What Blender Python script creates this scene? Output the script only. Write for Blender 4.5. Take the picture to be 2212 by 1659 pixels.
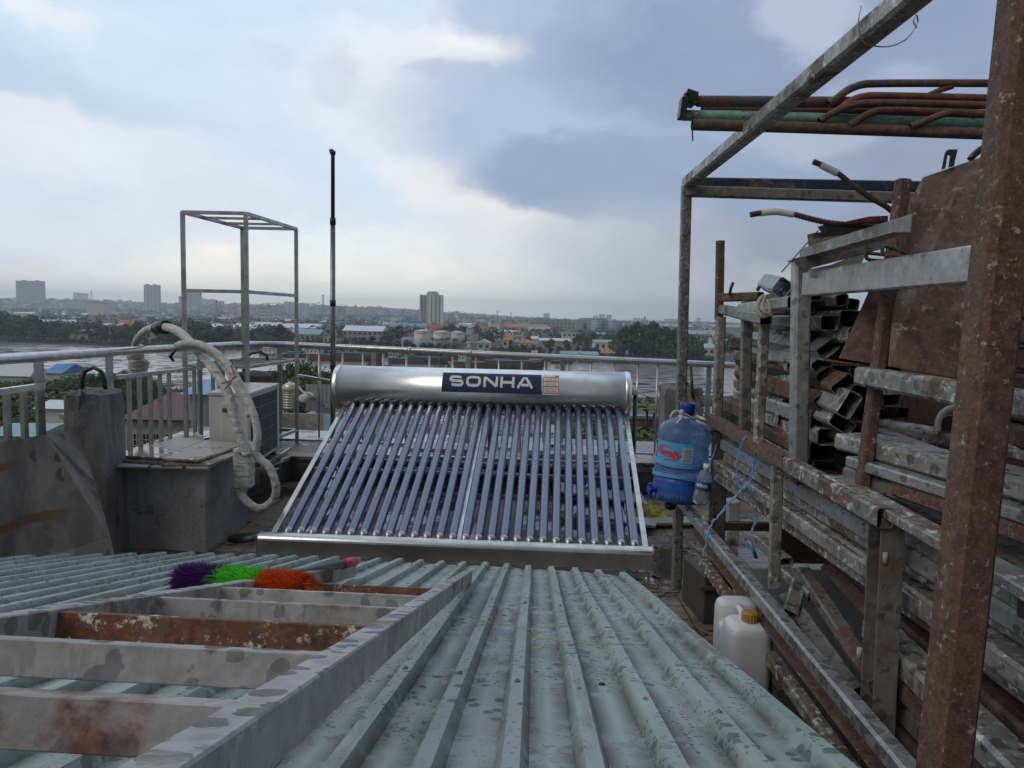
import bpy, bmesh, math, random
from mathutils import Vector, Matrix, Quaternion
rnd = random.Random(7)
for o in list(bpy.data.objects): bpy.data.objects.remove(o)
S = bpy.context.scene
COL = S.collection
R = math.radians
V = Vector

# ---------------------------------------------------------------- camera
FOC, PITCH, ROLL, HC = 1640.0, R(5.07), R(1.2), 1.62
_fw = V((0, math.cos(PITCH), -math.sin(PITCH)))
_up0 = V((0, math.sin(PITCH), math.cos(PITCH)))
_rt0 = V((1, 0, 0))
_rt = _rt0*math.cos(ROLL) + _up0*math.sin(ROLL)
_up = _up0*math.cos(ROLL) - _rt0*math.sin(ROLL)
CP = V((0, 0, HC))
cam_d = bpy.data.cameras.new('camera')
cam = bpy.data.objects.new('camera', cam_d); COL.objects.link(cam)
cam_d.sensor_width = 36; cam_d.lens = FOC/2212*36
cam_d.clip_start = 0.05; cam_d.clip_end = 30000
cam.matrix_world = Matrix.Translation(CP) @ Matrix((_rt, _up, -_fw)).transposed().to_4x4()
S.camera = cam
def ray(u, v): return _fw + _rt*((u-1106)/FOC) - _up*((v-829.5)/FOC)
def at(u, v, Y): r = ray(u, v); return CP + r*(Y/r.y)
def onz(u, v, z): r = ray(u, v); return CP + r*((z-HC)/r.z)

# ---------------------------------------------------------------- render / colour
S.render.engine = 'CYCLES'
S.view_settings.view_transform = 'Standard'; S.view_settings.look = 'None'
S.view_settings.exposure = 0.24; S.view_settings.gamma = 1.0
S.cycles.max_bounces = 7; S.cycles.diffuse_bounces = 3; S.cycles.glossy_bounces = 3
S.cycles.transmission_bounces = 6; S.cycles.volume_bounces = 1; S.cycles.transparent_max_bounces = 8

def lin(c):
    return tuple((x/255/12.92 if x/255 <= .04045 else ((x/255+.055)/1.055)**2.4) for x in c)

# ---------------------------------------------------------------- node helper
class N:
    def __init__(s, tree): s.t = tree; s.n = tree.nodes; s.l = tree.links
    def new(s, typ, **kw):
        n = s.n.new(typ)
        for k, v in kw.items():
            if k.startswith('i_'):
                key = k[2:]; key = int(key) if key.isdigit() else key.replace('_', ' ')
                s.set(n.inputs[key], v)
            else: setattr(n, k, v)
        return n
    def set(s, sock, v):
        if isinstance(v, bpy.types.NodeSocket): s.l.new(v, sock)
        else:
            if sock.type == 'RGBA' and len(v) == 3: v = (*v, 1)
            sock.default_value = v
    def math(s, op, a, b=0.0, clamp=False):
        n = s.n.new('ShaderNodeMath'); n.operation = op; n.use_clamp = clamp
        s.set(n.inputs[0], a); s.set(n.inputs[1], b); return n.outputs[0]
    def vm(s, op, a, b=None, sc=None):
        n = s.n.new('ShaderNodeVectorMath'); n.operation = op; s.set(n.inputs[0], a)
        if b is not None: s.set(n.inputs[1], b)
        if sc is not None: s.set(n.inputs['Scale'], sc)
        return n.outputs['Value'] if op in ('LENGTH', 'DOT_PRODUCT') else n.outputs[0]
    def mix(s, f, a, b, mode='MIX'):
        n = s.n.new('ShaderNodeMix'); n.data_type = 'RGBA'; n.blend_type = mode
        s.set(n.inputs[0], f); s.set(n.inputs[6], a); s.set(n.inputs[7], b); return n.outputs[2]
    def noise(s, vec, scale, detail=4, rough=.55, col=False):
        n = s.n.new('ShaderNodeTexNoise'); s.set(n.inputs['Vector'], vec)
        n.inputs['Scale'].default_value = scale; n.inputs['Detail'].default_value = detail
        n.inputs['Roughness'].default_value = rough
        return n.outputs[1] if col else n.outputs[0]
    def vor(s, vec, scale, feat='F1', out='Distance', rand=1.0):
        n = s.n.new('ShaderNodeTexVoronoi'); n.feature = feat; s.set(n.inputs['Vector'], vec)
        n.inputs['Scale'].default_value = scale; n.inputs['Randomness'].default_value = rand
        return n.outputs[out]
    def mr(s, v, a, b, c=0.0, d=1.0, smooth=True):
        n = s.n.new('ShaderNodeMapRange'); n.interpolation_type = 'SMOOTHSTEP' if smooth else 'LINEAR'
        s.set(n.inputs[0], v)
        for i, x in enumerate((a, b, c, d)): s.set(n.inputs[i+1], x)
        return n.outputs[0]
    def ramp(s, f, stops):
        n = s.n.new('ShaderNodeValToRGB'); e = n.color_ramp.elements
        while len(e) < len(stops): e.new(.5)
        for q, (p, c) in zip(e, stops): q.position = p; q.color = (*c, 1) if len(c) == 3 else c
        s.set(n.inputs[0], f); return n.outputs[0]
    def mapping(s, vec, loc=(0, 0, 0), rot=(0, 0, 0), scale=(1, 1, 1), typ='POINT'):
        n = s.n.new('ShaderNodeMapping'); n.vector_type = typ; s.set(n.inputs[0], vec)
        for i, x in zip((1, 2, 3), (loc, rot, scale)): n.inputs[i].default_value = x
        return n.outputs[0]

# ---------------------------------------------------------------- world (sky with clouds, by direction)
SUN_EL, SUN_AZ = R(42), R(-125)
W = bpy.data.worlds.new('World'); S.world = W; W.use_nodes = True
w = N(W.node_tree); W.node_tree.nodes.clear()
geo = w.new('ShaderNodeNewGeometry')
dirv = w.vm('NORMALIZE', w.vm('SCALE', geo.outputs['Incoming'], sc=-1.0))
sep = w.new('ShaderNodeSeparateXYZ', i_0=dirv)
az = w.math('ARCTAN2', sep.outputs[0], sep.outputs[1])
el = w.math('ARCSINE', sep.outputs[2])
comb = w.new('ShaderNodeCombineXYZ', i_0=az, i_1=el)
ae = comb.outputs[0]
nz = w.vm('SUBTRACT', w.noise(w.mapping(ae, scale=(1, 1.7, 1)), 5.0, 7, .6, col=True), (.5, .5, .5))
nz2 = w.vm('SUBTRACT', w.noise(w.mapping(ae, loc=(3, 5, 0)), 22.0, 5, .6, col=True), (.5, .5, .5))
aed = w.vm('ADD', w.vm('ADD', ae, w.vm('SCALE', nz, sc=.13)), w.vm('SCALE', nz2, sc=.03))
def azel(u, v):
    r = ray(u, v).normalized(); return math.atan2(r.x, r.y), math.asin(r.z)
sky = w.new('ShaderNodeTexSky', sky_type='NISHITA'); sky.sun_disc = False
sky.sun_elevation = SUN_EL; sky.sun_rotation = SUN_AZ; sky.altitude = 20; sky.air_density = 1.2; sky.dust_density = 2.5
K = 9.35
def C10(c): return tuple(x*K for x in lin(c))
nish = w.mix(.9, sky.outputs[0], C10((208, 229, 248)))
elr = w.mr(el, R(-1), R(14))
base = w.mix(elr, C10((230, 236, 243)), nish)
cur = base
def blob(u, v, ru, rv, col, amt=1.0, soft=.45, rot=0, mode='MIX'):
    global cur
    a, e = azel(u, v)
    m = w.mapping(aed, (a, e, 0), (0, 0, R(rot)), (ru/FOC, rv/FOC, 1), 'TEXTURE')
    f = w.mr(w.vm('LENGTH', m), 1+soft, 1-soft)
    cur = w.mix(w.math('MULTIPLY', f, amt), cur, C10(col), mode)
# broad tone to the right, grey curtain of rain
blob(1950, 540, 660, 330, (166, 173, 184), .9, .5)
blob(2350, 300, 800, 560, (140, 153, 178), .85, .4)
blob(1150, 580, 240, 150, (226, 227, 229), .6, .5)
blob(100, 90, 260, 120, (208, 227, 243), .9, .6)
blob(40, 140, 330, 60, (184, 206, 226), .75, .6, -28)
blob(330, 250, 280, 50, (196, 213, 230), .6, .6, -14)
blob(200, 330, 420, 75, (232, 234, 240), .8, .35, -10)
blob(95, -5, 75, 26, (234, 238, 243), .7, .5, -15)
blob(600, 420, 280, 130, (214, 230, 244), .6, .6)
blob(740, 200, 260, 170, (212, 227, 243), .8, .6)
blob(870, 330, 200, 60, (224, 230, 238), .6, .5, -20)
blob(940, 130, 230, 110, (236, 238, 242), .9, .6, 20)
blob(1060, 440, 240, 70, (236, 236, 236), .85, .35, -16)
blob(1260, 290, 400, 150, (172, 190, 214), .92, .35, -8)
blob(1420, 390, 400, 100, (148, 166, 192), .95, .2, -2)
blob(1330, 110, 260, 115, (156, 172, 200), .9, .4, -12)
blob(1720, 90, 420, 150, (140, 156, 186), .88, .3)
blob(1080, -10, 130, 50, (168, 187, 214), .8, .4)
blob(950, 150, 60, 22, (178, 192, 214), .6, .5)
blob(1040, 95, 70, 34, (242, 242, 242), .6, .9)
blob(1800, 250, 160, 60, (190, 198, 212), .5, .5, 10)
blob(1760, 30, 90, 60, (196, 204, 220), .6, .4, -25)
blob(1780, 540, 330, 60, (150, 157, 168), .6, .6)
blob(618, 112, 44, 24, (196, 211, 230), .5, .8)
blob(740, 150, 50, 40, (190, 205, 224), .5, .5)
blob(1500, 640, 620, 45, (200, 202, 203), .6, .7)
blob(480, 566, 40, 20, (254, 246, 230), .95, .3)
blob(460, 585, 30, 14, (252, 243, 228), .8, .3)
blob(530, 590, 60, 14, (246, 241, 232), .7, .5)
blob(80, 555, 60, 26, (242, 238, 232), .8, .4)
blob(270, 572, 40, 10, (242, 239, 234), .8, .4)
blob(1330, 570, 200, 110, (186, 193, 204), .75, .6)
blob(690, 630, 440, 105, (268, 264, 252), .85, .7)
blob(690, 610, 120, 14, (250, 248, 240), .6, .6)
# fine cloud texture
tex = w.noise(w.mapping(aed, scale=(1, 2.2, 1)), 9, 8, .62)
cur = w.mix(1.0, cur, w.ramp(tex, [(.3, (.93, .935, .95)), (.7, (1.05, 1.045, 1.04))]), 'MULTIPLY')
# unseen sky overhead and behind the camera, darkened to dim camera-facing surfaces
back = w.mr(w.math('ABSOLUTE', az), R(50), R(100))
zen = w.mr(el, R(40), R(70))
cur = w.mix(w.math('MAXIMUM', w.math('MULTIPLY', back, .93), w.math('MULTIPLY', zen, .22)), cur, C10((112, 116, 122)))
grd = w.mr(el, R(-2), R(-.4))
cur = w.mix(grd, C10((90, 92, 90)), cur)
bg = w.new('ShaderNodeBackground', i_0=cur, i_1=.1)
w.l.new(bg.outputs[0], w.new('ShaderNodeOutputWorld').inputs[0])

sd = bpy.data.lights.new('sun', 'SUN'); sd.energy = .9; sd.angle = R(38); sd.color = (1, .95, .88)
sun = bpy.data.objects.new('sun', sd); COL.objects.link(sun)
sv = V((math.sin(SUN_AZ)*math.cos(SUN_EL), math.cos(SUN_AZ)*math.cos(SUN_EL), math.sin(SUN_EL)))
sun.rotation_euler = sv.to_track_quat('Z', 'Y').to_euler()

# ---------------------------------------------------------------- mesh builder
class M:
    def __init__(s): s.v = []; s.f = []; s.mi = []; s.sm = []
    def add(s, vs, fs, mi=0, sm=False):
        b = len(s.v); s.v += [V(x) for x in vs]
        for f in fs: s.f.append([b+i for i in f]); s.mi.append(mi); s.sm.append(sm)
        return s
    def box(s, c, d, rot=None, mi=0):
        c = V(c); hx, hy, hz = d[0]/2, d[1]/2, d[2]/2
        vs = [V((x, y, z)) for x in (-hx, hx) for y in (-hy, hy) for z in (-hz, hz)]
        if rot is not None:
            m = rot if isinstance(rot, Matrix) else Matrix.Rotation(rot, 3, 'Z'); vs = [m @ q for q in vs]
        return s.add([q+c for q in vs], [(0, 1, 3, 2), (4, 6, 7, 5), (0, 4, 5, 1), (2, 3, 7, 6), (0, 2, 6, 4), (1, 5, 7, 3)], mi)
    def frame(s, p0, p1, up=(0, 0, 1), roll=0):
        d = (V(p1)-V(p0)).normalized(); up = V(up)
        if abs(d.dot(up)) > .97: up = V((0, 1, 0))
        x = d.cross(up).normalized(); y = x.cross(d).normalized()
        if roll: q = Quaternion(d, roll); x = q @ x; y = q @ y
        return d, x, y
    def ext(s, p0, p1, prof, up=(0, 0, 1), roll=0, mi=0, caps=True, sm=False):
        p0 = V(p0); p1 = V(p1); d, x, y = s.frame(p0, p1, up, roll); n = len(prof)
        vs = [p+x*a+y*b for p in (p0, p1) for a, b in prof]
        fs = [(i, (i+1) % n, n+(i+1) % n, n+i) for i in range(n)]
        s.add(vs, fs, mi, sm)
        if caps: s.add(vs, [tuple(range(n))[::-1], tuple(range(n, 2*n))], mi)
        return s
    def beam(s, p0, p1, w_, h, up=(0, 0, 1), roll=0, mi=0):
        return s.ext(p0, p1, [(-w_/2, -h/2), (w_/2, -h/2), (w_/2, h/2), (-w_/2, h/2)], up, roll, mi)
    def hollow(s, p0, p1, w_, h, t=.004, up=(0, 0, 1), roll=0, mi=0, c=.15):
        p0 = V(p0); p1 = V(p1); d, x, y = s.frame(p0, p1, up, roll)
        def pr(w2, h2, r):
            o = []
            for sx, sy in ((1, 1), (-1, 1), (-1, -1), (1, -1)):
                a = (sx*w2/2, sy*(h2/2-r)); b = (sx*(w2/2-r), sy*h2/2)
                o += [a, b] if sx*sy > 0 else [b, a]
            return o
        r = min(w_, h)*c; P = pr(w_, h, r); Q = pr(w_-2*t, h-2*t, max(r-t, .001)); n = len(P)
        vs = [p+x*a+y*b for p in (p0, p1) for a, b in P] + [p+x*a+y*b for p in (p0, p1) for a, b in Q]
        fs = []
        for i in range(n):
            j = (i+1) % n
            fs += [(i, n+i, n+j, j), (2*n+i, 2*n+j, 3*n+j, 3*n+i), (i, j, 2*n+j, 2*n+i), (n+i, 3*n+i, 3*n+j, n+j)]
        return s.add(vs, fs, mi)
    def angle(s, p0, p1, w_, h, t=.004, up=(0, 0, 1), roll=0, mi=0):
        return s.ext(p0, p1, [(0, 0), (w_, 0), (w_, t), (t, t), (t, h), (0, h)], up, roll, mi)
    def chan(s, p0, p1, w_, h, t=.005, up=(0, 0, 1), roll=0, mi=0):
        return s.ext(p0, p1, [(-w_/2, -h/2), (w_/2, -h/2), (w_/2, -h/2+t), (-w_/2+t, -h/2+t), (-w_/2+t, h/2-t), (w_/2, h/2-t), (w_/2, h/2), (-w_/2, h/2)], up, roll, mi)
    def tube(s, pts, r, n=10, mi=0, caps=True, sm=True, closed=False):
        pts = [V(p) for p in pts]; k = len(pts)
        rs = r if isinstance(r, (list, tuple)) else [r]*k
        t = [(pts[min(i+1, k-1)]-pts[max(i-1, 0)]).normalized() for i in range(k)]
        a = V((0, 0, 1)) if abs(t[0].z) < .9 else V((1, 0, 0))
        x = t[0].cross(a).normalized(); vs = []
        for i in range(k):
            x = (x - t[i]*x.dot(t[i])).normalized(); y = t[i].cross(x)
            vs += [pts[i]+(x*math.cos(2*math.pi*j/n)+y*math.sin(2*math.pi*j/n))*rs[i] for j in range(n)]
        fs = [(i*n+j, i*n+(j+1) % n, (i+1)*n+(j+1) % n, (i+1)*n+j) for i in range(k-1) for j in range(n)]
        s.add(vs, fs, mi, sm)
        if caps: s.add(vs, [tuple(range(n))[::-1], tuple(range((k-1)*n, k*n))], mi)
        return s
    def cyl(s, p0, p1, r, r2=None, n=12, mi=0, caps=True):
        return s.tube([p0, p1], [r, r if r2 is None else r2], n, mi, caps)
    def pipe(s, p0, p1, r, t=.004, n=14, mi=0):
        s.tube([p0, p1], r, n, mi, False); s.tube([p1, p0], r-t, n, mi, False)
        d, x, y = s.frame(p0, p1)
        for p in (V(p0), V(p1)):
            vs = [p+(x*math.cos(2*math.pi*j/n)+y*math.sin(2*math.pi*j/n))*q for q in (r, r-t) for j in range(n)]
            s.add(vs, [(j, (j+1) % n, n+(j+1) % n, n+j) for j in range(n)], mi)
        return s
    def lathe(s, prof, base, axis=(0, 0, 1), n=24, mi=0, sm=True, sx=1, sy=1):
        base = V(base); ax = V(axis).normalized(); a = V((0, 1, 0)) if abs(ax.y) < .9 else V((1, 0, 0))
        x = ax.cross(a).normalized(); y = ax.cross(x)
        vs = [base+ax*z+(x*math.cos(2*math.pi*j/n)*sx+y*math.sin(2*math.pi*j/n)*sy)*r for r, z in prof for j in range(n)]
        fs = [(i*n+j, i*n+(j+1) % n, (i+1)*n+(j+1) % n, (i+1)*n+j) for i in range(len(prof)-1) for j in range(n)]
        s.add(vs, fs, mi, sm); k = len(prof)
        if prof[0][0] > 1e-4: s.add(vs, [tuple(range(n))[::-1]], mi)
        if prof[-1][0] > 1e-4: s.add(vs, [tuple(range((k-1)*n, k*n))], mi)
        return s
    def slab(s, pts, t, mi=0, nrm=None):
        pts = [V(p) for p in pts]; n = len(pts)
        nn = V(nrm) if nrm is not None else (pts[1]-pts[0]).cross(pts[2]-pts[0]).normalized()
        vs = pts+[p-nn*t for p in pts]
        return s.add(vs, [tuple(range(n)), tuple(range(n, 2*n))[::-1]]+[(i, n+i, n+(i+1) % n, (i+1) % n) for i in range(n)], mi)

ORG = {}
def _tag(o, label, cat, group, kind):
    if label: o['label'] = label
    if cat: o['category'] = cat
    if group: o['group'] = group
    if kind: o['kind'] = kind
def T(name, label, cat, loc=(0, 0, 0), group=None, rz=0):
    o = bpy.data.objects.new(name, None); o.location = V(loc); o.rotation_euler.z = rz; o.empty_display_size = .1
    COL.objects.link(o); ORG[o.name] = V(loc); _tag(o, label, cat, group, None); return o
def B(m, name, mats, parent=None, label=None, cat=None, group=None, kind=None, bev=0, loc=None, fix=True, local=False, smooth=None):
    """link the collected shapes as ONE mesh object"""
    if parent is not None: org = V((0, 0, 0)) if local else ORG[parent.name]
    elif loc is not None: org = V(loc)
    else:
        c = sum(m.v, V((0, 0, 0)))/len(m.v); org = V((c.x, c.y, min(q.z for q in m.v)))
    me = bpy.data.meshes.new(name)
    me.from_pydata([tuple(q-org) for q in m.v], [], m.f)
    if not isinstance(mats, (list, tuple)): mats = [mats]
    for x in mats: me.materials.append(x)
    me.polygons.foreach_set('material_index', m.mi)
    me.polygons.foreach_set('use_smooth', m.sm if smooth is None else [smooth]*len(m.sm))
    if fix:
        bm = bmesh.new(); bm.from_mesh(me); bmesh.ops.remove_doubles(bm, verts=bm.verts, dist=1e-5)
        bmesh.ops.recalc_face_normals(bm, faces=bm.faces); bm.to_mesh(me); bm.free()
    me.update()
    o = bpy.data.objects.new(name, me); COL.objects.link(o)
    if parent is not None: o.parent = parent; ORG[o.name] = org
    else: o.location = org; ORG[o.name] = org
    if bev:
        md = o.modifiers.new('bevel', 'BEVEL'); md.width = bev; md.segments = 2; md.limit_method = 'ANGLE'; md.angle_limit = R(50); md.harden_normals = False
    _tag(o, label, cat, group, kind); return o
def KIDS():
    d = {}
    for o in bpy.data.objects:
        if o.parent: d.setdefault(o.parent.name, []).append(o)
    return d
def dup(root, loc, rz=None, sc=None, label=None, group=None, kids=None):
    kids = kids if kids is not None else KIDS()
    def cp(o, par):
        c = o.copy(); COL.objects.link(c)
        if par: c.parent = par
        for k in kids.get(o.name, []): cp(k, c)
        return c
    r = cp(root, None); r.location = V(loc)
    if rz is not None: r.rotation_euler.z = rz
    if sc is not None: r.scale = (sc, sc, sc) if not isinstance(sc, tuple) else sc
    if label: r['label'] = label
    if group: r['group'] = group
    return r

# ---------------------------------------------------------------- materials
def mat(name):
    m = bpy.data.materials.new(name); m.use_nodes = True; n = N(m.node_tree); m.node_tree.nodes.clear()
    p = n.new('ShaderNodeBsdfPrincipled'); o = n.new('ShaderNodeOutputMaterial'); n.l.new(p.outputs[0], o.inputs[0])
    return m, n, p
def setp(n, p, col=None, rough=None, metal=None, bump=None, dist=.01, strength=.5, **kw):
    if col is not None: n.set(p.inputs['Base Color'], col)
    if rough is not None: n.set(p.inputs['Roughness'], rough)
    if metal is not None: n.set(p.inputs['Metallic'], metal)
    if bump is not None:
        b = n.new('ShaderNodeBump'); b.inputs['Strength'].default_value = strength; b.inputs['Distance'].default_value = dist
        n.set(b.inputs['Height'], bump); n.l.new(b.outputs[0], p.inputs['Normal'])
    for k, v in kw.items(): n.set(p.inputs[k.replace('_', ' ')], v)
def objv(n, rand=True):
    tc = n.new('ShaderNodeTexCoord')
    if not rand: return tc.outputs['Object']
    oi = n.new('ShaderNodeObjectInfo')
    return n.vm('ADD', tc.outputs['Object'], n.vm('SCALE', (13.1, 7.7, 9.3), sc=oi.outputs['Random']))
def plain(name, col, rough=.6, metal=0, var=.25, scale=6, bump=.0, **kw):
    m, n, p = mat(name); v = objv(n); f = n.noise(v, scale, 5, .6)
    c = n.mix(f, tuple(x*(1-var) for x in col), tuple(min(1, x*(1+var)) for x in col))
    setp(n, p, c, rough, metal, f if bump else None, .01, bump, **kw); return m
def steel(name, base, rustamt, scale=5, wet=.35, metal=.25, rough=.5, rust=(.12, .062, .042), rust2=(.06, .037, .028), fleck=.0):
    """weathered galvanised / rusty steel with streaks, rust patches and wet blotches"""
    m, n, p = mat(name); v = objv(n)
    a = n.noise(v, scale*.8, 6, .6); b = n.noise(v, scale*5, 5, .65); c = n.noise(n.mapping(v, loc=(4, 1, 2)), scale*.35, 4, .6)
    g = n.mix(n.mr(b, .3, .7), tuple(x*.68 for x in base), tuple(x*1.22 for x in base))
    g = n.mix(n.mr(c, .35, .65), g, n.mix(.5, g, tuple(x*.55 for x in base)))
    th = .74-.48*rustamt
    rm = n.mr(n.math('ADD', n.math('MULTIPLY', a, .7), n.math('MULTIPLY', b, .3)), th-.05, th+.07)
    rc = n.mix(n.mr(b, .35, .62), rust2, rust)
    rc = n.mix(n.mr(n.noise(v, scale*18, 3, .7), .45, .7), rc, tuple(x*1.5 for x in rust))
    col = n.mix(rm, g, rc)
    if fleck:
        fm = n.mr(n.noise(n.mapping(v, loc=(9, 9, 1)), scale*6, 5, .75), .61-fleck*.2, .69-fleck*.2)
        col = n.mix(fm, col, tuple(min(1, x*1.6+.12) for x in base))
    dn = n.noise(n.mapping(v, scale=(9, 9, .8)), scale*1.3, 4, .6); dm = n.math('MULTIPLY', n.mr(dn, .54, .64), n.mr(c, .42, .55))
    col = n.mix(n.math('MULTIPLY', dm, .5), col, tuple(x*.38 for x in base))
    dust = n.mr(n.noise(v, scale*2.3, 6, .7), .5, .72, 0, .35); col = n.mix(dust, col, (.26, .22, .17))
    wv = n.vm('ADD', v, n.vm('SCALE', n.noise(v, 30, 3, .6, col=True), sc=.03))
    wm = n.mr(n.vor(wv, 24), .30+.25*wet, .24+.25*wet)
    wm = n.math('MULTIPLY', wm, n.mr(n.noise(v, 9, 3), .62-wet*.35, .66-wet*.35))
    col = n.mix(n.math('MULTIPLY', wm, .6), col, n.mix(.6, col, (.012, .011, .012)))
    ro = n.math('SUBTRACT', n.math('ADD', rough, n.math('MULTIPLY', rm, .3)), n.math('MULTIPLY', wm, .3))
    mt = n.math('MULTIPLY', n.math('SUBTRACT', 1.0, rm), metal)
    setp(n, p, col, ro, mt, n.math('ADD', n.math('MULTIPLY', b, .6), n.math('MULTIPLY', rm, .5)), .0025, .6)
    return m
def stainless(name, col=(.62, .61, .6), rough=.22, stain=.5):
    m, n, p = mat(name); v = objv(n)
    a = n.noise(v, 7, 5, .6); b = n.noise(n.mapping(v, scale=(3, 3, 40)), 3, 3)
    c = n.mix(n.mr(a, .35, .7), col, tuple(x*(1-stain*.55) for x in col))
    drops = n.mr(n.vor(v, 55), .16, .1)
    drops = n.math('MULTIPLY', drops, n.mr(n.noise(v, 14, 2), .5, .6))
    c = n.mix(n.math('MULTIPLY', drops, .5), c, (.3, .3, .3))
    setp(n, p, c, n.math('ADD', n.math('MULTIPLY', a, .3), rough-.1), .93, n.math('ADD', n.math('MULTIPLY', drops, .8), n.math('MULTIPLY', b, .1)), .002, .5)
    return m
def concrete(name, base=(.17, .165, .16), dark=.45, scale=2.2, wet=.3):
    m, n, p = mat(name); v = objv(n)
    a = n.noise(v, scale, 8, .62); b = n.noise(n.mapping(v, loc=(5, 2, 3)), scale*2.6, 6, .7); c = n.noise(v, 60, 3, .7)
    col = n.mix(n.mr(a, .35, .65), tuple(x*dark for x in base), base)
    col = n.mix(n.mr(b, .56, .62), col, tuple(x*.42 for x in base))
    col = n.mix(n.mr(n.noise(n.mapping(v, scale=(6, 6, .7)), scale, 5), .55, .75), col, tuple(x*.5 for x in base))
    col = n.mix(n.mr(c, .4, .7), col, n.mix(.3, col, tuple(x*1.5 for x in base)))
    setp(n, p, col, n.mr(b, .3, .7, .85, .5), 0, n.math('ADD', a, n.math('MULTIPLY', c, .4)), .012, .7); return m

GALV = steel('galvanised_steel', (.33, .315, .29), .38, 5, .5, .35, fleck=.3)
GALVC = steel('clean_galvanised', (.38, .385, .375), .2, 4, .35, .45, .42)
GALVD = steel('dull_galvanised', (.22, .21, .195), .4, 6, .45, .25)
GRUST = steel('half_rusted', (.26, .25, .22), .55, 5, .45, .2, fleck=.4)
RUST = steel('rusty_steel', (.17, .125, .09), .86, 7, .4, .05, .62, (.125, .066, .046), (.068, .042, .034), fleck=.12)
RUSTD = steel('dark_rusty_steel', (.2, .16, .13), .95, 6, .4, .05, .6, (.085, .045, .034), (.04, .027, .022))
LADDER = steel('ladder_paint', (.40, .385, .39), .34, 4.0, .55, .1, .45, (.14, .06, .035), (.07, .03, .02))
LRUST = steel('ladder_rusty_rung', (.3, .26, .2), .78, 5, .4, .05, .5, (.15, .055, .026), (.07, .028, .017), fleck=.25)
BLUEB = steel('navy_painted_steel', (.02, .026, .06), .3, 5, .3, .1, .5)
SSTEEL = stainless('stainless_steel')
SSD = stainless('stainless_dull', (.5, .49, .47), .34, .7)
CONC = concrete('old_concrete', (.20, .19, .19))
CONCD = concrete('dark_wet_concrete', (.10, .095, .09), .5)
CONCW = concrete('weathered_wall', (.3, .29, .27), .6)
BLACK = plain('black_plastic', (.012, .012, .013), .4)
DGREEN = plain('dark_green_pipe', (.012, .035, .03), .35)
WHITEP = plain('white_paint', (.62, .61, .58), .5, var=.1)
# ================================================================= TERRACE
def tile_mat(name, c1, c2, sx, wet, dirt=(.07, .05, .035), rough=.55):
    m, n, p = mat(name); tc = n.new('ShaderNodeTexCoord'); v = tc.outputs['Object']
    br = n.new('ShaderNodeTexBrick'); n.set(br.inputs['Vector'], v); br.offset = 0; br.inputs['Scale'].default_value = 1
    br.inputs['Brick Width'].default_value = sx; br.inputs['Row Height'].default_value = sx
    br.inputs['Mortar Size'].default_value = .006; br.inputs['Mortar Smooth'].default_value = .3
    n.set(br.inputs['Color1'], c1); n.set(br.inputs['Color2'], c2); n.set(br.inputs['Mortar'], (.035, .03, .026))
    a = n.noise(v, 2.3, 7, .65); b = n.noise(v, 16, 6, .7); d = n.noise(n.mapping(v, loc=(8, 3, 0)), 1.3, 5, .6)
    c = n.mix(n.mr(a, .42, .62), br.outputs[0], dirt)
    c = n.mix(n.mr(b, .45, .75, 0, .65), c, tuple(x*.5 for x in dirt))
    wm = n.mr(n.math('ADD', n.math('MULTIPLY', d, .75), n.math('MULTIPLY', b, .25)), .56-wet*.16, .60-wet*.16)
    c = n.mix(n.math('MULTIPLY', wm, .55), c, (.03, .026, .022))
    setp(n, p, c, n.math('SUBTRACT', rough, n.math('MULTIPLY', wm, rough-.08)), 0,
         n.math('ADD', n.math('MULTIPLY', br.outputs[1], -1.2), n.math('MULTIPLY', b, n.math('SUBTRACT', 1.0, wm))), .004, .8)
    return m
FLOORM = tile_mat('brown_wet_floor_tiles', (.24, .17, .12), (.20, .145, .105), .20, .35)
LEDGEM = tile_mat('wet_beige_ledge_tiles', (.33, .28, .24), (.29, .25, .21), .25, .55, (.13, .1, .085))
m = M(); m.slab([(-3.7, -3, 0), (4.5, -3, 0), (4.5, 6.7, 0), (2.6, 6.82, 0), (-2.1, 7.24, 0), (-3.7, 7.3, 0)], 17.9)
B(m, 'terrace_floor', FLOORM, kind='structure', loc=(0, 0, 0))
LZ = .24
ld = T('raised_ledge', 'low dark ledge topped with wet beige tiles under the steel railing', 'ledge', (-2.1, 7.2, 0))
m = M(); m.slab([(-2.1, 7.2, LZ), (4.5, 6.66, LZ), (4.5, 8.3, LZ), (-3.75, 8.95, LZ), (-3.75, 5.3, LZ), (-2.5, 5.3, LZ)], .03)
B(m, 'ledge_tiles', LEDGEM, ld)
m = M(); m.slab([(-2.12, 7.22, LZ-.03), (4.5, 6.68, LZ-.03), (4.5, 8.28, LZ-.03), (-3.73, 8.93, LZ-.03), (-3.73, 5.34, LZ-.03), (-2.52, 5.32, LZ-.03)], 17.9)
B(m, 'ledge_wall', CONCD, ld)

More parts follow.
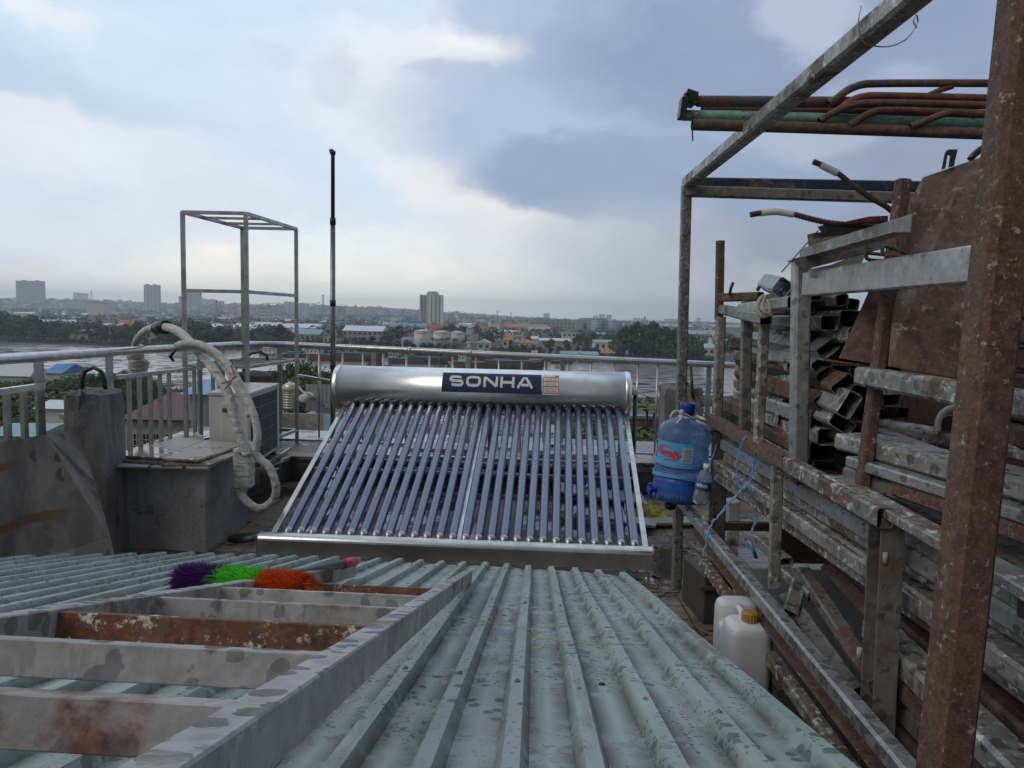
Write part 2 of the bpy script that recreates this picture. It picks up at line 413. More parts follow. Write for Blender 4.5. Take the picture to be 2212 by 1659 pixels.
# ---------------- railing
RX = -2.88
rail_l0, rail_c, rail_r = V((RX, 1.2, 1.34)), V((-2.86, 8.25, 1.27)), at(1620, 791, 7.45)
rl = T('stainless_railing', 'long stainless steel railing round the terrace edge with wet shining top tube', 'railing', (-2.86, 8.25, LZ))
m = M(); cpts = [rail_l0, V((RX, 3.0, 1.33)), V((RX, 4.3, 1.32)), V((RX, 6, 1.30)), V((-2.87, 7.7, 1.275)), V((-2.83, 8.0, 1.272)), V((-2.70, 8.19, 1.27)), V((-2.45, 8.24, 1.268))]
e1 = (rail_r-V((-2.45, 8.24, 1.268)))
cpts += [V((-2.45, 8.24, 1.268))+e1*t for t in (.2, .45, .7, .85, 1)]
m.tube(cpts, .031, 16)
for t in (.285, .42): q = V((-2.45, 8.24, 1.268))+e1*t; m.tube([q-e1.normalized()*.02, q+e1.normalized()*.02], .036, 16)
B(m, 'top_rail', SSTEEL, rl)
b0, b1 = at(545, 946, 8.2), at(1620, 990, 7.45)
m = M(); m.beam(b0, b1, .03, .025); B(m, 'bottom_rail', SSTEEL, rl)
m = M(); m.beam((RX, 5.35, .5), (-2.86, 8.2, .36), .03, .025); B(m, 'bottom_rail', SSTEEL, rl)
def rail_at(u):
    r = ray(u, 760); lo, hi = V((-2.45, 8.24, 1.268)), rail_r
    k = r.x/r.y; t = (k*lo.y-lo.x)/((hi.x-lo.x)-k*(hi.y-lo.y)); return lo+(hi-lo)*t
for u in (689, 740, 784, 828, 878, 928, 978, 1028, 1078, 1128, 1178, 1228, 1278, 1328, 1379, 1422, 1562):
    q = rail_at(u); m = M(); m.cyl((q.x, q.y, LZ+.02), (q.x, q.y, q.z-.02), .0105, n=10); B(m, 'baluster', SSD, rl)
for u in (602, 806, 1011, 1217, 1535):
    q = rail_at(u); m = M(); m.box((q.x, q.y+.03, (q.z-.02+LZ)/2), (.05, .02, q.z-.02-LZ)); B(m, 'post', SSD, rl, bev=.003)
for y in (4.62, 5.43, 7.0, 7.55):
    m = M(); m.box((RX-.01, y, .74), (.02, .075, 1.1)); B(m, 'post', SSD, rl, bev=.003)
m = M(); m.beam((RX+.03, 5.45, 1.125), (RX+.03, 6.95, 1.095), .03, .03); B(m, 'middle_rail', SSTEEL, rl)
m = M(); m.beam((RX+.02, 2.5, 1.15), (RX+.02, 4.6, 1.14), .04, .035); B(m, 'middle_rail', SSTEEL, rl)
for y in (4.3, 4.45, 5.62, 5.78, 5.95, 6.12, 6.28, 6.6, 6.78, 7.2, 7.36, 7.8):
    m = M(); m.box((RX+.03 if y > 5 else RX, y, .73 if y > 5 else .74), (.025, .03 if y > 5 else .04, .78)); B(m, 'baluster', SSD, rl)
m = M()
for k in range(9):
    a = math.pi*k/8; m.v; 
P = [at(1500, 808, 7.6)+V((0, 0, 0)), at(1488, 838, 7.4)]

# ---------------- concrete columns
def rough_col(name, c, d, h, label, seed, cm=None):
    t = T(name, label, 'column', (c[0], c[1], 0))
    bm = bmesh.new(); bmesh.ops.create_cube(bm, size=1)
    bmesh.ops.subdivide_edges(bm, edges=bm.edges, cuts=7, use_grid_fill=True)
    r_ = random.Random(seed); m = M(); vs = []
    for q in bm.verts:
        p = V((q.co.x*d[0], q.co.y*d[1], (q.co.z+.5)*h)); k = .007
        if q.co.z > .45: k = .022; p.z -= abs(r_.gauss(0, .012))+(.02 if max(abs(q.co.x), abs(q.co.y)) > .45 else 0)
        p += V((r_.gauss(0, k), r_.gauss(0, k), 0))*.6; vs.append(p+V((c[0], c[1], c[2] if len(c) > 2 else 0)))
    m.add(vs, [[x.index for x in f.verts] for f in bm.faces]); bm.free()
    B(m, 'shaft', cm or CONC, t, smooth=False); return t
c1 = rough_col('concrete_column', (-2.705, 4.90), (.25, .27), 1.10, 'stained concrete column stub with a bent black bar in its top, left of the tiled water box', 3)
m = M(); b_ = V((-2.71, 4.9, 1.08))
m.tube([b_+V((-.075, 0, -.05)), b_+V((-.075, 0, .08)), b_+V((-.055, 0, .13)), b_+V((0, 0, .155)), b_+V((.05, 0, .13)), b_+V((.07, 0, .08)), b_+V((.075, 0, -.05))], .013, 8)
B(m, 'lifting_loop', BLACK, c1)
c2 = rough_col('concrete_column', (-2.62, 7.75, LZ), (.36, .34), .77, 'short dark concrete column stub behind the air conditioner inside the steel frame', 5, CONCD)
m = M(); b_ = V((-2.58, 7.75, 1.0))
m.tube([b_+V((-.16, 0, -.05)), b_+V((-.16, 0, .1)), b_+V((-.10, 0, .19)), b_+V((0, 0, .21)), b_+V((.07, 0, .17)), b_+V((.08, 0, .08))], .016, 8)
B(m, 'bent_bar', BLACK, c2)
c3 = rough_col('concrete_column', (1.62, 7.25, LZ), (.36, .3), .77, 'square concrete column stub with chain, behind the post by the blue water jug', 9)
m = M(); a0 = at(1492, 790, 7.1); m.tube([a0+V((0, 0, 0)), at(1496, 850, 7.1), at(1498, 862, 7.1)], .014, 8); B(m, 'bent_bar', BLACK, c3)
m = M(); pp = [at(1480, 822, 7.0), at(1503, 848, 7.0), at(1514, 868, 7.0), at(1521, 900, 7.0), at(1530, 918, 7.0), at(1521, 935, 7.0)]
for i in range(len(pp)-1):
    L = (pp[i+1]-pp[i]).length; k = max(2, int(L/.035)); d = (pp[i+1]-pp[i])/k
    for j in range(k):
        q = pp[i]+d*(j+.5); s_ = d.normalized()*.02; o_ = (V((.011, 0, 0)) if j % 2 else V((0, .011, 0)))
        m.tube([q-s_-o_, q-s_+o_, q+s_+o_, q+s_-o_, q-s_-o_], .004, 5)
B(m, 'chain', BLACK, c3)

# ---------------- water box with tile lid
wb = T('water_box', 'grey concrete water box in front of the air conditioner, covered with wet tiles', 'water tank', (-2.33, 5.4, 0))
m = M(); A_, B_, C_ = V((-2.62, 5.06, 0)), V((-2.03, 4.98, 0)), V((-2.03, 5.78, 0)); D_ = V((-2.6, 5.82, 0))
m.slab([q+V((0, 0, .575)) for q in (A_, B_, C_, D_)], .6)
B(m, 'walls', concrete('water_box_concrete', (.29, .28, .285), .55, 2.5), wb, bev=.008)
LIDM = tile_mat('lid_tiles', (.42, .36, .32), (.36, .31, .28), 3, .5, (.26, .21, .18), .4)
def tilt(pts, z): return [V((a, b, z)) for a, b in pts]
m = M(); m.slab(tilt([(-2.66, 5.0), (-2.3, 4.94), (-2.26, 5.5), (-2.64, 5.52)], .615), .018); B(m, 'lid_tile', LIDM, wb, bev=.002)
m = M(); m.slab(tilt([(-2.29, 4.9), (-1.97, 4.92), (-1.90, 5.75), (-2.22, 5.8)], .612), .018); B(m, 'lid_tile', LIDM, wb, bev=.002)
m = M(); m.slab(tilt([(-2.64, 5.05), (-2.06, 4.93), (-1.99, 5.56), (-2.58, 5.84)], .636), .016); B(m, 'lid_tile', LIDM, wb, bev=.002)
m = M()
for x0, x1 in ((-2.655, -2.38), (-2.36, -2.15), (-2.13, -1.98)):
    m.box(((x0+x1)/2, 5.33, .586), (x1-x0, .85, .018))
B(m, 'lid_plank', plain('worn_white_board', (.3, .3, .29), .6, var=.4), wb, bev=.006)
m = M()
for k in range(14): a = k/14*2*math.pi; m.lathe([(.0, .0), (.012, .004), (.0, .008)], (-1.9+.06*math.cos(a), 5.35+.06*math.sin(a), 0), n=6)
m.lathe([(.1, 0), (.1, .012), (.0, .014)], (-1.9, 5.3, .001), n=20)
B(m, 'floor_drain_cover', BLACK, label='round dark drain cover on the floor left of the solar heater', cat='drain')

# ---------------- leaning brown board
bdm, n_, p_ = mat('stained_board'); v_ = objv(n_, False)
a_ = n_.noise(n_.mapping(v_, scale=(1, 1, .35)), 9, 6, .6); s_ = n_.new('ShaderNodeSeparateXYZ', i_0=n_.vm('ADD', v_, n_.vm('SCALE', n_.noise(v_, 3, 3, col=True), sc=.12)))
cc = n_.mix(n_.mr(a_, .35, .7), (.12, .10, .095), (.24, .205, .19))
cc = n_.mix(n_.math('MULTIPLY', n_.mr(n_.vor(n_.mapping(n_.vm('ADD', v_, n_.vm('SCALE', n_.noise(v_, 9, 3, col=True), sc=.1)), scale=(1, 1, .4)), 13), .3, .2), n_.mr(n_.noise(v_, 5, 3), .48, .56)), cc, (.075, .062, .058))
k_ = n_.math('ADD', s_.outputs[2], n_.math('MULTIPLY', s_.outputs[0], -.18))
for z0, hh in ((.185, .03), (.53, .022)):
    cc = n_.mix(n_.math('MULTIPLY', n_.mr(n_.math('ABSOLUTE', n_.math('SUBTRACT', k_, z0)), hh*1.3, hh*.6), n_.mr(s_.outputs[0], .62 if z0 < .3 else .40, .45 if z0 < .3 else .28)), cc, (.13, .06, .022))
setp(n_, p_, cc, .55, 0, a_, .01, .5)
m = M(); o0 = at(-160, 1240, 3.9)
m.slab([at(-200, 985, 4.0), at(-40, 962, 4.08), at(100, 938, 4.4), at(167, 930, 4.72), at(205, 1040, 4.55), at(240, 1165, 4.38), at(254, 1235, 4.30), at(0, 1240, 4.05), at(-200, 1245, 3.9)], .02)
B(m, 'leaning_board', bdm, label='brown warped sheet board with rust streaks leaning by the left column', cat='board', loc=o0)

# ---------------- air conditioner
ACW = plain('ac_cream_casing', (.58, .565, .53), .5, var=.12, scale=9)
ac = T('air_conditioner', 'cream outdoor air conditioner unit with dark finned front, wrapped pipes beside it', 'air conditioner', (-2.2, 6.25, .40))
AX0, AX1, AY0, AY1, AZ0, AZ1 = -2.355, -2.045, 5.86, 6.70, .40, .99
# slight yaw handled in corner points
def acp(a, b, z): return V((AX0+(AX1-AX0)*a-.03*b, AY0+(AY1-AY0)*b, z))
m = M(); m.slab([acp(0, 0, AZ1-.03), acp(1, 0, AZ1-.03), acp(1, 1, AZ1-.03), acp(0, 1, AZ1-.03)], AZ1-.03-AZ0); B(m, 'casing', ACW, ac, bev=.008)
m = M(); m.slab([acp(-.03, -.012, AZ1), acp(1.04, -.012, AZ1), acp(1.04, 1.01, AZ1), acp(-.03, 1.01, AZ1)], .03)
B(m, 'top_cover', plain('ac_wet_top', (.5, .49, .47), .22, var=.2, scale=14, bump=.3), ac, bev=.006)
m = M(); m.slab([acp(1.012, .06, AZ1-.05), acp(1.012, .93, AZ1-.05), acp(1.012, .93, AZ0+.03), acp(1.012, .06, AZ0+.03)], .006, nrm=(1, 0, 0))
B(m, 'coil_grille', plain('ac_dark_fins', (.03, .035, .045), .5), ac)
m = M()
for t in (.22, .42, .62, .82):
    z = AZ0+.03+(AZ1-AZ0-.08)*t; m.beam(acp(1.03, .06, z), acp(1.03, .93, z), .003, .004)
for b in (.33, .62): m.beam(acp(1.03, b, AZ0+.03), acp(1.03, b, AZ1-.05), .003, .004)
B(m, 'grille_wire', plain('grille_wire', (.25, .26, .28), .4, .4), ac)
m = M(); m.slab([acp(1.03, .935, AZ1-.03), acp(1.03, 1.0, AZ1-.03), acp(1.03, 1.0, AZ0), acp(1.03, .935, AZ0)], .008, nrm=(1, 0, 0)); B(m, 'corner_strip', ACW, ac)
m = M(); m.slab([acp(.33, -.02, AZ1-.08), acp(.70, -.02, AZ1-.08), acp(.72, -.02, AZ0+.12), acp(.3, -.02, AZ0+.12)], .02, nrm=(0, -1, 0)); svc = B(m, 'service_cover', ACW, ac, bev=.008)
m = M(); m.slab([acp(.38, -.045, AZ1-.12), acp(.63, -.045, AZ1-.12), acp(.63, -.045, AZ1-.155), acp(.38, -.045, AZ1-.155)], .004, nrm=(0, -1, 0)); B(m, 'handle_recess', plain('recess', (.08, .08, .08)), svc)
m = M(); m.slab([acp(.25, -.08, AZ0+.09), acp(.66, -.08, AZ0+.09), acp(.7, -.13, AZ0+.0), acp(.2, -.13, AZ0+.0)], .01); B(m, 'drip_shield', ACW, ac, bev=.003)
for a_ in (0.05, .95):
    for b in (.15, .85): m = M(); m.box(acp(a_, b, AZ0-.015), (.05, .05, .03)); B(m, 'foot_pad', BLACK, ac)
st = T('unit_stand', 'metal angle stand carrying the air conditioner above the wet ledge', 'stand', (-2.2, 6.3, LZ))
m = M()
for b in (.12, .9): m.beam(acp(-.1, b, AZ0-.045), acp(1.15, b, AZ0-.045), .03, .03)
for a_ in (-.05, 1.1): m.beam(acp(a_, .0, AZ0-.048), acp(a_, 1.35, AZ0-.048), .025, .025)
B(m, 'top_frame', SSD, st)
for a_ in (-.05, 1.1):
    for b in (.12, .9): q = acp(a_, b, 0); m = M(); m.beam((q.x, q.y, LZ), (q.x, q.y, AZ0-.06), .028, .028); B(m, 'leg', SSD, st)

# wrapped pipes
def wrap_mat():
    m, n, p = mat('pipe_wrap_tape'); v = objv(n)
    a = n.noise(v, 25, 5, .7); b = n.noise(n.mapping(v, scale=(1, 1, 3)), 10, 4)
    c = n.mix(n.mr(a, .3, .7), (.36, .35, .33), (.60, .585, .56)); c = n.mix(n.mr(b, .55, .7, 0, .7), c, (.15, .14, .13))
    setp(n, p, c, .55, 0, n.math('ADD', a, n.math('MULTIPLY', b, 1.5)), .012, 1.0); return m
WRAP = wrap_mat()
def smooth_path(pts, n=6):
    pts = [V(p) for p in pts]; o = []
    for i in range(len(pts)-1):
        p0, p1, p2, p3 = pts[max(i-1, 0)], pts[i], pts[i+1], pts[min(i+2, len(pts)-1)]
        for k in range(n):
            t = k/n; o.append(.5*((2*p1)+(p2-p0)*t+(2*p0-5*p1+4*p2-p3)*t*t+(3*p1-p0-3*p2+p3)*t**3))
    return o+[pts[-1]]
def hose(pts, r, name, label, cat, mt, parent=None, jit=.06, n=12, sm=6):
    P = smooth_path(pts, sm); rs = [r*(1+rnd.uniform(-jit, jit)+(.035 if i % 3 == 0 else 0)) for i in range(len(P))]
    m = M(); m.tube(P, rs, n); return B(m, name, mt, parent, label=label, cat=cat)
h1 = T('wrapped_hose', 'thick taped pipe arching from behind the railing down to the floor by the air conditioner', 'pipe', at(560, 1100, 5.1))
hose([at(298, 790, 7.0), at(292, 760, 6.9), at(296, 735, 6.6), at(318, 713, 6.2), at(352, 706, 5.9), at(388, 718, 5.6), at(425, 755, 5.4), at(462, 800, 5.25), at(492, 848, 5.14), at(505, 900, 5.1), at(520, 945, 5.08), at(535, 985, 5.06)], .032, 'taped_pipe', None, None, WRAP, h1, .035)
hose([at(520, 975, 5.15), at(536, 960, 5.1), at(560, 990, 5.1), at(582, 1010, 5.1), at(596, 1050, 5.1), at(590, 1080, 5.15), at(562, 1098, 5.15), at(535, 1085, 5.15), at(510, 1055, 5.2)], .027, 'taped_loop', None, None, WRAP, h1, .035)
m = M(); m.cyl(at(340, 708, 6.02), at(360, 707, 5.86), .052, n=14); B(m, 'black_joint', BLACK, h1)
h2 = T('wrapped_hose', 'taped twin pipe hanging over the air conditioner with an open end at the railing', 'pipe', at(555, 960, 5.0))
hose([at(382, 748, 5.3), at(400, 742, 5.28), at(432, 744, 5.24), at(470, 765, 5.18), at(500, 800, 5.12), at(525, 845, 5.06), at(546, 890, 5.0), at(556, 935, 4.97), at(552, 975, 4.96)], .026, 'taped_pipe', None, None, WRAP, h2, .035)
hose([at(400, 752, 5.34), at(432, 753, 5.3), at(468, 775, 5.24), at(495, 810, 5.18), at(518, 853, 5.12), at(538, 900, 5.06)], .016, 'side_tube', None, None, WRAP, h2)
m = M(); m.tube([at(384, 750, 5.3), at(374, 762, 5.3), at(368, 770, 5.3), at(375, 780, 5.3)], [.006, .012, .014, .01], 8); B(m, 'cable_end', BLACK, h2)
TIE = plain('red_cable_tie', (.3, .08, .07), .5)
m = M(); m.tube([at(485, 842, 5.0), at(500, 822, 5.0), at(506, 812, 5.02), at(500, 790, 5.02), at(505, 775, 5.02)], .004, 6); m.tube([at(480, 828, 5.05), at(497, 823, 5.02), at(512, 812, 5.05)], .005, 6); B(m, 'tie_wire', TIE, h2)
m = M(); m.cyl(at(300, 790, 7.0), at(290, 770, 6.95), .09, .06, n=12); m.cyl(at(303, 812, 7.05), at(299, 786, 7.0), .05, .1, n=12); m.cyl(at(292, 772, 6.97), at(300, 750, 6.9), .075, .05, n=12); B(m, 'torn_sleeve', WRAP, h1)
m = M(); m.box(at(527, 1010, 5.2), (.13, .1, .28)); B(m, 'grey_duct_cover', WRAP, label='pale duct cover beside the corner of the tiled water box', cat='duct', bev=.02)

# ---------------- tall stainless frame
tf = T('steel_cage', 'tall open stainless steel frame standing behind the air conditioner', 'frame', (-2.3, 6.5, LZ))
FA, FB, FC, FD = at(396, 560, 6.78), at(532, 560, 6.78), at(640, 560, 7.95), at(524, 560, 7.95)
zt = 2.49
cs = [V((q.x, q.y, 0)) for q in (FA, FB, FC, FD)]
for q in cs: m = M(); m.box((q.x, q.y, (zt+LZ-.02)/2), (.034, .034, zt-LZ)); B(m, 'post', SSD, tf, bev=.003)
def hb(z, i, j, w_=.03): m = M(); m.beam(cs[i]+V((0, 0, z)), cs[j]+V((0, 0, z)), w_, w_); B(m, 'crossbar', SSD, tf)
for i, j in ((0, 1), (1, 2), (2, 3), (3, 0)): hb(zt-.015, i, j); hb(1.12, i, j, .028); 
hb(1.79, 0, 1); hb(1.79, 1, 2); hb(.38, 1, 2, .03); hb(.38, 2, 3, .03)
for z, ts in ((zt-.018, (.3, .65)), (1.12, (.3, .5, .75))):
    for t in ts: m = M(); m.beam(cs[0].lerp(cs[3], t)+V((0, 0, z)), cs[1].lerp(cs[2], t)+V((0, 0, z)), .028, .022); B(m, 'slat', SSD, tf)
# ---------------- thin mast with elbow
ms = T('mast_pipe', 'thin tall green and steel pipe mast standing just left of the solar heater', 'mast', (0, 0, 0))
q0, q1 = at(719, 830, 7.3), at(723, 325, 7.3)
ms.location = (q0.x, q0.y, LZ); ORG[ms.name] = V((q0.x, q0.y, LZ)); x, y = q0.x, q0.y; zz = lambda v: at(720, v, 7.3).z
m = M(); m.cyl((x, y, LZ), (x, y, zz(478)), .0235, n=14); B(m, 'lower_tube', stainless('dark_mast_steel', (.2, .21, .21), .3, .5), ms)
m = M(); m.tube([(x, y, zz(478)), (x, y, zz(335)), (x, y, zz(328)), (x-.005, y, zz(326)), (x-.03, y, zz(326))], .019, 12); B(m, 'upper_tube', DGREEN, ms)
for v in (478, 655, 790): m = M(); m.cyl((x, y, zz(v)-.03), (x, y, zz(v)+.03), .028, n=14); B(m, 'coupling', BLACK, ms)
m = M(); m.cyl((x, y, zz(334)), (x, y, zz(326)), .026, n=14); B(m, 'elbow', BLACK, ms)
m = M(); m.beam((cs[2].x, cs[2].y, zz(824)), (x, y, zz(824)), .03, .025); B(m, 'stay_bar', SSTEEL, ms)

# ================================================================= SOLAR WATER HEATER
hang = -math.atan2(.15, 2.55)
sh = T('solar_water_heater', 'stainless solar water heater with blue glass tubes and navy name plate', 'solar heater', (-.335, 4.715, 0), rz=hang)
def L(name, m, mt, parent=sh, **kw): return B(m, name, mt, parent, local=True, **kw)
TKM = stainless('tank_brushed_steel', (.88, .88, .87), .26, .22)
CY, CZ, CR, HL = 1.83, .973, .192, 1.245
m = M(); m.lathe([(CR, -HL), (CR, HL)], (-.035, CY, CZ), (1, 0, 0), 64); tank = L('tank', m, TKM)
for s_ in (-1, 1):
    m = M(); m.lathe([(CR+.006, 0), (CR+.007, .012), (CR+.006, .03), (CR-.004, .045), (CR*.86, .052), (0, .056)], (-.035+s_*(HL-.02), CY, CZ), (s_, 0, 0), 64); L('end_cap', m, TKM)
# name plate wrapped on the tank
def wrap(m, x0, phi0, off):   # flat coordinates (x, s) -> on the cylinder; phi from horizontal front
    vs = []
    for q in m.v:
        ph = phi0 + q.y/CR; r_ = CR+off+q.z
        vs.append(V((x0+q.x, CY-r_*math.cos(ph), CZ+r_*math.sin(ph))))
    m.v = vs; return m
NAVY = plain('navy_plate', (.016, .018, .075), .3, var=.1); PW = plain('plate_white', (.66, .66, .62), .35, var=.08)
PLR = plain('plate_red', (.5, .03, .03), .4); PLG = plain('plate_grey', (.3, .33, .4), .5)
def grid(w_, h_, nx, ny):
    m = M(); vs = [(w_*i/nx-w_/2, h_*j/ny-h_/2, 0) for j in range(ny+1) for i in range(nx+1)]
    m.add(vs, [(j*(nx+1)+i, j*(nx+1)+i+1, (j+1)*(nx+1)+i+1, (j+1)*(nx+1)+i) for j in range(ny) for i in range(nx)], 0, True); return m
PH0 = R(29)
m = wrap(grid(.84, .185, 4, 12), .065, PH0, .0015); npl = L('name_plate', m, NAVY)
def text_mesh(txt, size, sx=1.0, offset=0.0, cuts=0, shear=0):
    cu = bpy.data.curves.new('t', 'FONT'); cu.body = txt; cu.size = size; cu.offset = offset; cu.align_x = 'CENTER'; cu.align_y = 'CENTER'; cu.shear = shear
    cu.resolution_u = 4; ob = bpy.data.objects.new('t', cu); COL.objects.link(ob)
    dg = bpy.context.evaluated_depsgraph_get(); dg.update(); me = bpy.data.meshes.new_from_object(ob.evaluated_get(dg))
    bm = bmesh.new(); bm.from_mesh(me)
    ys = [q.co.y for q in bm.verts]; y0, y1 = min(ys), max(ys)
    for k in range(1, cuts):
        bmesh.ops.bisect_plane(bm, geom=bm.verts[:]+bm.edges[:]+bm.faces[:], plane_co=(0, y0+(y1-y0)*k/cuts, 0), plane_no=(0, 1, 0))
    m = M(); bm.verts.index_update(); m.add([(q.co.x*sx, q.co.y-(y0+y1)/2, 0) for q in bm.verts], [[x.index for x in f.verts] for f in bm.faces])
    bm.free(); bpy.data.objects.remove(ob); return m
# drawn letters, wide and rounded
def stroke_letters(h, wd):
    """SONHA built from thick strokes: returns M in flat coordinates"""
    m = M(); x = 0; hw = wd/2
    def seg_path(pts, closed=False):
        n = len(pts); L_, R_ = [], []
        for i in range(n):
            a = V(pts[i-1] if (i or closed) else pts[0]); b = V(pts[(i+1) % n] if (i < n-1 or closed) else pts[-1]); t = (b-a); t = V((t.x, t.y, 0)).normalized()
            nn = V((-t.y, t.x, 0)); p = V((*pts[i][:2], 0)); L_.append(p+nn*hw); R_.append(p-nn*hw)
        k = n if closed else n-1
        m.add(L_+R_, [(i, (i+1) % n, n+(i+1) % n, n+i) for i in range(k)])
    def arc(cx, cy, rx, ry, a0, a1, n=14): return [V((cx+rx*math.cos(R(a0+(a1-a0)*i/n)), cy+ry*math.sin(R(a0+(a1-a0)*i/n)), 0)) for i in range(n+1)]
    def sub(a, b, n=6): a = V((*a, 0)); b = V((*b, 0)); return [a.lerp(b, i/n) for i in range(n+1)]
    H = h; q = H/4
    # S
    w0 = H*1.38; c = x+w0/2
    top = arc(c, H-hw-(H/2-hw)/2, w0/2-hw, (H/2-hw)/2, 38, 100, 8)+arc(x+hw+q*.75, H-hw-(H/2-hw)/2, q*.75, (H/2-hw)/2, 110, 255, 10)
    bot = arc(x+w0-hw-q*.75, hw+(H/2-hw)/2, q*.75, (H/2-hw)/2, 75, -80, 10)+arc(c, hw+(H/2-hw)/2, w0/2-hw, (H/2-hw)/2, -85, -142, 8)
    seg_path(top+bot); x += w0+H*.24
    # O superellipse
    w1 = H*1.42; c = x+w1/2; pts = []
    for i in range(40):
        a = 2*math.pi*i/40; ca, sa = math.cos(a), math.sin(a)
        pts.append(V((c+(w1/2-hw)*abs(ca)**.62*(1 if ca > 0 else -1), H/2+(H/2-hw)*abs(sa)**.62*(1 if sa > 0 else -1), 0)))
    seg_path(pts, True); x += w1+H*.24
    # N
    w2 = H*1.40
    seg_path(sub((x+hw, 0), (x+hw, H-hw*.6))); seg_path(sub((x+w2-hw, hw*.6), (x+w2-hw, H)))
    seg_path(sub((x+hw*1.1, H-hw*.75), (x+w2-hw*1.1, hw*.75), 10)); x += w2+H*.22
    # H
    w3 = H*1.36
    seg_path(sub((x+hw, 0), (x+hw, H))); seg_path(sub((x+w3-hw, 0), (x+w3-hw, H))); seg_path(sub((x+hw*2, H*.46), (x+w3-hw*2, H*.46), 2)); x += w3+H*.2
    # A
    w4 = H*1.6; c = x+w4/2
    seg_path(sub((x+hw*.9, 0), (c-hw*.55, H-hw*.3), 8)); seg_path(sub((x+w4-hw*.9, 0), (c+hw*.55, H-hw*.3), 8)); seg_path(sub((c-w4*.22, H*.26), (c+w4*.22, H*.26), 2))
    m.add([(c-hw*1.2, H-hw*1.3, 0), (c+hw*1.2, H-hw*1.3, 0), (c+hw*.8, H, 0), (c-hw*.8, H, 0)], [(0, 1, 2, 3)])
    x += w4
    for i, v in enumerate(m.v): m.v[i] = V((v.x-x/2, v.y-H/2, 0))
    return m, x
m, wtot = stroke_letters(.102, .0245)
m.v = [V((q.x*.71/wtot, q.y, 0)) for q in m.v]
L('lettering', wrap(m, .062, PH0+.03, .003), PW, npl, fix=False)
m = wrap(grid(.14, .195, 3, 12), .565, PH0+.01, .0015); stk = L('rating_sticker', m, PW)
m = M()
for y0, h_ in ((.062, .006), (.016, .008), (-.028, .008), (-.082, .006)): g = grid(.13, h_, 2, 2); g.v = [V((q.x, q.y+y0, 0)) for q in g.v]; m.add(g.v, g.f)
for x0 in (-.064, .064): g = grid(.004, .14, 1, 8); g.v = [V((q.x+x0, q.y-.01, 0)) for q in g.v]; m.add(g.v, g.f)
g = grid(.03, .012, 1, 1); g.v = [V((q.x+.045, q.y+.075, 0)) for q in g.v]; m.add(g.v, g.f)
L('sticker_bands', wrap(m, .565, PH0+.01, .003), PLR, stk, fix=False)
m = M()
for j, (y0, nx, w_, h_) in enumerate(((.048, 5, .015, .010), (.03, 5, .015, .010), (.0, 2, .045, .003), (-.008, 2, .05, .003), (-.016, 2, .04, .003), (-.045, 2, .05, .003), (-.055, 2, .035, .003), (-.067, 2, .045, .005))):
    for i in range(nx):
        g = grid(w_, h_, 1, 1); g.v = [V((q.x+(-.052+.104*(i+.5)/nx), q.y+y0, 0)) for q in g.v]; m.add(g.v, g.f)
L('sticker_print', wrap(m, .565, PH0+.01, .003), PLG, stk, fix=False)
# tubes
gm, n_, p_ = mat('blue_glass_tube'); v_ = objv(n_)
dr = n_.math('MULTIPLY', n_.mr(n_.vor(v_, 75), .2, .12), n_.mr(n_.noise(v_, 25, 2), .52, .6))
a_ = n_.noise(n_.mapping(v_, scale=(4, .4, .4)), 3, 4)
oi_ = n_.new('ShaderNodeObjectInfo')
cb = n_.mix(n_.mr(a_, .4, .65), (.06, .095, .20), (.075, .10, .185)); cb = n_.mix(n_.math('MULTIPLY', oi_.outputs['Random'], .5), cb, (.085, .09, .17))
cb = n_.mix(n_.math('MULTIPLY', dr, .8), cb, (.6, .62, .66))
setp(n_, p_, cb, .28, .6, dr, .002, .6, Coat_Weight=1.0, Coat_Roughness=.12, Coat_IOR=1.8)
TIPM = stainless('silver_glass_tip', (.42, .43, .46), .3, .2)
TT0, TT1 = V((0, .03, .19)), V((0, 1.70, .87)); NT = 28; PIT = 2.235/27
td = (TT1-TT0).normalized()
t0 = None
for i in range(NT):
    x = (i-(NT-1)/2)*PIT+.012
    if t0 is None:
        m = M(); m.tube([td*.045, TT1-TT0+td*.03], .0298, 18, caps=False); t0 = L('glass_tube', m, gm); t0['_'] = 0; del t0['_']
        m = M(); m.lathe([(.012, -.01), (.024, .004), (.0299, .02), (.0299, .046)], (0, 0, 0), td, 16); t1 = L('silver_tip', m, TIPM, t0)
        m = M(); m.lathe([(.0305, -.035), (.038, -.02), (.042, .0), (.042, .012)], TT1-TT0-td*.055, td, 20); t2 = L('rubber_seal', m, BLACK, t0)
        t0.location = V((x, 0, 0))+TT0
    else:
        c = t0.copy(); COL.objects.link(c); c.location = V((x, 0, 0))+TT0
        for k in (t1, t2): d = k.copy(); COL.objects.link(d); d.parent = c
# foot bar with rounded top
prof = [(-.055, -.07), (.055, -.07), (.055, .03)]+[(.055*math.cos(a), .03+.037*math.sin(a)) for a in [math.pi*k/10 for k in range(1, 10)]]+[(-.055, .03)]
m = M(); m.ext((-1.27, .0, .137), (1.235, .0, .137), prof, sm=False); L('foot_bar', m, stainless('foot_bar_steel', (.66, .65, .63), .17, .5), bev=.003)
m = M(); m.box((-1.275, 0, .13), (.008, .115, .14)); m.box((1.24, 0, .13), (.008, .115, .14)); L('foot_bar_cap', m, SSTEEL, bev=.002)
m = M(); m.beam((-1.27, -.03, .03), (1.22, -.03, .03), .035, .035); L('base_rail', m, SSD)
for x in (-1.22, .0, 1.20):
    m = M(); m.box((x, -.06, .004), (.09, .1, .006)); m.box((x, -.04, .03), (.045, .006, .05)); m.cyl((x, -.065, .005), (x, -.065, .03), .008); L('foot', m, SSTEEL)
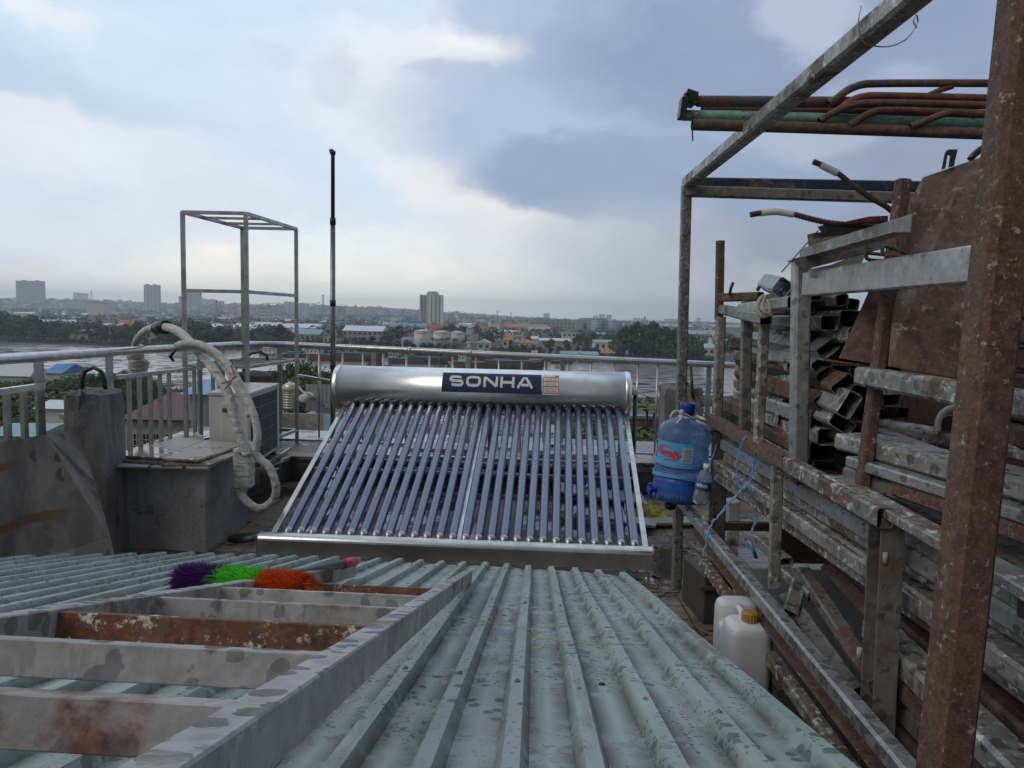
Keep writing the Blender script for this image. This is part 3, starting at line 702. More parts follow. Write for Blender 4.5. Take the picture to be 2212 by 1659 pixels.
for x in (-1.2, .012, 1.2):
    m = M(); m.chan((x, .0, .16), (x, 1.72, .83), .02, .035, .003, roll=R(90)); L('slope_rail', m, SSTEEL)
for x in (-1.18, .035, 1.18):
    m = M(); m.beam((x, 1.98, .0), (x, 1.93, .82), .035, .03); L('rear_leg', m, SSTEEL)
    m = M(); m.beam((x, .02, .02), (x, 1.98, .02), .03, .025); L('side_base', m, SSD)
m = M(); m.beam((-1.18, 1.96, .35), (1.18, 1.96, .35), .03, .03); m.beam((-1.18, 1.97, .02), (1.18, 1.97, .02), .03, .03); L('rear_bar', m, SSTEEL)
m = M(); m.beam((-1.2, .9, .44), (1.23, .9, .44), .03, .02); L('middle_bar', m, SSD)
for a0_, b0_ in (((1.2, 1.9, .75), (.62, .15, .12)), ((-1.2, 1.9, .75), (-.75, .3, .2)), ((1.2, 1.95, .7), (1.15, .7, .05)), ((-1.2, 1.95, .7), (-1.15, .8, .05))):
    m = M(); a_, b_ = V(a0_), V(b0_); k = 11
    for i in range(k): m.beam(a_.lerp(b_, (i+.08)/k), a_.lerp(b_, (i+.78)/k), .026, .003)
    for sgn in (-1, 1): m.beam(a_+V((0, 0, .012*sgn)), b_+V((0, 0, .012*sgn)), .003, .003)
    L('perforated_strap', m, SSTEEL)
m = M(); m.cyl((1.22, CY, CZ+.04), (1.28, CY, CZ+.04), .018); m.lathe([(.03, 0), (.03, .05)], (1.275, CY, CZ+.0)); L('tank_outlet', m, WHITEP)
m = M(); m.cyl((1.285, CY, .1), (1.285, CY, CZ+.02), .0165); L('drain_pipe', m, DGREEN)

# ---------------- things on the floor / ledge
WTILE = plain('grey_white_panel', (.34, .35, .36), .4, var=.2, scale=5, bump=.1)
def slabt(pts, t, mt, name, label, cat, group=None): m = M(); m.slab(pts, t); return B(m, name, mt, label=label, cat=cat, group=group, bev=.002)
slabt([at(1195, 1040, 6.9), at(1385, 1070, 6.85), at(1398, 1092, 6.45), at(1205, 1065, 6.5)], .02, WTILE, 'white_board', 'white panel lying on the floor right behind the glass tubes', 'panel')
slabt([onz(1215, 1095, .05), onz(1420, 1128, .05), onz(1415, 1142, .05), onz(1210, 1108, .05)], .02, WTILE, 'white_board', 'narrow pale plank on the floor in front of the yellow bag', 'plank')
slabt([onz(1380, 1122, .03), onz(1520, 1120, .03), onz(1525, 1133, .03), onz(1380, 1136, .03)], .02, plain('cream_plank', (.3, .28, .22), .6), 'cream_board', 'cream strip of board under the yellow plastic bag', 'plank')
for i, (u0, u1, v0, v1) in enumerate(((1130, 1235, 960, 984), (1180, 1300, 968, 992), (880, 1010, 962, 980), (700, 830, 966, 990))):
    slabt([onz(u0, v0, LZ+.05), onz(u1, v0+4, LZ+.05), onz(u1+6, v1, LZ+.05), onz(u0-4, v1-3, LZ+.05)], .04, WTILE if i < 2 else LIDM, 'loose_tile', ('pale tile slab on the ledge behind the right glass tubes', 'wide pale tile slab on the ledge nearest the tank outlet', 'beige tile slab on the ledge behind the middle tubes', 'beige tile slab on the ledge behind the left tubes')[i], 'tile')
slabt([onz(1350, 985, LZ+.03), onz(1460, 990, LZ+.03), onz(1500, 1006, LZ+.03), onz(1352, 1004, LZ+.03)], .02, LIDM, 'loose_tile', 'brown tile slab lying on the ledge near the blue jug', 'tile')
for i, (y, xx) in enumerate(((6.3, -2.03), (6.55, -2.06), (6.75, -2.08))):
    m = M(); m.slab([(xx-.22, y-.1, .29+.02*i), (xx+.02, y-.11, .29+.02*i), (xx+.05, y+.12, .29+.02*i), (xx-.2, y+.1, .29+.02*i)], .018)
    B(m, 'loose_tile', LIDM, label=('beige tile nearest under the air conditioner on the left ledge', 'second beige tile under the air conditioner', 'beige tile farthest back under the air conditioner')[i], cat='tile', bev=.002)
# yellow plastic bag
ybm, n_, p_ = mat('yellow_plastic'); v_ = objv(n_); setp(n_, p_, n_.mix(n_.noise(v_, 12, 4), (.42, .35, .02), (.72, .62, .07)), .25, 0, n_.noise(v_, 22, 5, .7), .02, 1.0)
bm = bmesh.new(); bmesh.ops.create_icosphere(bm, subdivisions=4, radius=1); m = M(); c_ = onz(1405, 1122, 0)
from mathutils import noise as mnoise
m.add([c_+V((q.co.x*.115*(1+.5*mnoise.noise(q.co*2.3)), q.co.y*.12*(1+.5*mnoise.noise(q.co*2.1+V((3, 0, 0)))), max(0, q.co.z+.25)*.075*(1+1.1*mnoise.noise(q.co*2.7+V((0, 5, 0)))))) + V((.0, 0, .022*abs(mnoise.noise(q.co*9)))) for q in bm.verts], [[x.index for x in f.verts] for f in bm.faces]); bm.free()
B(m, 'plastic_bag', ybm, label='crumpled yellow plastic bag on the floor between heater and water jug', cat='plastic bag', fix=False)
m = M(); m.slab([at(404, 962, 5.95), at(419, 936, 5.95), at(434, 944, 5.95), at(438, 966, 5.95)], .05, nrm=(0, -1, 0)); B(m, 'white_fitting', WHITEP, label='white plastic fitting behind the tiled lid left of the air conditioner', cat='fitting')
m = M(); m.box(at(880, 975, 7.3), (.05, .03, .08)); m.cyl(at(880, 985, 7.3), at(873, 992, 7.2), .015); B(m, 'red_valve', plain('red_paint', (.35, .02, .02)), label='small red valve on the ledge seen between the glass tubes', cat='valve', bev=.01)
m = M(); m.tube([at(735, 1018, 7.05), at(1000, 1022, 6.95), at(1340, 1052, 6.85)], .05, 12); B(m, 'green_pipe', DGREEN, label='long dark green pipe lying along the foot of the ledge', cat='pipe')
m = M(); m.tube([at(700, 990, 7.3), at(900, 985, 7.25), at(1330, 1008, 7.0)], .022, 10); B(m, 'steel_pipe', SSTEEL, label='shiny steel pipe lying along the ledge behind the heater', cat='pipe')

# ================================================================= CORRUGATED ROOF
rm_, n_, p_ = mat('teal_corrugated_sheet'); tc = n_.new('ShaderNodeTexCoord'); v_ = tc.outputs['Object']
a_ = n_.noise(v_, 2.5, 6, .6); b_ = n_.noise(v_, 14, 6, .7)
vd = n_.vm('ADD', v_, n_.vm('SCALE', n_.vm('SUBTRACT', n_.noise(v_, 35, 3, .6, col=True), (.5, .5, .5)), sc=.012))
cc = n_.mix(n_.mr(a_, .3, .7), (.25, .32, .295), (.35, .43, .40))
cc = n_.mix(n_.mr(b_, .5, .7, 0, .45), cc, (.33, .36, .34))
cc = n_.mix(n_.mr(n_.noise(n_.mapping(v_, loc=(3, 1, 0), scale=(3, .7, 1)), 3, 6, .7), .56, .7, 0, .6), cc, (.15, .15, .11))
gut = n_.new('ShaderNodeAttribute', attribute_name='gutter'); mos = n_.math('MULTIPLY', gut.outputs['Fac'], n_.mr(n_.noise(n_.mapping(v_, scale=(1, 1, 1)), 7, 6, .75), .34, .55))
cc = n_.mix(n_.math('MULTIPLY', mos, .85), cc, (.045, .042, .022))
w1 = n_.mr(n_.vor(n_.mapping(vd, scale=(1, .8, 1)), 26), .36, .30); w1 = n_.math('MULTIPLY', w1, n_.mr(n_.noise(v_, 3.2, 4, .6), .47, .56))
w2 = n_.mr(n_.vor(n_.mapping(vd, loc=(5, 5, 0)), 62), .30, .24); w2 = n_.math('MULTIPLY', w2, n_.mr(n_.noise(n_.mapping(v_, loc=(2, 7, 0)), 4, 4, .6), .46, .54))
wm = n_.math('MAXIMUM', w1, w2)
cc = n_.mix(n_.mr(n_.noise(n_.mapping(v_, loc=(1, 9, 0), scale=(2.2, .5, 1)), 2.2, 7, .7), .5, .68, 0, .55), cc, (.40, .42, .40))
cc = n_.mix(n_.mr(n_.noise(n_.mapping(v_, loc=(7, 2, 0), scale=(4, .35, 1)), 2.5, 6, .7), .58, .7, 0, .6), cc, (.14, .115, .08))
cc = n_.mix(n_.math('MULTIPLY', wm, .55), cc, (.05, .08, .08))
setp(n_, p_, cc, n_.math('SUBTRACT', .46, n_.math('MULTIPLY', wm, .34)), .05, n_.math('ADD', n_.math('MULTIPLY', wm, -.5), n_.math('MULTIPLY', b_, .25)), .002, .7)
RO = V((.263, 4.1, .217)); RD = ray(1157, 1070).normalized(); RS = V((math.cos(.03), -math.sin(.03), 0)); RN = RS.cross(RD).normalized()
RS = RD.cross(RN).normalized()
PITR = .127; per = [(-.5, 0), (-.21, 0), (-.10, 1), (.10, 1), (.21, 0)]; HR = .024
def far_t(s):   # far edge of the sheets (metres down-slope from RO)
    pts = [(-3.6, -.9), (-2.85, -.28), (-2.2, .28), (-1.0, .26), (-.29, .19), (.10, .02), (.38, -.13), (2, -.4)]
    for (a, fa), (b, fb) in zip(pts, pts[1:]):
        if s <= b: return fa+(fb-fa)*(s-a)/(b-a)
    return -.2
m = M(); att = []; xs = []
for k in range(-26, 4):
    for q, h in per: xs.append(((k+q)*PITR-.0225, h, k))
xs = [x for x in xs if x[0] < .40]
ts = [0, .06, .3, .7, 1.2, 1.8, 2.5, 3.3, 4.2]
vs = []
jk = {k: rnd.uniform(-.012, .012) for k in range(-30, 6)}
for s_, h, k in xs:
    for t in ts:
        wob = .004*math.sin(k*1.7+t*3)
        sheet = -.002 if (k//6) % 2 else 0
        vs.append(RO+RS*(s_+wob*.5)+RD*(far_t(round(s_/PITR)*PITR)+jk[k]-t)+RN*(h*HR+wob*.5+sheet))
nt = len(ts)
m.add(vs, [(i*nt+j, (i+1)*nt+j, (i+1)*nt+j+1, i*nt+j+1) for i in range(len(xs)-1) for j in range(nt-1)])
ro = B(m, 'corrugated_roof', rm_, label='pale green corrugated metal roof sheet sloping away with rain drops on it', cat='roof', loc=RO, fix=False)
at_ = ro.data.attributes.new('gutter', 'FLOAT', 'POINT')
for i in range(len(xs)):
    for j in range(nt): at_.data[i*nt+j].value = 1.0 if per[i % 5][0] in (-.21, .21) else 0.0
md = ro.modifiers.new('thick', 'SOLIDIFY'); md.thickness = .0012
# rotate object frame so that texture coords run in the sheet plane
def nyl(pts, name, label, mt, r=.0012): m = M(); m.tube(smooth_path(pts, 5), r, 5); return B(m, name, mt, label=label, cat='string')
def onroof(u, v, h=.027): return (lambda r: CP+r*(((RO+RN*h)-CP).dot(RN)/r.dot(RN)))(ray(u, v))
STR = plain('straw_string', (.36, .34, .2), .7)
nyl([onroof(1000, 1330), onroof(1060, 1345), onroof(1140, 1358), onroof(1180, 1372), onroof(1172, 1400), onroof(1148, 1396), onroof(1165, 1380), onroof(1230, 1385), onroof(1350, 1392)], 'string', 'thin straw coloured string curled on the green roof sheet', STR)
m = M()
for u, v in ((1262, 1555), (1205, 1320), (1300, 1480), (1368, 1465), (1120, 1430)): q = onroof(u, v, .001); m.lathe([(.007, 0), (.007, .003), (.004, .006), (0, .007)], q, RN, 8)
B(m, 'roof_screws', BLACK, ro)
WSH = plain('screw_washer', (.2, .19, .175), .6)
for k in range(-22, 3):
    for t in (.35, 1.55, 2.75):
        m = M(); c = RO+RS*(k*PITR-.0225)+RD*(far_t(k*PITR)-t)+RN*(HR*1.02); m.lathe([(.0065, 0), (.006, .0015), (.0035, .002), (.0035, .0045), (0, .005)], c, RN, 8); B(m, 'roof_screw', WSH, ro)

# ---------------- ladder lying on the roof
ld0 = V((-.177, 3.3, .489)); LD = ray(1109, 1172).normalized(); LW = (at(533, 1246, 2.07)-at(935, 1264, 2.04)); LWn = LW.normalized()
LN = LD.cross(LWn).normalized();  LN = LN if LN.z > 0 else -LN
lad = T('rusty_ladder', 'long white painted steel ladder with rusty rungs lying on the green roof', 'ladder', ld0)
def rr(p, ln): return p
p1 = at(935, 1264, 2.04)
for s_, W_ in ((0, V((0, 0, 0))), (1, LW)):
    m = M(); e0 = ld0+W_-LN*.025 if s_ == 0 else ld0+W_-LN*.025
    m.hollow(e0, e0-LD*3.35, .036, .05, .0025, up=LN, c=.06); B(m, 'side_rail', LADDER, lad, bev=.0015)
k = 0
dists = [1.30, 1.60, 1.94, 2.27, 2.56, 2.84, 3.13]
for i, dd in enumerate(dists):
    a = ld0-LD*dd-LN*.026+LWn*.018; m = M(); m.hollow(a, a+LWn*(LW.length-.036), .024, .042, .002, up=LN, c=.06)
    B(m, 'rung', LRUST if i in (0, 3) else LADDER, lad, label='heavily rusted rung' if i in (0, 3) else None, bev=.001)

# ---------------- three colour duster
def bristles(p0, p1, r, n, cols, rt):
    m = M(); d = (p1-p0); ax = d.normalized(); _, x, y = m.frame(p0, p1)
    for i in range(n):
        t = rnd.random(); a = rnd.uniform(0, 2*math.pi); q = p0+d*t; o = x*math.cos(a)+y*math.sin(a)
        L_ = r*rnd.uniform(.75, 1.12); tip = q+(o+ax*rnd.gauss(.1, .45)).normalized()*L_-V((0, 0, L_*.30))
        sd_ = ax.cross(o)*.0013; mid = q.lerp(tip, .55)+V((0, 0, .004))
        m.add([q-sd_, q+sd_, mid+sd_, mid-sd_, tip], [(0, 1, 2, 3), (3, 2, 4)])
    return m
h0, h1_ = at(398, 1246, 2.15), at(655, 1268, 2.02)
du = T('feather_duster', 'plastic duster with purple, green and orange bristles lying on the ladder', 'duster', h0.lerp(h1_, .5))
def brm(nm, c):
    m, n, p = mat(nm); f = n.noise(objv(n), 60, 3)
    setp(n, p, n.mix(f, tuple(x*.55 for x in c), c), .45, Subsurface_Weight=0.0); return m
for a, b, nm, c, cnt in ((.0, .33, 'purple_bristles', (.15, .035, .24), 8000), (.33, .68, 'green_bristles', (.18, .90, .05), 8500), (.68, 1.0, 'orange_bristles', (.95, .17, .03), 8500)):
    B(bristles(h0.lerp(h1_, a), h0.lerp(h1_, b), .066, cnt, None, None), nm, brm(nm, c), du, fix=False)
m = M(); m.cyl(h0, h1_, .009); B(m, 'core_rod', BLACK, du)
m = M(); m.cyl(at(575, 1252, 2.35), at(742, 1218, 3.05), .0165, n=14); B(m, 'handle', plain('grey_handle', (.06, .065, .07), .35), du)
m = M(); m.cyl(at(741, 1218.4, 3.04), at(766, 1213, 3.15), .02, n=14); B(m, 'pink_grip', plain('pink_plastic', (.6, .05, .12), .4), du)
# ================================================================= SCRAP RACK
rk = T('storage_rack', 'tall weathered steel rack of posts and rails holding scrap tubes on the right', 'rack', (1.1, 3.4, 0))
def part(m, name, mt, parent=rk, bev=.002, **kw): return B(m, name, mt, parent, bev=bev, **kw)
def vpost(u0, v0, u1, v1, D, w_, mt, name='post', d2=None, zb=None, h_=None, **kw):
    a, b = at(u0, v0, D), at(u1, v1, d2 or D)
    if zb is not None: a = V((a.x+(a.x-b.x)*(a.z-zb)/(b.z-a.z+1e-6)*1.0 if False else a.x, a.y, zb))
    m = M(); m.hollow(a, b, w_, h_ or w_, .003, up=(0, 1, 0)); return part(m, name, mt, **kw)
vpost(1461, 1270, 1483, 402, 4.49, .056, steel('dark_weathered_post', (.17, .17, .16), .35, 9, .5, .15, fleck=.3))
vpost(1542, 1318, 1556, 932, 4.2, .085, GALVD, zb=0, h_=.05)
vpost(1553, 690, 1556, 520, 4.2, .042, RUST)
vpost(1549, 906, 1557, 684, 4.18, .05, GALV)
vpost(1608, 942, 1614, 650, 3.62, .05, GALVD, h_=.035)
vpost(1638, 955, 1652, 677, 3.3, .04, GALV)
vpost(1725, 1001, 1731, 560, 2.9, .062, GALVC)
vpost(1862, 1052, 1951, 388, 2.42, .036, RUST, h_=.045)
vpost(2038, 1659, 2222, -40, 1.5, .082, RUST, zb=None, d2=1.55)
a = at(2038, 1659, 1.5); m = M(); m.hollow((a.x-.02, a.y, 0), (a.x, a.y, a.z), .082, .082, .003, up=(0, 1, 0)); part(m, 'post', RUST)
vpost(1657, 1440, 1654, 1340, 3.0, .05, GALVD, zb=0)
vpost(1672, 1270, 1679, 1008, 3.02, .045, GALV, h_=.03)
# wide slotted post
a, b = at(1900, 1560, 2.17), at(1916, 1112, 2.17)
m = M(); m.chan((a.x, a.y, 0), b, .07, .08, .004, up=(1, 0, 0), roll=R(90)); part(m, 'post', GALVD)
for u, v in ((1912, 1205), (1856, 1412)):
    m = M(); c = at(u, v, 2.13); m.cyl(c+V((0, 0, .017)), c-V((0, 0, .017)), .0075, n=8); part(m, 'post_slot', bpy.data.materials.get('slot_bright') or plain('slot_bright', (.3, .3, .29)), bev=0)
# rails along the rack
m = M(); m.hollow((1.02, 4.55, .55), (.955, .9, .55), .055, .055, .003); part(m, 'lower_rail', steel('wet_spotted_galvanised', (.33, .33, .33), .28, 7, .75, .4, .4))
m = M(); m.angle((1.055, 4.2, .44), (.995, .9, .44), .04, .045); part(m, 'lower_angle', RUST)
m = M(); m.hollow((1.05, 4.0, .33), (1.0, .9, .30), .05, .05, .003); part(m, 'foot_rail', GRUST)
m = M(); m.chan((1.115, 4.22, 1.075), (1.085, 2.93, 1.075), .05, .055, .004, roll=R(180)); part(m, 'middle_rail', RUST)
m = M(); m.hollow((1.085, 2.92, 1.07), (1.07, 2.12, 1.07), .05, .06, .003); part(m, 'middle_rail', GRUST)
m = M(); m.hollow((1.11, 2.56, 1.09), (1.09, .9, 1.06), .075, .03, .003); part(m, 'middle_rail', GALV)
m = M(); m.hollow((1.085, 2.84, 1.762), (1.10, 1.79, 1.768), .035, .09, .0025); part(m, 'upper_rail', GALVC)
m = M(); m.angle((1.09, 2.93, 1.85), (1.04, 2.02, 1.86), .05, .05, roll=R(0)); part(m, 'upper_angle', GALVD)
m = M(); m.hollow((1.14, 2.46, 1.452), (1.12, 1.2, 1.452), .06, .06, .003, roll=R(0)); part(m, 'upper_rail', GALV)
# cross members to the right
for y, z in ((4.2, 1.04), (2.95, 1.04), (1.6, 1.04), (4.2, .5), (2.2, .5)):
    m = M(); m.beam((1.12, y, z-.03), (2.35, y, z-.03), .045, .045); part(m, 'cross_member', RUSTD)
for y in (1.2, 3.0, 4.4):
    m = M(); m.beam((2.4, y, 0), (2.4, y, 1.9), .05, .05); part(m, 'post', RUSTD)
# canopy
cn = T('canopy_frame', 'overhead frame of galvanised beams running from the corner post towards the camera', 'frame', at(1484, 395, 4.49))
ca, cb = at(1487, 394, 4.49), at(1966, -5, 1.95); cd = (cb-ca)
m = M(); m.hollow(ca-cd*.01, ca+cd*1.35, .068, .062, .003); part(m, 'long_beam', GALV, cn)
m = M(); m.hollow(at(1496, 395, 4.62), at(2035, 405, 4.45), .05, .062, .003); part(m, 'cross_beam', BLUEB, cn, label='navy painted cross beam')
m = M(); m.hollow(at(1480, 413, 4.47), at(2035, 430, 4.35), .05, .062, .003); part(m, 'cross_beam', GALVD, cn, label='dull grey cross beam')
m = M(); q = ca+cd*.93; m.tube(smooth_path([q+V((-.045, 0, .05)), q+V((-.05, 0, 0)), q+V((-.03, 0, -.045)), q+V((.03, 0, -.055)), q+V((.08, -.0, -.035)), q+V((.105, 0, .0))], 5), .002, 5); m.tube(smooth_path([q+V((.105, 0, .0)), q+V((.115, .01, .015)), q+V((.105, 0, .03)), q+V((.098, 0, .015)), q+V((.108, 0, -.005))], 5), .0022, 5)
part(m, 'hanging_wire', SSD, cn, bev=0)

# bundle of scaffold pipes on top
def z6(x, y, D): return at(1438+.3667*x, .3667*y, D)
def rusty(name, base, amt): return steel(name, base, amt, 8, .2, .05, .5)
PB, PR, PG, PN = rusty('blue_grey_pipe', (.07, .085, .105), .55), rusty('red_pipe', (.22, .055, .035), .45), rusty('mint_green_pipe', (.24, .46, .38), .42), rusty('brown_pipe', (.16, .12, .08), .85)
G1 = 'scaffold pipes lying across the canopy beam'
def pipes(name, pts, r, mt, label, n=14):
    m = M(); P = smooth_path(pts, 5) if len(pts) > 2 else [V(p) for p in pts]
    m.tube(P, r, n, caps=False); m.tube(P[::-1], r-.003, n, caps=False)
    d0 = (P[1]-P[0]).normalized()
    return B(m, name, mt, label=label, cat='pipe', group=G1)
D3 = 3.35
pipes('scaffold_pipe', [z6(185, 596, D3), z6(1100, 603, D3), z6(1900, 612, D3+.1), z6(2350, 612, D3)], .0235, PB, 'dark blue grey scaffold pipe with a black clamp on its left end')
pipes('scaffold_pipe', [z6(105, 680, D3), z6(560, 687, D3), z6(1300, 712, D3), z6(2350, 748, D3)], .0225, PG, 'mint green scaffold pipe with rusty left end')
pipes('scaffold_pipe', [z6(155, 735, D3-.06), z6(800, 752, D3-.06), z6(2350, 805, D3-.1)], .0235, PN, 'lowest brown rusty scaffold pipe of the bundle')
pipes('scaffold_pipe', [z6(210, 648, D3+.06), z6(900, 655, D3+.06), z6(1500, 668, D3+.06), z6(2350, 690, D3+.06)], .0175, PR, 'thin red scaffold pipe showing between the blue and green ones')
pipes('bent_pipe', [z6(960, 612, D3-.04), z6(1010, 578, D3-.04), z6(1070, 532, D3-.03), z6(1150, 500, D3), z6(1250, 492, D3), z6(1600, 490, D3), z6(2350, 492, D3)], .0165, PB, 'topmost bent blue grey pipe of the bundle')
pipes('bent_pipe', [z6(980, 672, D3-.05), z6(1030, 640, D3-.05), z6(1090, 596, D3-.05), z6(1180, 568, D3-.04), z6(1300, 566, D3-.03), z6(1600, 572, D3), z6(2350, 590, D3)], .0165, PR, 'bent red pipe second from the top')
pipes('bent_pipe', [z6(905, 712, D3-.07), z6(960, 680, D3-.07), z6(1040, 640, D3-.07), z6(1140, 612, D3-.07), z6(1280, 606, D3-.06), z6(1600, 612, D3-.05), z6(2350, 632, D3)], .015, PN, 'bent brown pipe under the bent red one')
pipes('bent_pipe', [z6(1080, 742, D3-.08), z6(1140, 702, D3-.08), z6(1210, 666, D3-.08), z6(1300, 652, D3-.08), z6(1600, 660, D3-.07), z6(2350, 690, D3-.05)], .016, rusty('maroon_pipe', (.12, .04, .035), .5), 'bent dark maroon pipe lowest of the bent ones')
pipes('bent_pipe', [z6(1500, 585, D3), z6(1560, 556, D3), z6(1620, 530, D3), z6(1690, 508, D3)], .012, PN, 'short brown stub slanting between the two upper bent pipes')
pipes('bent_pipe', [z6(1440, 745, D3-.1), z6(1520, 716, D3-.1), z6(1600, 684, D3-.1), z6(1680, 664, D3-.1)], .014, PN, 'short brown stub slanting over the green pipe')
m = M(); c = z6(140, 610, D3); m.box(c+V((0, 0, .02)), (.05, .07, .055), Matrix.Rotation(.3, 3, 'Y')); m.box(z6(100, 640, D3-.01), (.028, .06, .085), Matrix.Rotation(.1, 3, 'Y')); m.lathe([(.024, 0), (.024, .06)], z6(185, 590, D3), (-1, 0, .1), 12)
m.tube([z6(110, 560, D3-.04), z6(130, 545, D3-.04), z6(150, 560, D3-.04), z6(150, 600, D3-.04)], .004, 6); m.tube([z6(170, 610, D3-.05), z6(190, 600, D3-.05), z6(205, 595, D3-.05), z6(212, 635, D3-.05)], .005, 6)
B(m, 'pipe_clamp', BLACK, label='black clamp on the left end of the pipe bundle', cat='clamp', bev=.006)
m = M(); m.tube([z6(157, 770, D3-.06), z6(159, 832, D3-.06)], .003, 6); B(m, 'wire_end', BLACK, label='short wire hanging from the lowest pipe of the bundle', cat='wire')

# ---------------- scrap steel
GT, GU, GL = 'scrap steel tubes stacked in the upper part of the rack', 'scrap steel tubes with open ends in the upper rack', 'long steel tubes stacked in the lower part of the rack'
MATS = {'galv': GALV, 'clean': GALVC, 'dull': GALVD, 'half': GRUST, 'rust': RUST, 'dark': RUSTD}
WORD = {'galv': 'spotted galvanised', 'clean': 'clean light galvanised', 'dull': 'dull grey', 'half': 'half rusted', 'rust': 'rusty brown', 'dark': 'dark rusted'}
def scrap(p0, p1, w_, h_, mt, label, group, roll=0, kind='tube', name='steel_tube'):
    m = M()
    if kind == 'tube': m.hollow(p0, p1, w_, h_, .0035, roll=roll)
    elif kind == 'chan': m.chan(p0, p1, w_, h_, .004, roll=roll)
    elif kind == 'angle': m.angle(p0, p1, w_, h_, .004, roll=roll)
    return B(m, name, MATS[mt], label=label, cat='steel ' + {'tube': 'tube', 'chan': 'channel', 'angle': 'angle'}[kind], group=group, bev=.0015, fix=False)
# left column of tubes, seen between the two far posts; heading about 8 degrees off the rack
ORD = ['lowest', 'second from the bottom', 'third from the bottom', 'fourth from the bottom', 'fifth from the bottom', 'sixth from the bottom', 'seventh from the bottom', 'eighth from the bottom', 'ninth from the bottom', 'tenth from the bottom', 'topmost']
z = 1.135
colm = ['half', 'galv', 'half', 'rust', 'galv', 'galv', 'clean', 'half', 'clean', 'rust', 'dull']
for i, k in enumerate(colm):
    h = (.062, .06, .055, .05, .06, .055, .06, .065, .05, .05, .05)[i]; hd = R(6+rnd.uniform(-2, 2)); x0 = 1.185+rnd.uniform(-.01, .015)
    a = V((x0, 3.1+rnd.uniform(-.1, .15), z)); b = a+V((math.sin(hd), math.cos(hd), 0))*1.15
    scrap(a, b, .065, h, k, f'{WORD[k]} tube, {ORD[i]} right of the far rusty post', GT, kind='tube')
    z += h+.003
# inner fill, rows deeper in the rack
xs_ = [1.26, 1.36, 1.46, 1.57, 1.69]
for j, x in enumerate(xs_):
    z = 1.13
    for i in range(8 if j < 3 else 7):
        k = rnd.choice(['galv', 'dull', 'half', 'rust', 'dark', 'dark']); h = rnd.uniform(.06, .085); hd = R(rnd.uniform(-1, 5))
        y0 = 2.85+.12*j+rnd.uniform(-.08, .25); a = V((x+rnd.uniform(-.01, .01), y0, z)); b = a+V((math.sin(hd)*1.0, math.cos(hd)*1.3, rnd.uniform(-.01, .01)))
        scrap(a, b, .08, h-.004, k, f'{WORD[k]} tube deep in the upper rack, {ORD[i]}, {["first", "second", "third", "fourth", "fifth"][j]} stack inwards', 'scrap tubes deep in the upper rack')
        z += h
# tubes with visible near ends: (u, v, w px, h px, D, material, roll deg, kind, label)
def z5(x, y): return (1327+.4*x, 553+.4*y)
ENDS = [
    (1165, 362, .066, .055, 2.72, 'half', 0, 'tube', 'cream and rust spotted tube, its open end highest beside the thick front post'),
    (1232, 238, .05, .045, 2.9, 'dull', 12, 'tube', 'small dark open ended tube just under the long upper rail'),
    (1292, 262, .045, .045, 2.9, 'dull', -8, 'tube', 'second small open ended tube under the upper rail, nearer the brown plate'),
    (1150, 505, .075, .05, 2.75, 'clean', 40, 'chan', 'light channel with its open side tilted up beside the thick front post'),
    (1125, 592, .065, .06, 2.6, 'clean', 40, 'tube', 'light galvanised tube lying on its edge in the pile behind the thick front post'),
    (1150, 660, .07, .07, 2.78, 'dark', 35, 'tube', 'dark rusted tube on edge below the light diamond shaped one'),
    (1242, 700, .085, .05, 2.62, 'rust', 42, 'tube', 'flat brown tube on edge with an ochre streak'),
    (1142, 788, .07, .065, 2.6, 'rust', 38, 'tube', 'brown tube on edge lowest left of the tilted group'),
    (1272, 805, .05, .09, 2.5, 'galv', -28, 'tube', 'tall pale tube standing tilted on its corner with a bright rim'),
    (1112, 888, .065, .07, 2.62, 'half', 0, 'tube', 'square tube with rust rimmed open end and a bolt hole'),
    (1232, 905, .085, .05, 2.5, 'galv', -32, 'tube', 'grey tube with an oval hole lying tilted right of the square rimmed one'),
    (1165, 978, .085, .06, 2.55, 'galv', 2, 'tube', 'grey tube with rusty open end under the square rimmed one'),
    (1125, 1055, .085, .07, 2.56, 'dark', 0, 'tube', 'maroon brown tube at the bottom of the open ended pile'),
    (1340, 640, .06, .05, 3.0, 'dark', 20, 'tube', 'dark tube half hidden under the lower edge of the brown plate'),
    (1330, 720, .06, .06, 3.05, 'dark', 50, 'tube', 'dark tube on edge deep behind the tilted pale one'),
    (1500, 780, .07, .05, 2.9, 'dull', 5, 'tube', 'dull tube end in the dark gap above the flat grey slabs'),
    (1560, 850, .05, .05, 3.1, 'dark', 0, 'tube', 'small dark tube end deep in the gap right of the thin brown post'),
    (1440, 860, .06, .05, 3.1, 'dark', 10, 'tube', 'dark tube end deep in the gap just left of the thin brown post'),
    (1700, 1080, .07, .06, 2.4, 'dull', 0, 'tube', 'dull tube half hidden below the flat grey slabs'),
]
for x, y, w_, h_, D, k, rl_, kd, lb in ENDS:
    uu, vv = z5(x, y); D2 = max(D, (1.155+w_*.6)*FOC/(uu-1106)); w_ *= D2/D; h_ *= D2/D; e = at(uu, vv, D2); hd = R(rnd.uniform(0, 5)); ln = 1.1 if D < 2.95 else .8
    f = e+V((math.sin(hd)*ln, math.cos(hd)*ln, rnd.uniform(-.01, .03)))
    scrap(e, f, w_, h_, k, lb, GU, R(-rl_), kd)
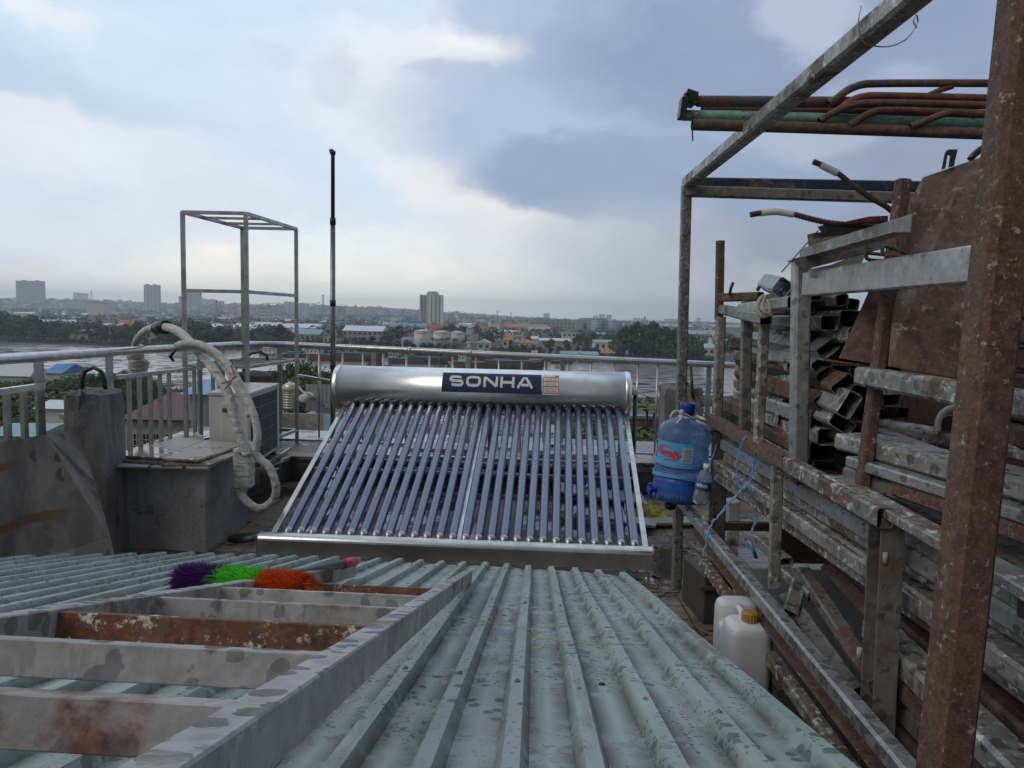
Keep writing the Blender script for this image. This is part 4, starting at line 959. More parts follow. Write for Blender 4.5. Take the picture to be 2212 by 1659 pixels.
# side-lying tubes between second, third and fourth posts
for (u0, v0, u1, v1, D0, D1, w_, h_, k, lb) in (
    (1655, 690, 1560, 668, 3.15, 4.2, .05, .05, 'dull', 'dull tube at the top of the far pile under the ropes'),
    (1745, 776, 1664, 768, 3.04, 3.45, .06, .05, 'clean', 'light tube crossing behind the third post at mid height'),
    (1745, 852, 1655, 828, 3.04, 3.52, .07, .07, 'rust', 'glossy brown wrapped tube between the third and fourth posts'),
    (1745, 900, 1652, 868, 3.04, 3.52, .07, .065, 'clean', 'smooth light grey tube under the glossy brown one'),
    (1745, 936, 1652, 898, 3.04, 3.52, .06, .05, 'galv', 'spotted tube under the smooth light grey one'),
    (1745, 972, 1650, 925, 3.04, 3.52, .075, .055, 'dark', 'dark maroon tube near the bottom between third and fourth posts'),
    (1745, 999, 1648, 948, 3.04, 3.52, .06, .035, 'clean', 'thin light channel lying right on the middle rail')):
    a, b = at(u0, v0, D0), at(u1, v1, D1)
    scrap(a, b, w_, h_, k, lb, GT)
# objects on top of the pile
scrap(at(1644, 640, 3.9), at(1556, 643, 4.1), .05, .045, 'rust', 'short brown tube lying crosswise on top by the far rusty post', GT)
scrap(at(1717, 653, 2.95), at(1606, 668, 3.62), .06, .05, 'clean', 'light grey tube with rope loops on top of the far pile', GT)
scrap(at(1690, 622, 3.1), at(1655, 610, 3.9), .065, .075, 'clean', 'thick light tube end tilted on edge on top of the pile', GT, R(35))
ROPE = plain('cream_rope', (.32, .29, .23), .7)
m = M(); m.tube(smooth_path([at(1648, 640, 3.2), at(1640, 650, 3.15), at(1636, 668, 3.12), at(1648, 684, 3.1), at(1662, 676, 3.12), at(1660, 655, 3.15), at(1646, 645, 3.2)], 6), .009, 8)
m.tube(smooth_path([at(1654, 640, 3.2), at(1648, 655, 3.14), at(1650, 672, 3.1), at(1668, 682, 3.1)], 5), .008, 8); B(m, 'rope_loop', ROPE, label='cream rope looped round the light tube on top of the pile', cat='rope')
m = M(); m.tube([at(1688, 588, 3.0), at(1768, 497, 2.9)], .0028, 6); B(m, 'taut_line', ROPE, label='thin taut cream line above the tube pile', cat='string')
m = M(); m.tube([at(1576, 638, 4.0), at(1579, 622, 4.0), at(1584, 610, 4.0)], .008, 8); B(m, 'steel_bar', BLACK, label='short black bar sticking up near the far rusty post', cat='bar')
m = M(); m.tube(smooth_path([at(1636, 628, 3.8), at(1640, 620, 3.8), at(1647, 615, 3.8), at(1651, 604, 3.8)], 4), .009, 8); B(m, 'steel_bar', BLACK, label='bent black bar sticking up left of the thick tilted tube end', cat='bar')
# flat slabs and channels right of thin brown post
FL = 'flat galvanised sections lying on the middle rail'
def fl(p0, p1, w_, h_, k, lb, roll=0, kd='tube'): scrap(p0, p1, w_, h_, k, lb, FL, roll, kd)
def offx(p, d): return p+V((d, 0, 0))
fl(V((1.20, 2.62, 1.215)), V((1.62, 1.1, 1.185)), .17, .055, 'galv', 'broad pale flat section with the pointed left end')
fl(V((1.16, 2.50, 1.165)), V((1.50, 1.1, 1.135)), .10, .035, 'clean', 'white flaking section directly under the broad pale one')
fl(V((1.175, 2.56, 1.11)), V((1.5, 1.1, 1.08)), .09, .05, 'dull', 'dark grey section at the bottom left under the flat ones')
fl(V((1.19, 2.3, 1.12)), V((1.47, 1.0, 1.085)), .04, .045, 'rust', 'rust brown section under the flaking ones right of the thin brown post')
fl(V((1.42, 2.95, 1.225)), V((1.95, 1.4, 1.24)), .12, .05, 'galv', 'pale section lying farther back above the broad one')
fl(V((1.30, 1.75, 1.09)), V((1.55, .8, 1.0)), .12, .05, 'dull', 'dull section right of the big rusty post with torn end')
fl(V((1.35, 1.8, 1.17)), V((1.70, .7, 1.12)), .13, .05, 'clean', 'pale section right of the big rusty post above the torn one')
# rusty rolled pieces further right
for i, (zz_, k) in enumerate(((1.28, 'dark'), (1.36, 'rust'), (1.44, 'dark'), (1.52, 'rust'), (1.60, 'dark'), (1.68, 'rust'), (1.76, 'dark'))):
    scrap(V((1.62+.02*(i % 2), 2.5, zz_)), V((1.50+.02*(i % 2), .7, zz_+.01)), .09, .072, k, f'{WORD[k]} section, {ORD[i]} beyond the big rusty post', 'rusty sections beyond the big rusty post')
# lower stack of long tubes
ZR = [(.765, 1.175), (.83, 1.165), (.895, 1.19), (.955, 1.18), (1.005, 1.21)]
lowm = [['half', 'dull', 'half', 'dull'], ['galv', 'galv', 'dull', 'half'], ['half', 'half', 'galv', 'dull'], ['clean', 'galv', 'half', 'dull'], ['galv', 'dull', 'galv', 'half']]
RW = ['bottom', 'second', 'third', 'fourth', 'top']; CW = ['outermost', 'second from outside', 'third from outside', 'innermost']
for i, (z, x) in enumerate(ZR):
    for j in range(4):
        hd = R(rnd.uniform(-2.5, 1.5)) if j else R((-2.6, -1.6, -2.2, -1.0, -.5)[i])
        a = V((x+.10*j, 4.25-rnd.uniform(0, .25), z)); ln = 3.7; b = a-V((math.sin(hd)*ln, math.cos(hd)*ln, .02+rnd.uniform(-.01, .02)))
        k = lowm[i][j]
        if i == 4 and j == 3: continue
        scrap(a, b, .095, .058, k, f'{WORD[k]} long tube, {CW[j]}, {RW[i]} row of lower stack', GL)
for i, (z, x) in enumerate(((.62, 1.22), (.54, 1.22), (.46, 1.24), (.38, 1.22), (.30, 1.25), (.22, 1.24))):
    for j in range(3):
        k = rnd.choice(['dull', 'galv', 'half', 'dark']); hd = R(rnd.uniform(-1, 4))
        a = V((x+.11*j, 2.42-.07*(i % 2)+.05*j, z)); b = a-V((math.sin(hd)*1.7, math.cos(hd)*1.7, .02))
        scrap(a, b, .1, .072, k, f'{WORD[k]} tube, {ORD[i]}, {CW[j]}, lower right pile', 'tubes piled at the lower right beside the big post')
# leaning junk in the dark space
JK = 'loose steel pieces leaning in the dark space under the rack'
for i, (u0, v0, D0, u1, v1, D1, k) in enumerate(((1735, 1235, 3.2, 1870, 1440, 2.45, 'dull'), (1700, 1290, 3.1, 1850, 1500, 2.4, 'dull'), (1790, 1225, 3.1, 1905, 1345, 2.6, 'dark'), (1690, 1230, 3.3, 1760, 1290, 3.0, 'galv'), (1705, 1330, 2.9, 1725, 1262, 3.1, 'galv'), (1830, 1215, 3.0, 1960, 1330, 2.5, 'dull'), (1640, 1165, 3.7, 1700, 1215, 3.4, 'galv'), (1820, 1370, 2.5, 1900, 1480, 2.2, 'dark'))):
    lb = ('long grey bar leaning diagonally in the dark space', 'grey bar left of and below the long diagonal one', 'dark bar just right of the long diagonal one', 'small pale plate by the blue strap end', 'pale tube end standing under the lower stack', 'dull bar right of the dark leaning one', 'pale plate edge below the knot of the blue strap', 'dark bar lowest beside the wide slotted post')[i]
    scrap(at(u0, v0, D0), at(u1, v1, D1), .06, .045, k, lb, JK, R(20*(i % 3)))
bl = plain('black_tarp', (.02, .02, .022), .7)
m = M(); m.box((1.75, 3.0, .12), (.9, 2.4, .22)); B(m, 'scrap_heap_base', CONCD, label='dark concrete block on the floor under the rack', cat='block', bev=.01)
m = M(); m.slab([(2.3, 4.6, .2), (2.3, .7, .2), (2.3, .7, 1.85), (2.3, 4.6, 1.75)], .01); B(m, 'dark_backdrop_sheet', RUSTD, label='dark backdrop sheet added behind the rack to darken its gaps', cat='metal sheet')  # added screen, stands in for the darkness between the scrap
m = M(); m.slab([(1.65, 4.7, .1), (2.3, 4.7, .1), (2.3, 4.7, 1.7), (1.65, 4.7, 1.6)], .01); B(m, 'dark_backdrop_sheet', RUSTD, label='dark backdrop sheet added across the far end of the rack', cat='metal sheet')  # added end screen, keeps the view through the rack dark
# big rusty plates
def za(x, y, D): return at(1714+.3333*x, 276.5+.3333*y, D)
m = M(); m.slab([za(620, 1545, 2.32), za(1100, 1625, 2.28), za(1300, 1640, 2.26), za(1330, 150, 2.45), za(1140, 215, 2.47), za(845, 318, 2.5), za(735, 520, 2.5), za(660, 1050, 2.42)], .006, nrm=(0, -1, 0))
B(m, 'rusty_plate', steel('brown_wet_plate', (.19, .14, .115), .84, 3.0, .5, .05, .42, (.15, .088, .064), (.085, .058, .048), fleck=.15), label='large brown rusty steel plate leaning upright behind the upper rail', cat='steel plate')
m = M(); m.slab([za(298, 1492, 2.5), za(640, 1548, 2.45), za(700, 1050, 2.5), za(780, 420, 2.6), za(730, 560, 2.62)], .006, nrm=(0, -1, 0))
B(m, 'rusty_plate', steel('red_brown_plate', (.2, .14, .12), .95, 3.0, .4, .05, .5, (.12, .06, .047), (.07, .04, .034)), label='narrower reddish plate slanting behind the thin brown post', cat='steel plate')
m = M(); m.slab([za(200, 1495, 2.62), za(640, 1560, 2.5), za(640, 1572, 2.5), za(200, 1508, 2.62)], .05, nrm=(0, -1, 0)); B(m, 'rusty_plate', RUST, label='rusty edge strip under the slanting reddish plate', cat='steel strip')
m = M(); q = [(962, 270), (985, 160), (995, 145), (1010, 138), (1065, 138), (1040, 245)]
outer = [za(x, y, 2.47) for x, y in q]; m.slab(outer[:3]+[za(1000, 175, 2.47), za(985, 262, 2.47)], .004, nrm=(0, -1, 0)); m.slab([za(995, 145, 2.47), za(1010, 138, 2.47), za(1065, 138, 2.47), za(1040, 248, 2.47), za(1006, 258, 2.47), za(1018, 180, 2.47), za(1000, 172, 2.47)], .004, nrm=(0, -1, 0))
B(m, 'slotted_bracket', DGREEN, label='small dark slotted bracket sticking up behind the brown plate', cat='bracket', loc=za(1000, 260, 2.47))
m = M(); m.tube(smooth_path([za(1145, 205, 2.5), za(1180, 165, 2.5), za(1230, 130, 2.5), za(1300, 105, 2.5)], 5), .011, 8); B(m, 'black_hose', BLACK, label='black hose curving over the top of the brown plate', cat='hose')
# rebars with white tape
def rebar(P, r, tape, lb, D):
    pts = smooth_path([z6(x, y, D+.0) for x, y in P], 10); n = len(pts)
    t = T('rebar', lb, 'rebar', pts[0]); m = M(); m.tube(pts, [r*(1.0 if i % 2 else 1.22) for i in range(n)], 8); B(m, 'bar', RUSTD, t)
    a, b = tape; k = smooth_path([z6(x, y, D) for x, y in P[a:b+1]], 8); m = M(); m.tube(k, r*1.35, 10); B(m, 'white_tape', WHITEP, t)
rebar([(500, 1265), (562, 1255), (650, 1247), (752, 1262), (850, 1288), (960, 1312), (1100, 1326), (1320, 1345)], .0095, (1, 3), 'wavy steel bar with white tape pointing left above the pile', 2.85)
rebar([(870, 953), (912, 970), (1012, 1020), (1100, 1090), (1200, 1160), (1290, 1212), (1335, 1245)], .0095, (1, 2), 'steel bar with white tape rising diagonally above the wavy one', 2.85)
# dark crumpled sheets under the rebar
for i, (pts, mt, lb) in enumerate((([(930, 1325), (1310, 1300), (1310, 1372), (960, 1368)], DGREEN, 'dark green folded sheet under the wavy bar'),
        ([(870, 1372), (960, 1362), (1310, 1370), (1310, 1425), (1000, 1432), (880, 1465)], RUSTD, 'dark folded sheet below the green one'),
        ([(880, 1405), (1080, 1378), (1020, 1455), (900, 1462)], GALVD, 'grey bent flap at the left end of the folded sheets'),
        ([(1045, 1308), (1200, 1275), (1310, 1270), (1310, 1300), (1060, 1318)], rusty('maroon_sheet', (.14, .03, .03), .3), 'maroon strip on top of the folded sheets'),
        ([(850, 1585), (980, 1560), (1130, 1500), (1180, 1490), (1150, 1560), (860, 1640)], GALVC, 'light grey plate edge just above the long upper rail'),
        ([(750, 1525), (1300, 1385), (1300, 1460), (820, 1590)], GALVD, 'dull channel sloping up behind the upper rail'))):
    D = 2.95 if i < 4 else 2.72
    m = M(); m.slab([z6(x, y, D-.06*i if i < 4 else D) for x, y in pts], .06 if i < 4 else .02, nrm=(0, -1, 0)); B(m, 'folded_sheet', mt, label=lb, cat='metal sheet')
m = M(); m.tube(smooth_path([z6(x, y, 2.4) for x, y in ((1180, 1490), (1280, 1500), (1370, 1510), (1430, 1500), (1330, 1460), (1285, 1450), (1280, 1490), (1330, 1530), (1200, 1530), (1180, 1500))], 5), .006, 6)
B(m, 'rusty_wire', RUST, label='tangle of rusty wire on top of the long upper rail', cat='wire')
# folding chair back in the dark gap
t = T('folding_chair', 'green fabric chair back with a cream tube frame in the dark gap', 'chair', at(2045, 940, 2.7))
def zb(x, y, D): return at(1603.7+.3*x, 774+.3*y, D)
m = M(); m.tube(smooth_path([zb(1405, 530, 2.6), zb(1415, 440, 2.6), zb(1460, 380, 2.6), zb(1530, 358, 2.6), zb(1640, 362, 2.6), zb(1700, 420, 2.6), zb(1705, 540, 2.6)], 5), .011, 10); B(m, 'tube_frame', WHITEP, t)
m = M(); m.slab([zb(1388, 545, 2.62), zb(1400, 470, 2.62), zb(1470, 415, 2.62), zb(1640, 410, 2.62), zb(1690, 545, 2.62)], .015, nrm=(0, -1, 0)); B(m, 'fabric', plain('olive_fabric', (.07, .075, .05), .9), t)

# ---------------- by the foot of the rack
def zq(x, y, D): return at(1382.5+.3*x, 829.5+.3*y, D)
m = M(); m.slab([zq(640, 855, 5.4), zq(728, 848, 5.4), zq(712, 1150, 5.4), zq(632, 1120, 5.4)], .15, nrm=(0, -1, 0)); B(m, 'concrete_stub', CONCW, label='pale concrete stub standing behind the rack legs', cat='stub', bev=.008)
m = M(); q = onz(1505, 1320, 0); m.box((q.x+.05, q.y, .13), (.16, .35, .26), .1); m.box((q.x+.03, q.y-.19, .2), (.14, .02, .03)); B(m, 'wooden_crate', plain('dark_wet_wood', (.05, .042, .036), .6, bump=.3), label='dark wet wooden block on the floor beside the nearest rack leg', cat='block', bev=.006)
m = M(); m.tube([zq(365, 1145, 4.7), zq(445, 1240, 4.5)], .008, 8); B(m, 'stick', plain('stick_wood', (.14, .1, .06)), label='thin wooden stick leaning at the nearest rack leg', cat='stick')
m = M()
for i in range(46):
    a = rnd.uniform(0, 6.28); q = onz(1400+rnd.gauss(0, 45), 1275+rnd.gauss(0, 16), .004); s_ = rnd.uniform(.006, .022)
    m.box(q, (s_*2, s_, s_*.4), Matrix.Rotation(a, 3, 'Z'))
B(m, 'debris', plain('grey_debris', (.11, .095, .08), .8), kind='stuff', label='crumbs of mortar and leaves scattered on the tiled floor')
m = M()
for i in range(420):
    q = V((rnd.uniform(.4, 1.9), rnd.uniform(3.6, 6.6), .003)); s_ = rnd.uniform(.003, .012); m.box(q, (s_*rnd.uniform(1, 3), s_, s_*.3), Matrix.Rotation(rnd.uniform(0, 6), 3, 'Z'))
B(m, 'leaf_litter', plain('brown_litter', (.09, .05, .03), .8), kind='stuff', label='small brown leaf litter on the tiled floor by the rack')

# ---------------- blue strap
STRAP = plain('blue_strap', (.10, .30, .55), .4, var=.25, scale=40)
def ribbon(m, pts, w_, n=6, mi=0):
    P = smooth_path(pts, n)
    for s_ in range(3):   # three loose strands
        o = [V((rnd.uniform(-.3, .3)*w_, rnd.uniform(-.01, .01), 0))+p+V(((s_-1)*w_*.33*math.sin(i*.25+s_), (s_-1)*.004, 0)) for i, p in enumerate(P)]
        m.tube([p for p in o], [w_*.30]*len(P), 6, mi)
m = M(); ribbon(m, [zq(x, y, 3.42) for x, y in ((805, 392), (780, 380), (752, 392), (728, 440), (708, 520), (698, 600), (712, 680), (742, 745))], .0075)
ribbon(m, [zq(x, y, 3.42) for x, y in ((832, 505), (822, 580), (806, 660), (778, 740), (742, 752))], .0085)
ribbon(m, [zq(x, y, 3.42) for x, y in ((735, 748), (700, 800), (640, 860), (570, 940), (520, 1000), (492, 1080), (480, 1150), (448, 1242))], .010)
ribbon(m, [zq(x, y, 3.42) for x, y in ((770, 750), (800, 830), (828, 900), (832, 960), (812, 1040), (788, 1110), (792, 1170), (838, 1252))], .008)
m.lathe([(0, -.014), (.011, -.008), (.012, .008), (0, .014)], zq(755, 748, 3.41), (1, 0, 0), 10); m.slab([zq(780, 1130, 3.4), zq(806, 1130, 3.4), zq(850, 1252, 3.4), zq(824, 1258, 3.4)], .004, nrm=(0, -1, 0))
B(m, 'blue_strap', STRAP, label='light blue plastic strap knotted round the brown rail and hanging down', cat='strap', smooth=True)

# ---------------- water jug
jm, n_, p_ = mat('blue_jug_plastic'); v_ = objv(n_)
setp(n_, p_, n_.mix(n_.noise(v_, 9, 3), (.20, .38, .74), (.28, .48, .84)), n_.mr(n_.noise(v_, 30, 4), .3, .7, .08, .3), 0, n_.noise(v_, 12, 4), .004, .5, Transmission_Weight=.7, IOR=1.25, Alpha=.85)
JB = at(1462, 1082, 4.22); JT = at(1487, 868, 4.22); ja = (JT-JB).normalized(); JHt = (JT-JB).length; jr = .146
jg = T('water_jug', 'big blue translucent water jug with cap and label tied above the rail', 'water jug', JB)
k = JHt/.56
prof = [(.001, .0), (.08, .0), (.115, .004), (.142, .02), (.149, .05), (.15, .10), (.144, .118), (.144, .126), (.151, .14), (.151, .19), (.144, .205), (.144, .213), (.151, .225), (.151, .30), (.145, .312), (.145, .32), (.152, .335), (.152, .385), (.146, .41), (.125, .435), (.09, .455), (.055, .468), (.036, .48), (.033, .50), (.033, .53)]
prof = [(r_*jr/.152, z_*k) for r_, z_ in prof]
m = M(); m.lathe(prof, JB, ja, 48); body = B(m, 'bottle_body', jm, jg)
CAPM = plain('jug_cap_blue', (.012, .04, .24), .35)
m = M(); m.lathe([(.034, .487*k), (.041, .49*k), (.042, .545*k), (.038, .556*k), (.026, .556*k), (.024, .549*k), (0, .549*k)], JB, ja, 32); B(m, 'cap', CAPM, jg)
m = M(); m.lathe([(.001, .004), (.135, .012), (.143, .05), (.145, .10), (.14, .118), (.147, .16), (.001, .161)], JB, ja, 40)
B(m, 'water', plain('deep_blue_water', (.03, .09, .36), .15, var=.1), body)
_, jx, jy = M().frame(JB, JT, (0, 1, 0))
def jwrap(m, phi0, z0, off):
    vs = []
    for q in m.v:
        ph = phi0+q.x/jr; r_ = jr+off; d = V((0, -1, 0)); d = (d-ja*d.dot(ja)).normalized(); s_ = ja.cross(d)*-1
        vs.append(JB+ja*(z0+q.y)+(d*math.cos(ph)+(-s_)*math.sin(ph))*r_)
    m.v = vs; return m
LBL = plain('jug_label_sky_blue', (.07, .33, .60), .4, var=.15, scale=20); REDI = plain('label_red', (.55, .03, .05), .4)
lb_ = B(jwrap(grid(.22, .115, 16, 4), R(-32), .335*1, .0025), 'jug_label', LBL, jg, fix=False)
JV = .285*k
lb_.data.vertices.foreach_set('co', [c for q in jwrap(grid(.235, .118, 16, 4), R(-34), JV, .0025).v for c in (q-JB)])
m = M(); t_ = text_mesh('Family', .062, 1.0, .0022, 3, .35); ca_, sa_ = math.cos(-.14), math.sin(-.14)
for q in t_.v: m.v.append(V((q.x*ca_-q.y*sa_-.035, q.x*sa_+q.y*ca_-.005, 0)))
m.f = t_.f; m.mi = t_.mi; m.sm = t_.sm
B(jwrap(m, R(-34), JV, .0045), 'label_lettering', REDI, lb_, fix=False)
m = M(); gg = grid(.075, .006, 6, 1); m.add([(q.x-.04, q.y+.035-.8*(q.x+.01)**2*8, 0) for q in gg.v], gg.f); gg = grid(.07, .005, 6, 1); m.add([(q.x-.02, q.y-.038+q.x*.2, 0) for q in gg.v], gg.f)
B(jwrap(m, R(-34), JV, .004), 'label_swash', REDI, lb_, fix=False)
B(jwrap(grid(.058, .085, 4, 2), R(-34)+.08/jr, JV-.003, .0045), 'text_panel', plain('label_pale', (.38, .52, .64), .5), lb_, fix=False)
m = M()
for i in range(9): g = grid(.048 if i % 3 else .036, .003, 3, 1); m.add([(q.x, q.y+.034-i*.0085, 0) for q in g.v], g.f)
B(jwrap(m, R(-34)+.08/jr, JV-.003, .0062), 'fine_print', plain('label_ink', (.04, .1, .2)), lb_, fix=False)
m = M()
for z0, zz_ in ((.215, 0), (.225, .004), (.145, .0), (.153, .005)):
    P = []
    for i in range(41):
        a = 2*math.pi*i/40; P.append(JB+ja*(z0*k+.008*math.sin(a*2+z0*30)+.006*math.cos(a))+(jx*math.cos(a)+jy*math.sin(a))*(jr+.004))
    m.tube(P, .0042, 6); m.tube([q+ja*.007 for q in P], .0038, 6)
B(m, 'strap_winding', STRAP, jg)
m = M(); tp = JB+ja*.075*k+(V((-1, -.35, 0)).normalized())*jr; td_ = V((-1, -.35, 0)).normalized()
m.lathe([(.016, 0), (.016, .03), (.02, .032), (.02, .045), (0, .047)], tp, td_, 14); m.cyl(tp+td_*.035+V((0, 0, .01)), tp+td_*.035-V((0, 0, .045)), .012, n=12); m.box(tp+td_*.035+V((0, 0, .022)), (.02, .014, .03))
B(m, 'tap', plain('tap_blue', (.01, .05, .5), .3), jg, bev=.002)
rp = T('white_rope', 'white rope tied round the neck of the blue jug and the rack', 'rope', at(1475, 893, 4.15))
WR = plain('white_rope_fibre', (.5, .5, .5), .7)
m = M(); nk = JB+ja*.475*k
m.tube([nk+(jx*math.cos(a*math.pi/8)+jy*math.sin(a*math.pi/8))*.043 for a in range(17)], .006, 8)
m.tube(smooth_path([zq(300, 205, 4.12), zq(258, 195, 4.1), (zq(232, 215, 4.1)), zq(220, 245, 4.1)], 5), .0075, 8)
m.tube(smooth_path([zq(300, 205, 4.12), zq(302, 240, 4.08), zq(280, 268, 4.06), zq(265, 285, 4.06)], 5), .0075, 8)
m.tube(smooth_path([zq(300, 205, 4.12), zq(380, 250, 4.05), zq(470, 295, 4.02), zq(545, 330, 4.1)], 5), .007, 8); m.lathe([(0, -.018), (.014, -.01), (.015, .01), (0, .018)], zq(300, 205, 4.1), (0, 0, 1), 8)
B(m, 'rope', WR, rp)
m = M()
for i in range(9):
    t_ = (i+.5)/9; q = zq(318+150*t_, 218+75*t_, 4.04); m.tube([q+V((-.005, -.008, .006)), q+V((.005, -.008, -.006))], .0035, 5)
B(m, 'black_flecks', BLACK, rp)
m = M(); m.tube([zq(400, 232, 4.35), zq(520, 285, 4.3)], .012, 8); B(m, 'tie_bar', SSD, rp)
# small clear bottle
cm_, n_, p_ = mat('clear_pet'); setp(n_, p_, (.85, .92, .96), .12, 0, n_.noise(objv(n_), 40, 3), .002, .5, Transmission_Weight=.85, IOR=1.15)
q0_, q1_ = at(1511, 1088, 3.98), at(1528, 1002, 3.98); qa = (q1_-q0_).normalized(); qh = (q1_-q0_).length
bt = T('water_bottle', 'small clear plastic water bottle with blue label tied beside the jug', 'bottle', q0_); s_ = qh/.21
m = M(); m.lathe([(.001, .004), (.026, 0), (.034, .008), (.034, .06), (.031, .066), (.034, .072), (.034, .125), (.032, .14), (.026, .16), (.016, .175), (.013, .18), (.013, .188)], q0_, qa, 24); m.v = [q0_+(q-q0_)*1.0 for q in m.v]
m2 = M(); m2.lathe([(r_*s_*1.15, z_*s_) for r_, z_ in [(.001, .004), (.026, 0), (.034, .008), (.034, .06), (.031, .066), (.034, .072), (.034, .125), (.032, .14), (.026, .16), (.016, .175), (.013, .18), (.013, .188)]], q0_, qa, 24)
B(m2, 'bottle_body', cm_, bt)
m = M(); m.lathe([(.016*s_, .185*s_), (.018*s_, .187*s_), (.018*s_, .208*s_), (0, .21*s_)], q0_, qa, 16); B(m, 'cap', WHITEP, bt)
m = M(); m.lathe([(.0401*s_, .078*s_), (.0405*s_, .08*s_), (.0405*s_, .118*s_), (.0401*s_, .12*s_)], q0_, qa, 24); bl_ = B(m, 'label_band', plain('bottle_label_blue', (.015, .05, .28), .4), bt)
t_ = text_mesh('AFINA', .024*s_, 1.0, .0008, 2); jr0 = .0412*s_
d = V((0, -1, 0)); d = (d-qa*d.dot(qa)).normalized(); sdv = qa.cross(d)
m = M(); m.v = [q0_+qa*(.1*s_+q.y)+(d*math.cos(q.x/jr0-.5)+sdv*math.sin(q.x/jr0-.5))*jr0 for q in t_.v]; m.f = t_.f; m.mi = t_.mi; m.sm = t_.sm
B(m, 'label_lettering', PW, bl_, fix=False)
m = M(); m.tube(smooth_path([q1_+V((0, 0, -.02)), at(1540, 985, 4.05), at(1548, 960, 4.1)], 4), .003, 6); B(m, 'string', STRAP, bt)
m = M(); m.lathe([(0, -.03), (.03, -.015), (.035, .01), (0, .03)], at(1448, 1092, 4.2), (0, 0, 1), 10); B(m, 'black_knot', BLACK, label='small dark bundle wedged under the blue jug', cat='bundle')

# ---------------- jerrycan
jcm, n_, p_ = mat('milky_plastic'); v_ = objv(n_); g_ = n_.mix(n_.noise(v_, 6, 4), (.50, .51, .53), (.62, .63, .65)); g_ = n_.mix(n_.mr(n_.vor(v_, 30), .08, .05, 0, .6), g_, (.2, .2, .2))
setp(n_, p_, g_, .4, 0, None, Subsurface_Weight=.15)
jc = T('jerrycan', 'milky white plastic jerrycan with a mustard yellow cap beside the rack', 'jerrycan', (1.0, 3.1, 0))
cx, cy = at(1601, 1400, 2.98).x, 2.98
def sel(a, b, z0, n=28, e=.5):
    return [V((a*abs(math.cos(t))**e*(1 if math.cos(t) > 0 else -1), b*abs(math.sin(t))**e*(1 if math.sin(t) > 0 else -1), z0)) for t in [2*math.pi*i/n for i in range(n)]]
def loft(rings, org):
    m = M(); n = len(rings[0]); vs = [org+q for r_ in rings for q in r_]
    fs = [(i*n+j, i*n+(j+1) % n, (i+1)*n+(j+1) % n, (i+1)*n+j) for i in range(len(rings)-1) for j in range(n)]
    m.add(vs, fs, 0, True); m.add(vs, [tuple(range(n))[::-1], tuple(range((len(rings)-1)*n, len(rings)*n))]); return m
def ring(a, b, z0, oy=0): return [q+V((0, oy, 0)) for q in sel(a, b, z0)]
HJ = .455
m = loft([ring(.072, .125, .0), ring(.084, .138, .015), ring(.086, .14, .05), ring(.086, .14, HJ-.085), ring(.083, .136, HJ-.07), ring(.06, .1, HJ-.062)], V((cx, cy, 0)))
for rings in ([ring(.086, .082, .1, -.058), ring(.086, .082, HJ-.05, -.058), ring(.080, .076, HJ-.028, -.058), ring(.062, .058, HJ-.014, -.058), ring(.03, .028, HJ-.010, -.058)],
              [ring(.086, .054, .1, .086), ring(.086, .054, HJ-.02, .086), ring(.080, .048, HJ+.006, .086), ring(.062, .034, HJ+.018, .086), ring(.03, .012, HJ+.021, .086)]):
    q_ = loft(rings, V((cx, cy, 0))); b_ = len(m.v); m.v += q_.v; m.f += [[b_+i for i in f] for f in q_.f]; m.mi += q_.mi; m.sm += q_.sm
jb_ = B(m, 'body', jcm, jc); rmd = jb_.modifiers.new('weld', 'REMESH'); rmd.mode = 'VOXEL'; rmd.voxel_size = .005; rmd.use_smooth_shade = True
sm_ = jb_.modifiers.new('soften', 'SMOOTH'); sm_.iterations = 8; sm_.factor = .6
m = M(); m.tube([(cx-.01, cy-.05, HJ-.02), (cx-.01, cy-.02, HJ+.0), (cx-.01, cy+.04, HJ+.005)], .014, 12); B(m, 'handle', jcm, jc)
m = M(); n = 36; rr_ = [(.031 if i % 2 else .0335) for i in range(n)]
cc_ = V((cx+.005, cy-.075, HJ-.012)); vs = [cc_+V((rr_[i]*math.cos(2*math.pi*i/n), rr_[i]*math.sin(2*math.pi*i/n), z_)) for z_ in (0, .034) for i in range(n)]+[cc_+V((.026*math.cos(2*math.pi*i/n), .026*math.sin(2*math.pi*i/n), .039)) for i in range(n)]
m.add(vs, [(i, (i+1) % n, n+(i+1) % n, n+i) for i in range(n)]+[(n+i, n+(i+1) % n, 2*n+(i+1) % n, 2*n+i) for i in range(n)]+[tuple(range(2*n, 3*n))]); B(m, 'cap', plain('mustard_cap', (.34, .19, .03), .45, var=.1), jc)
def zc(x, y, D): return at(1465.5+.3375*x, 1216.6+.3375*y, D)
m = M(); RS_ = plain('red_cord', (.35, .03, .05), .6)
m.tube(smooth_path([zc(420, 372, 3.0), zc(398, 362, 3.0), zc(402, 345, 3.0), zc(425, 350, 3.0), zc(440, 375, 2.98), zc(490, 378, 2.95), zc(520, 345, 2.95), zc(545, 328, 2.96)], 5), .0035, 6)
m.tube(smooth_path([zc(490, 378, 2.95), zc(520, 400, 2.93), zc(560, 422, 2.92), zc(612, 432, 2.9)], 5), .0035, 6); m.tube(smooth_path([zc(490, 378, 2.95), zc(495, 360, 2.95), zc(505, 355, 2.95), zc(498, 385, 2.95)], 4), .005, 6)
B(m, 'red_string', RS_, label='red string tying the jerrycan handle to the rack leg', cat='string')
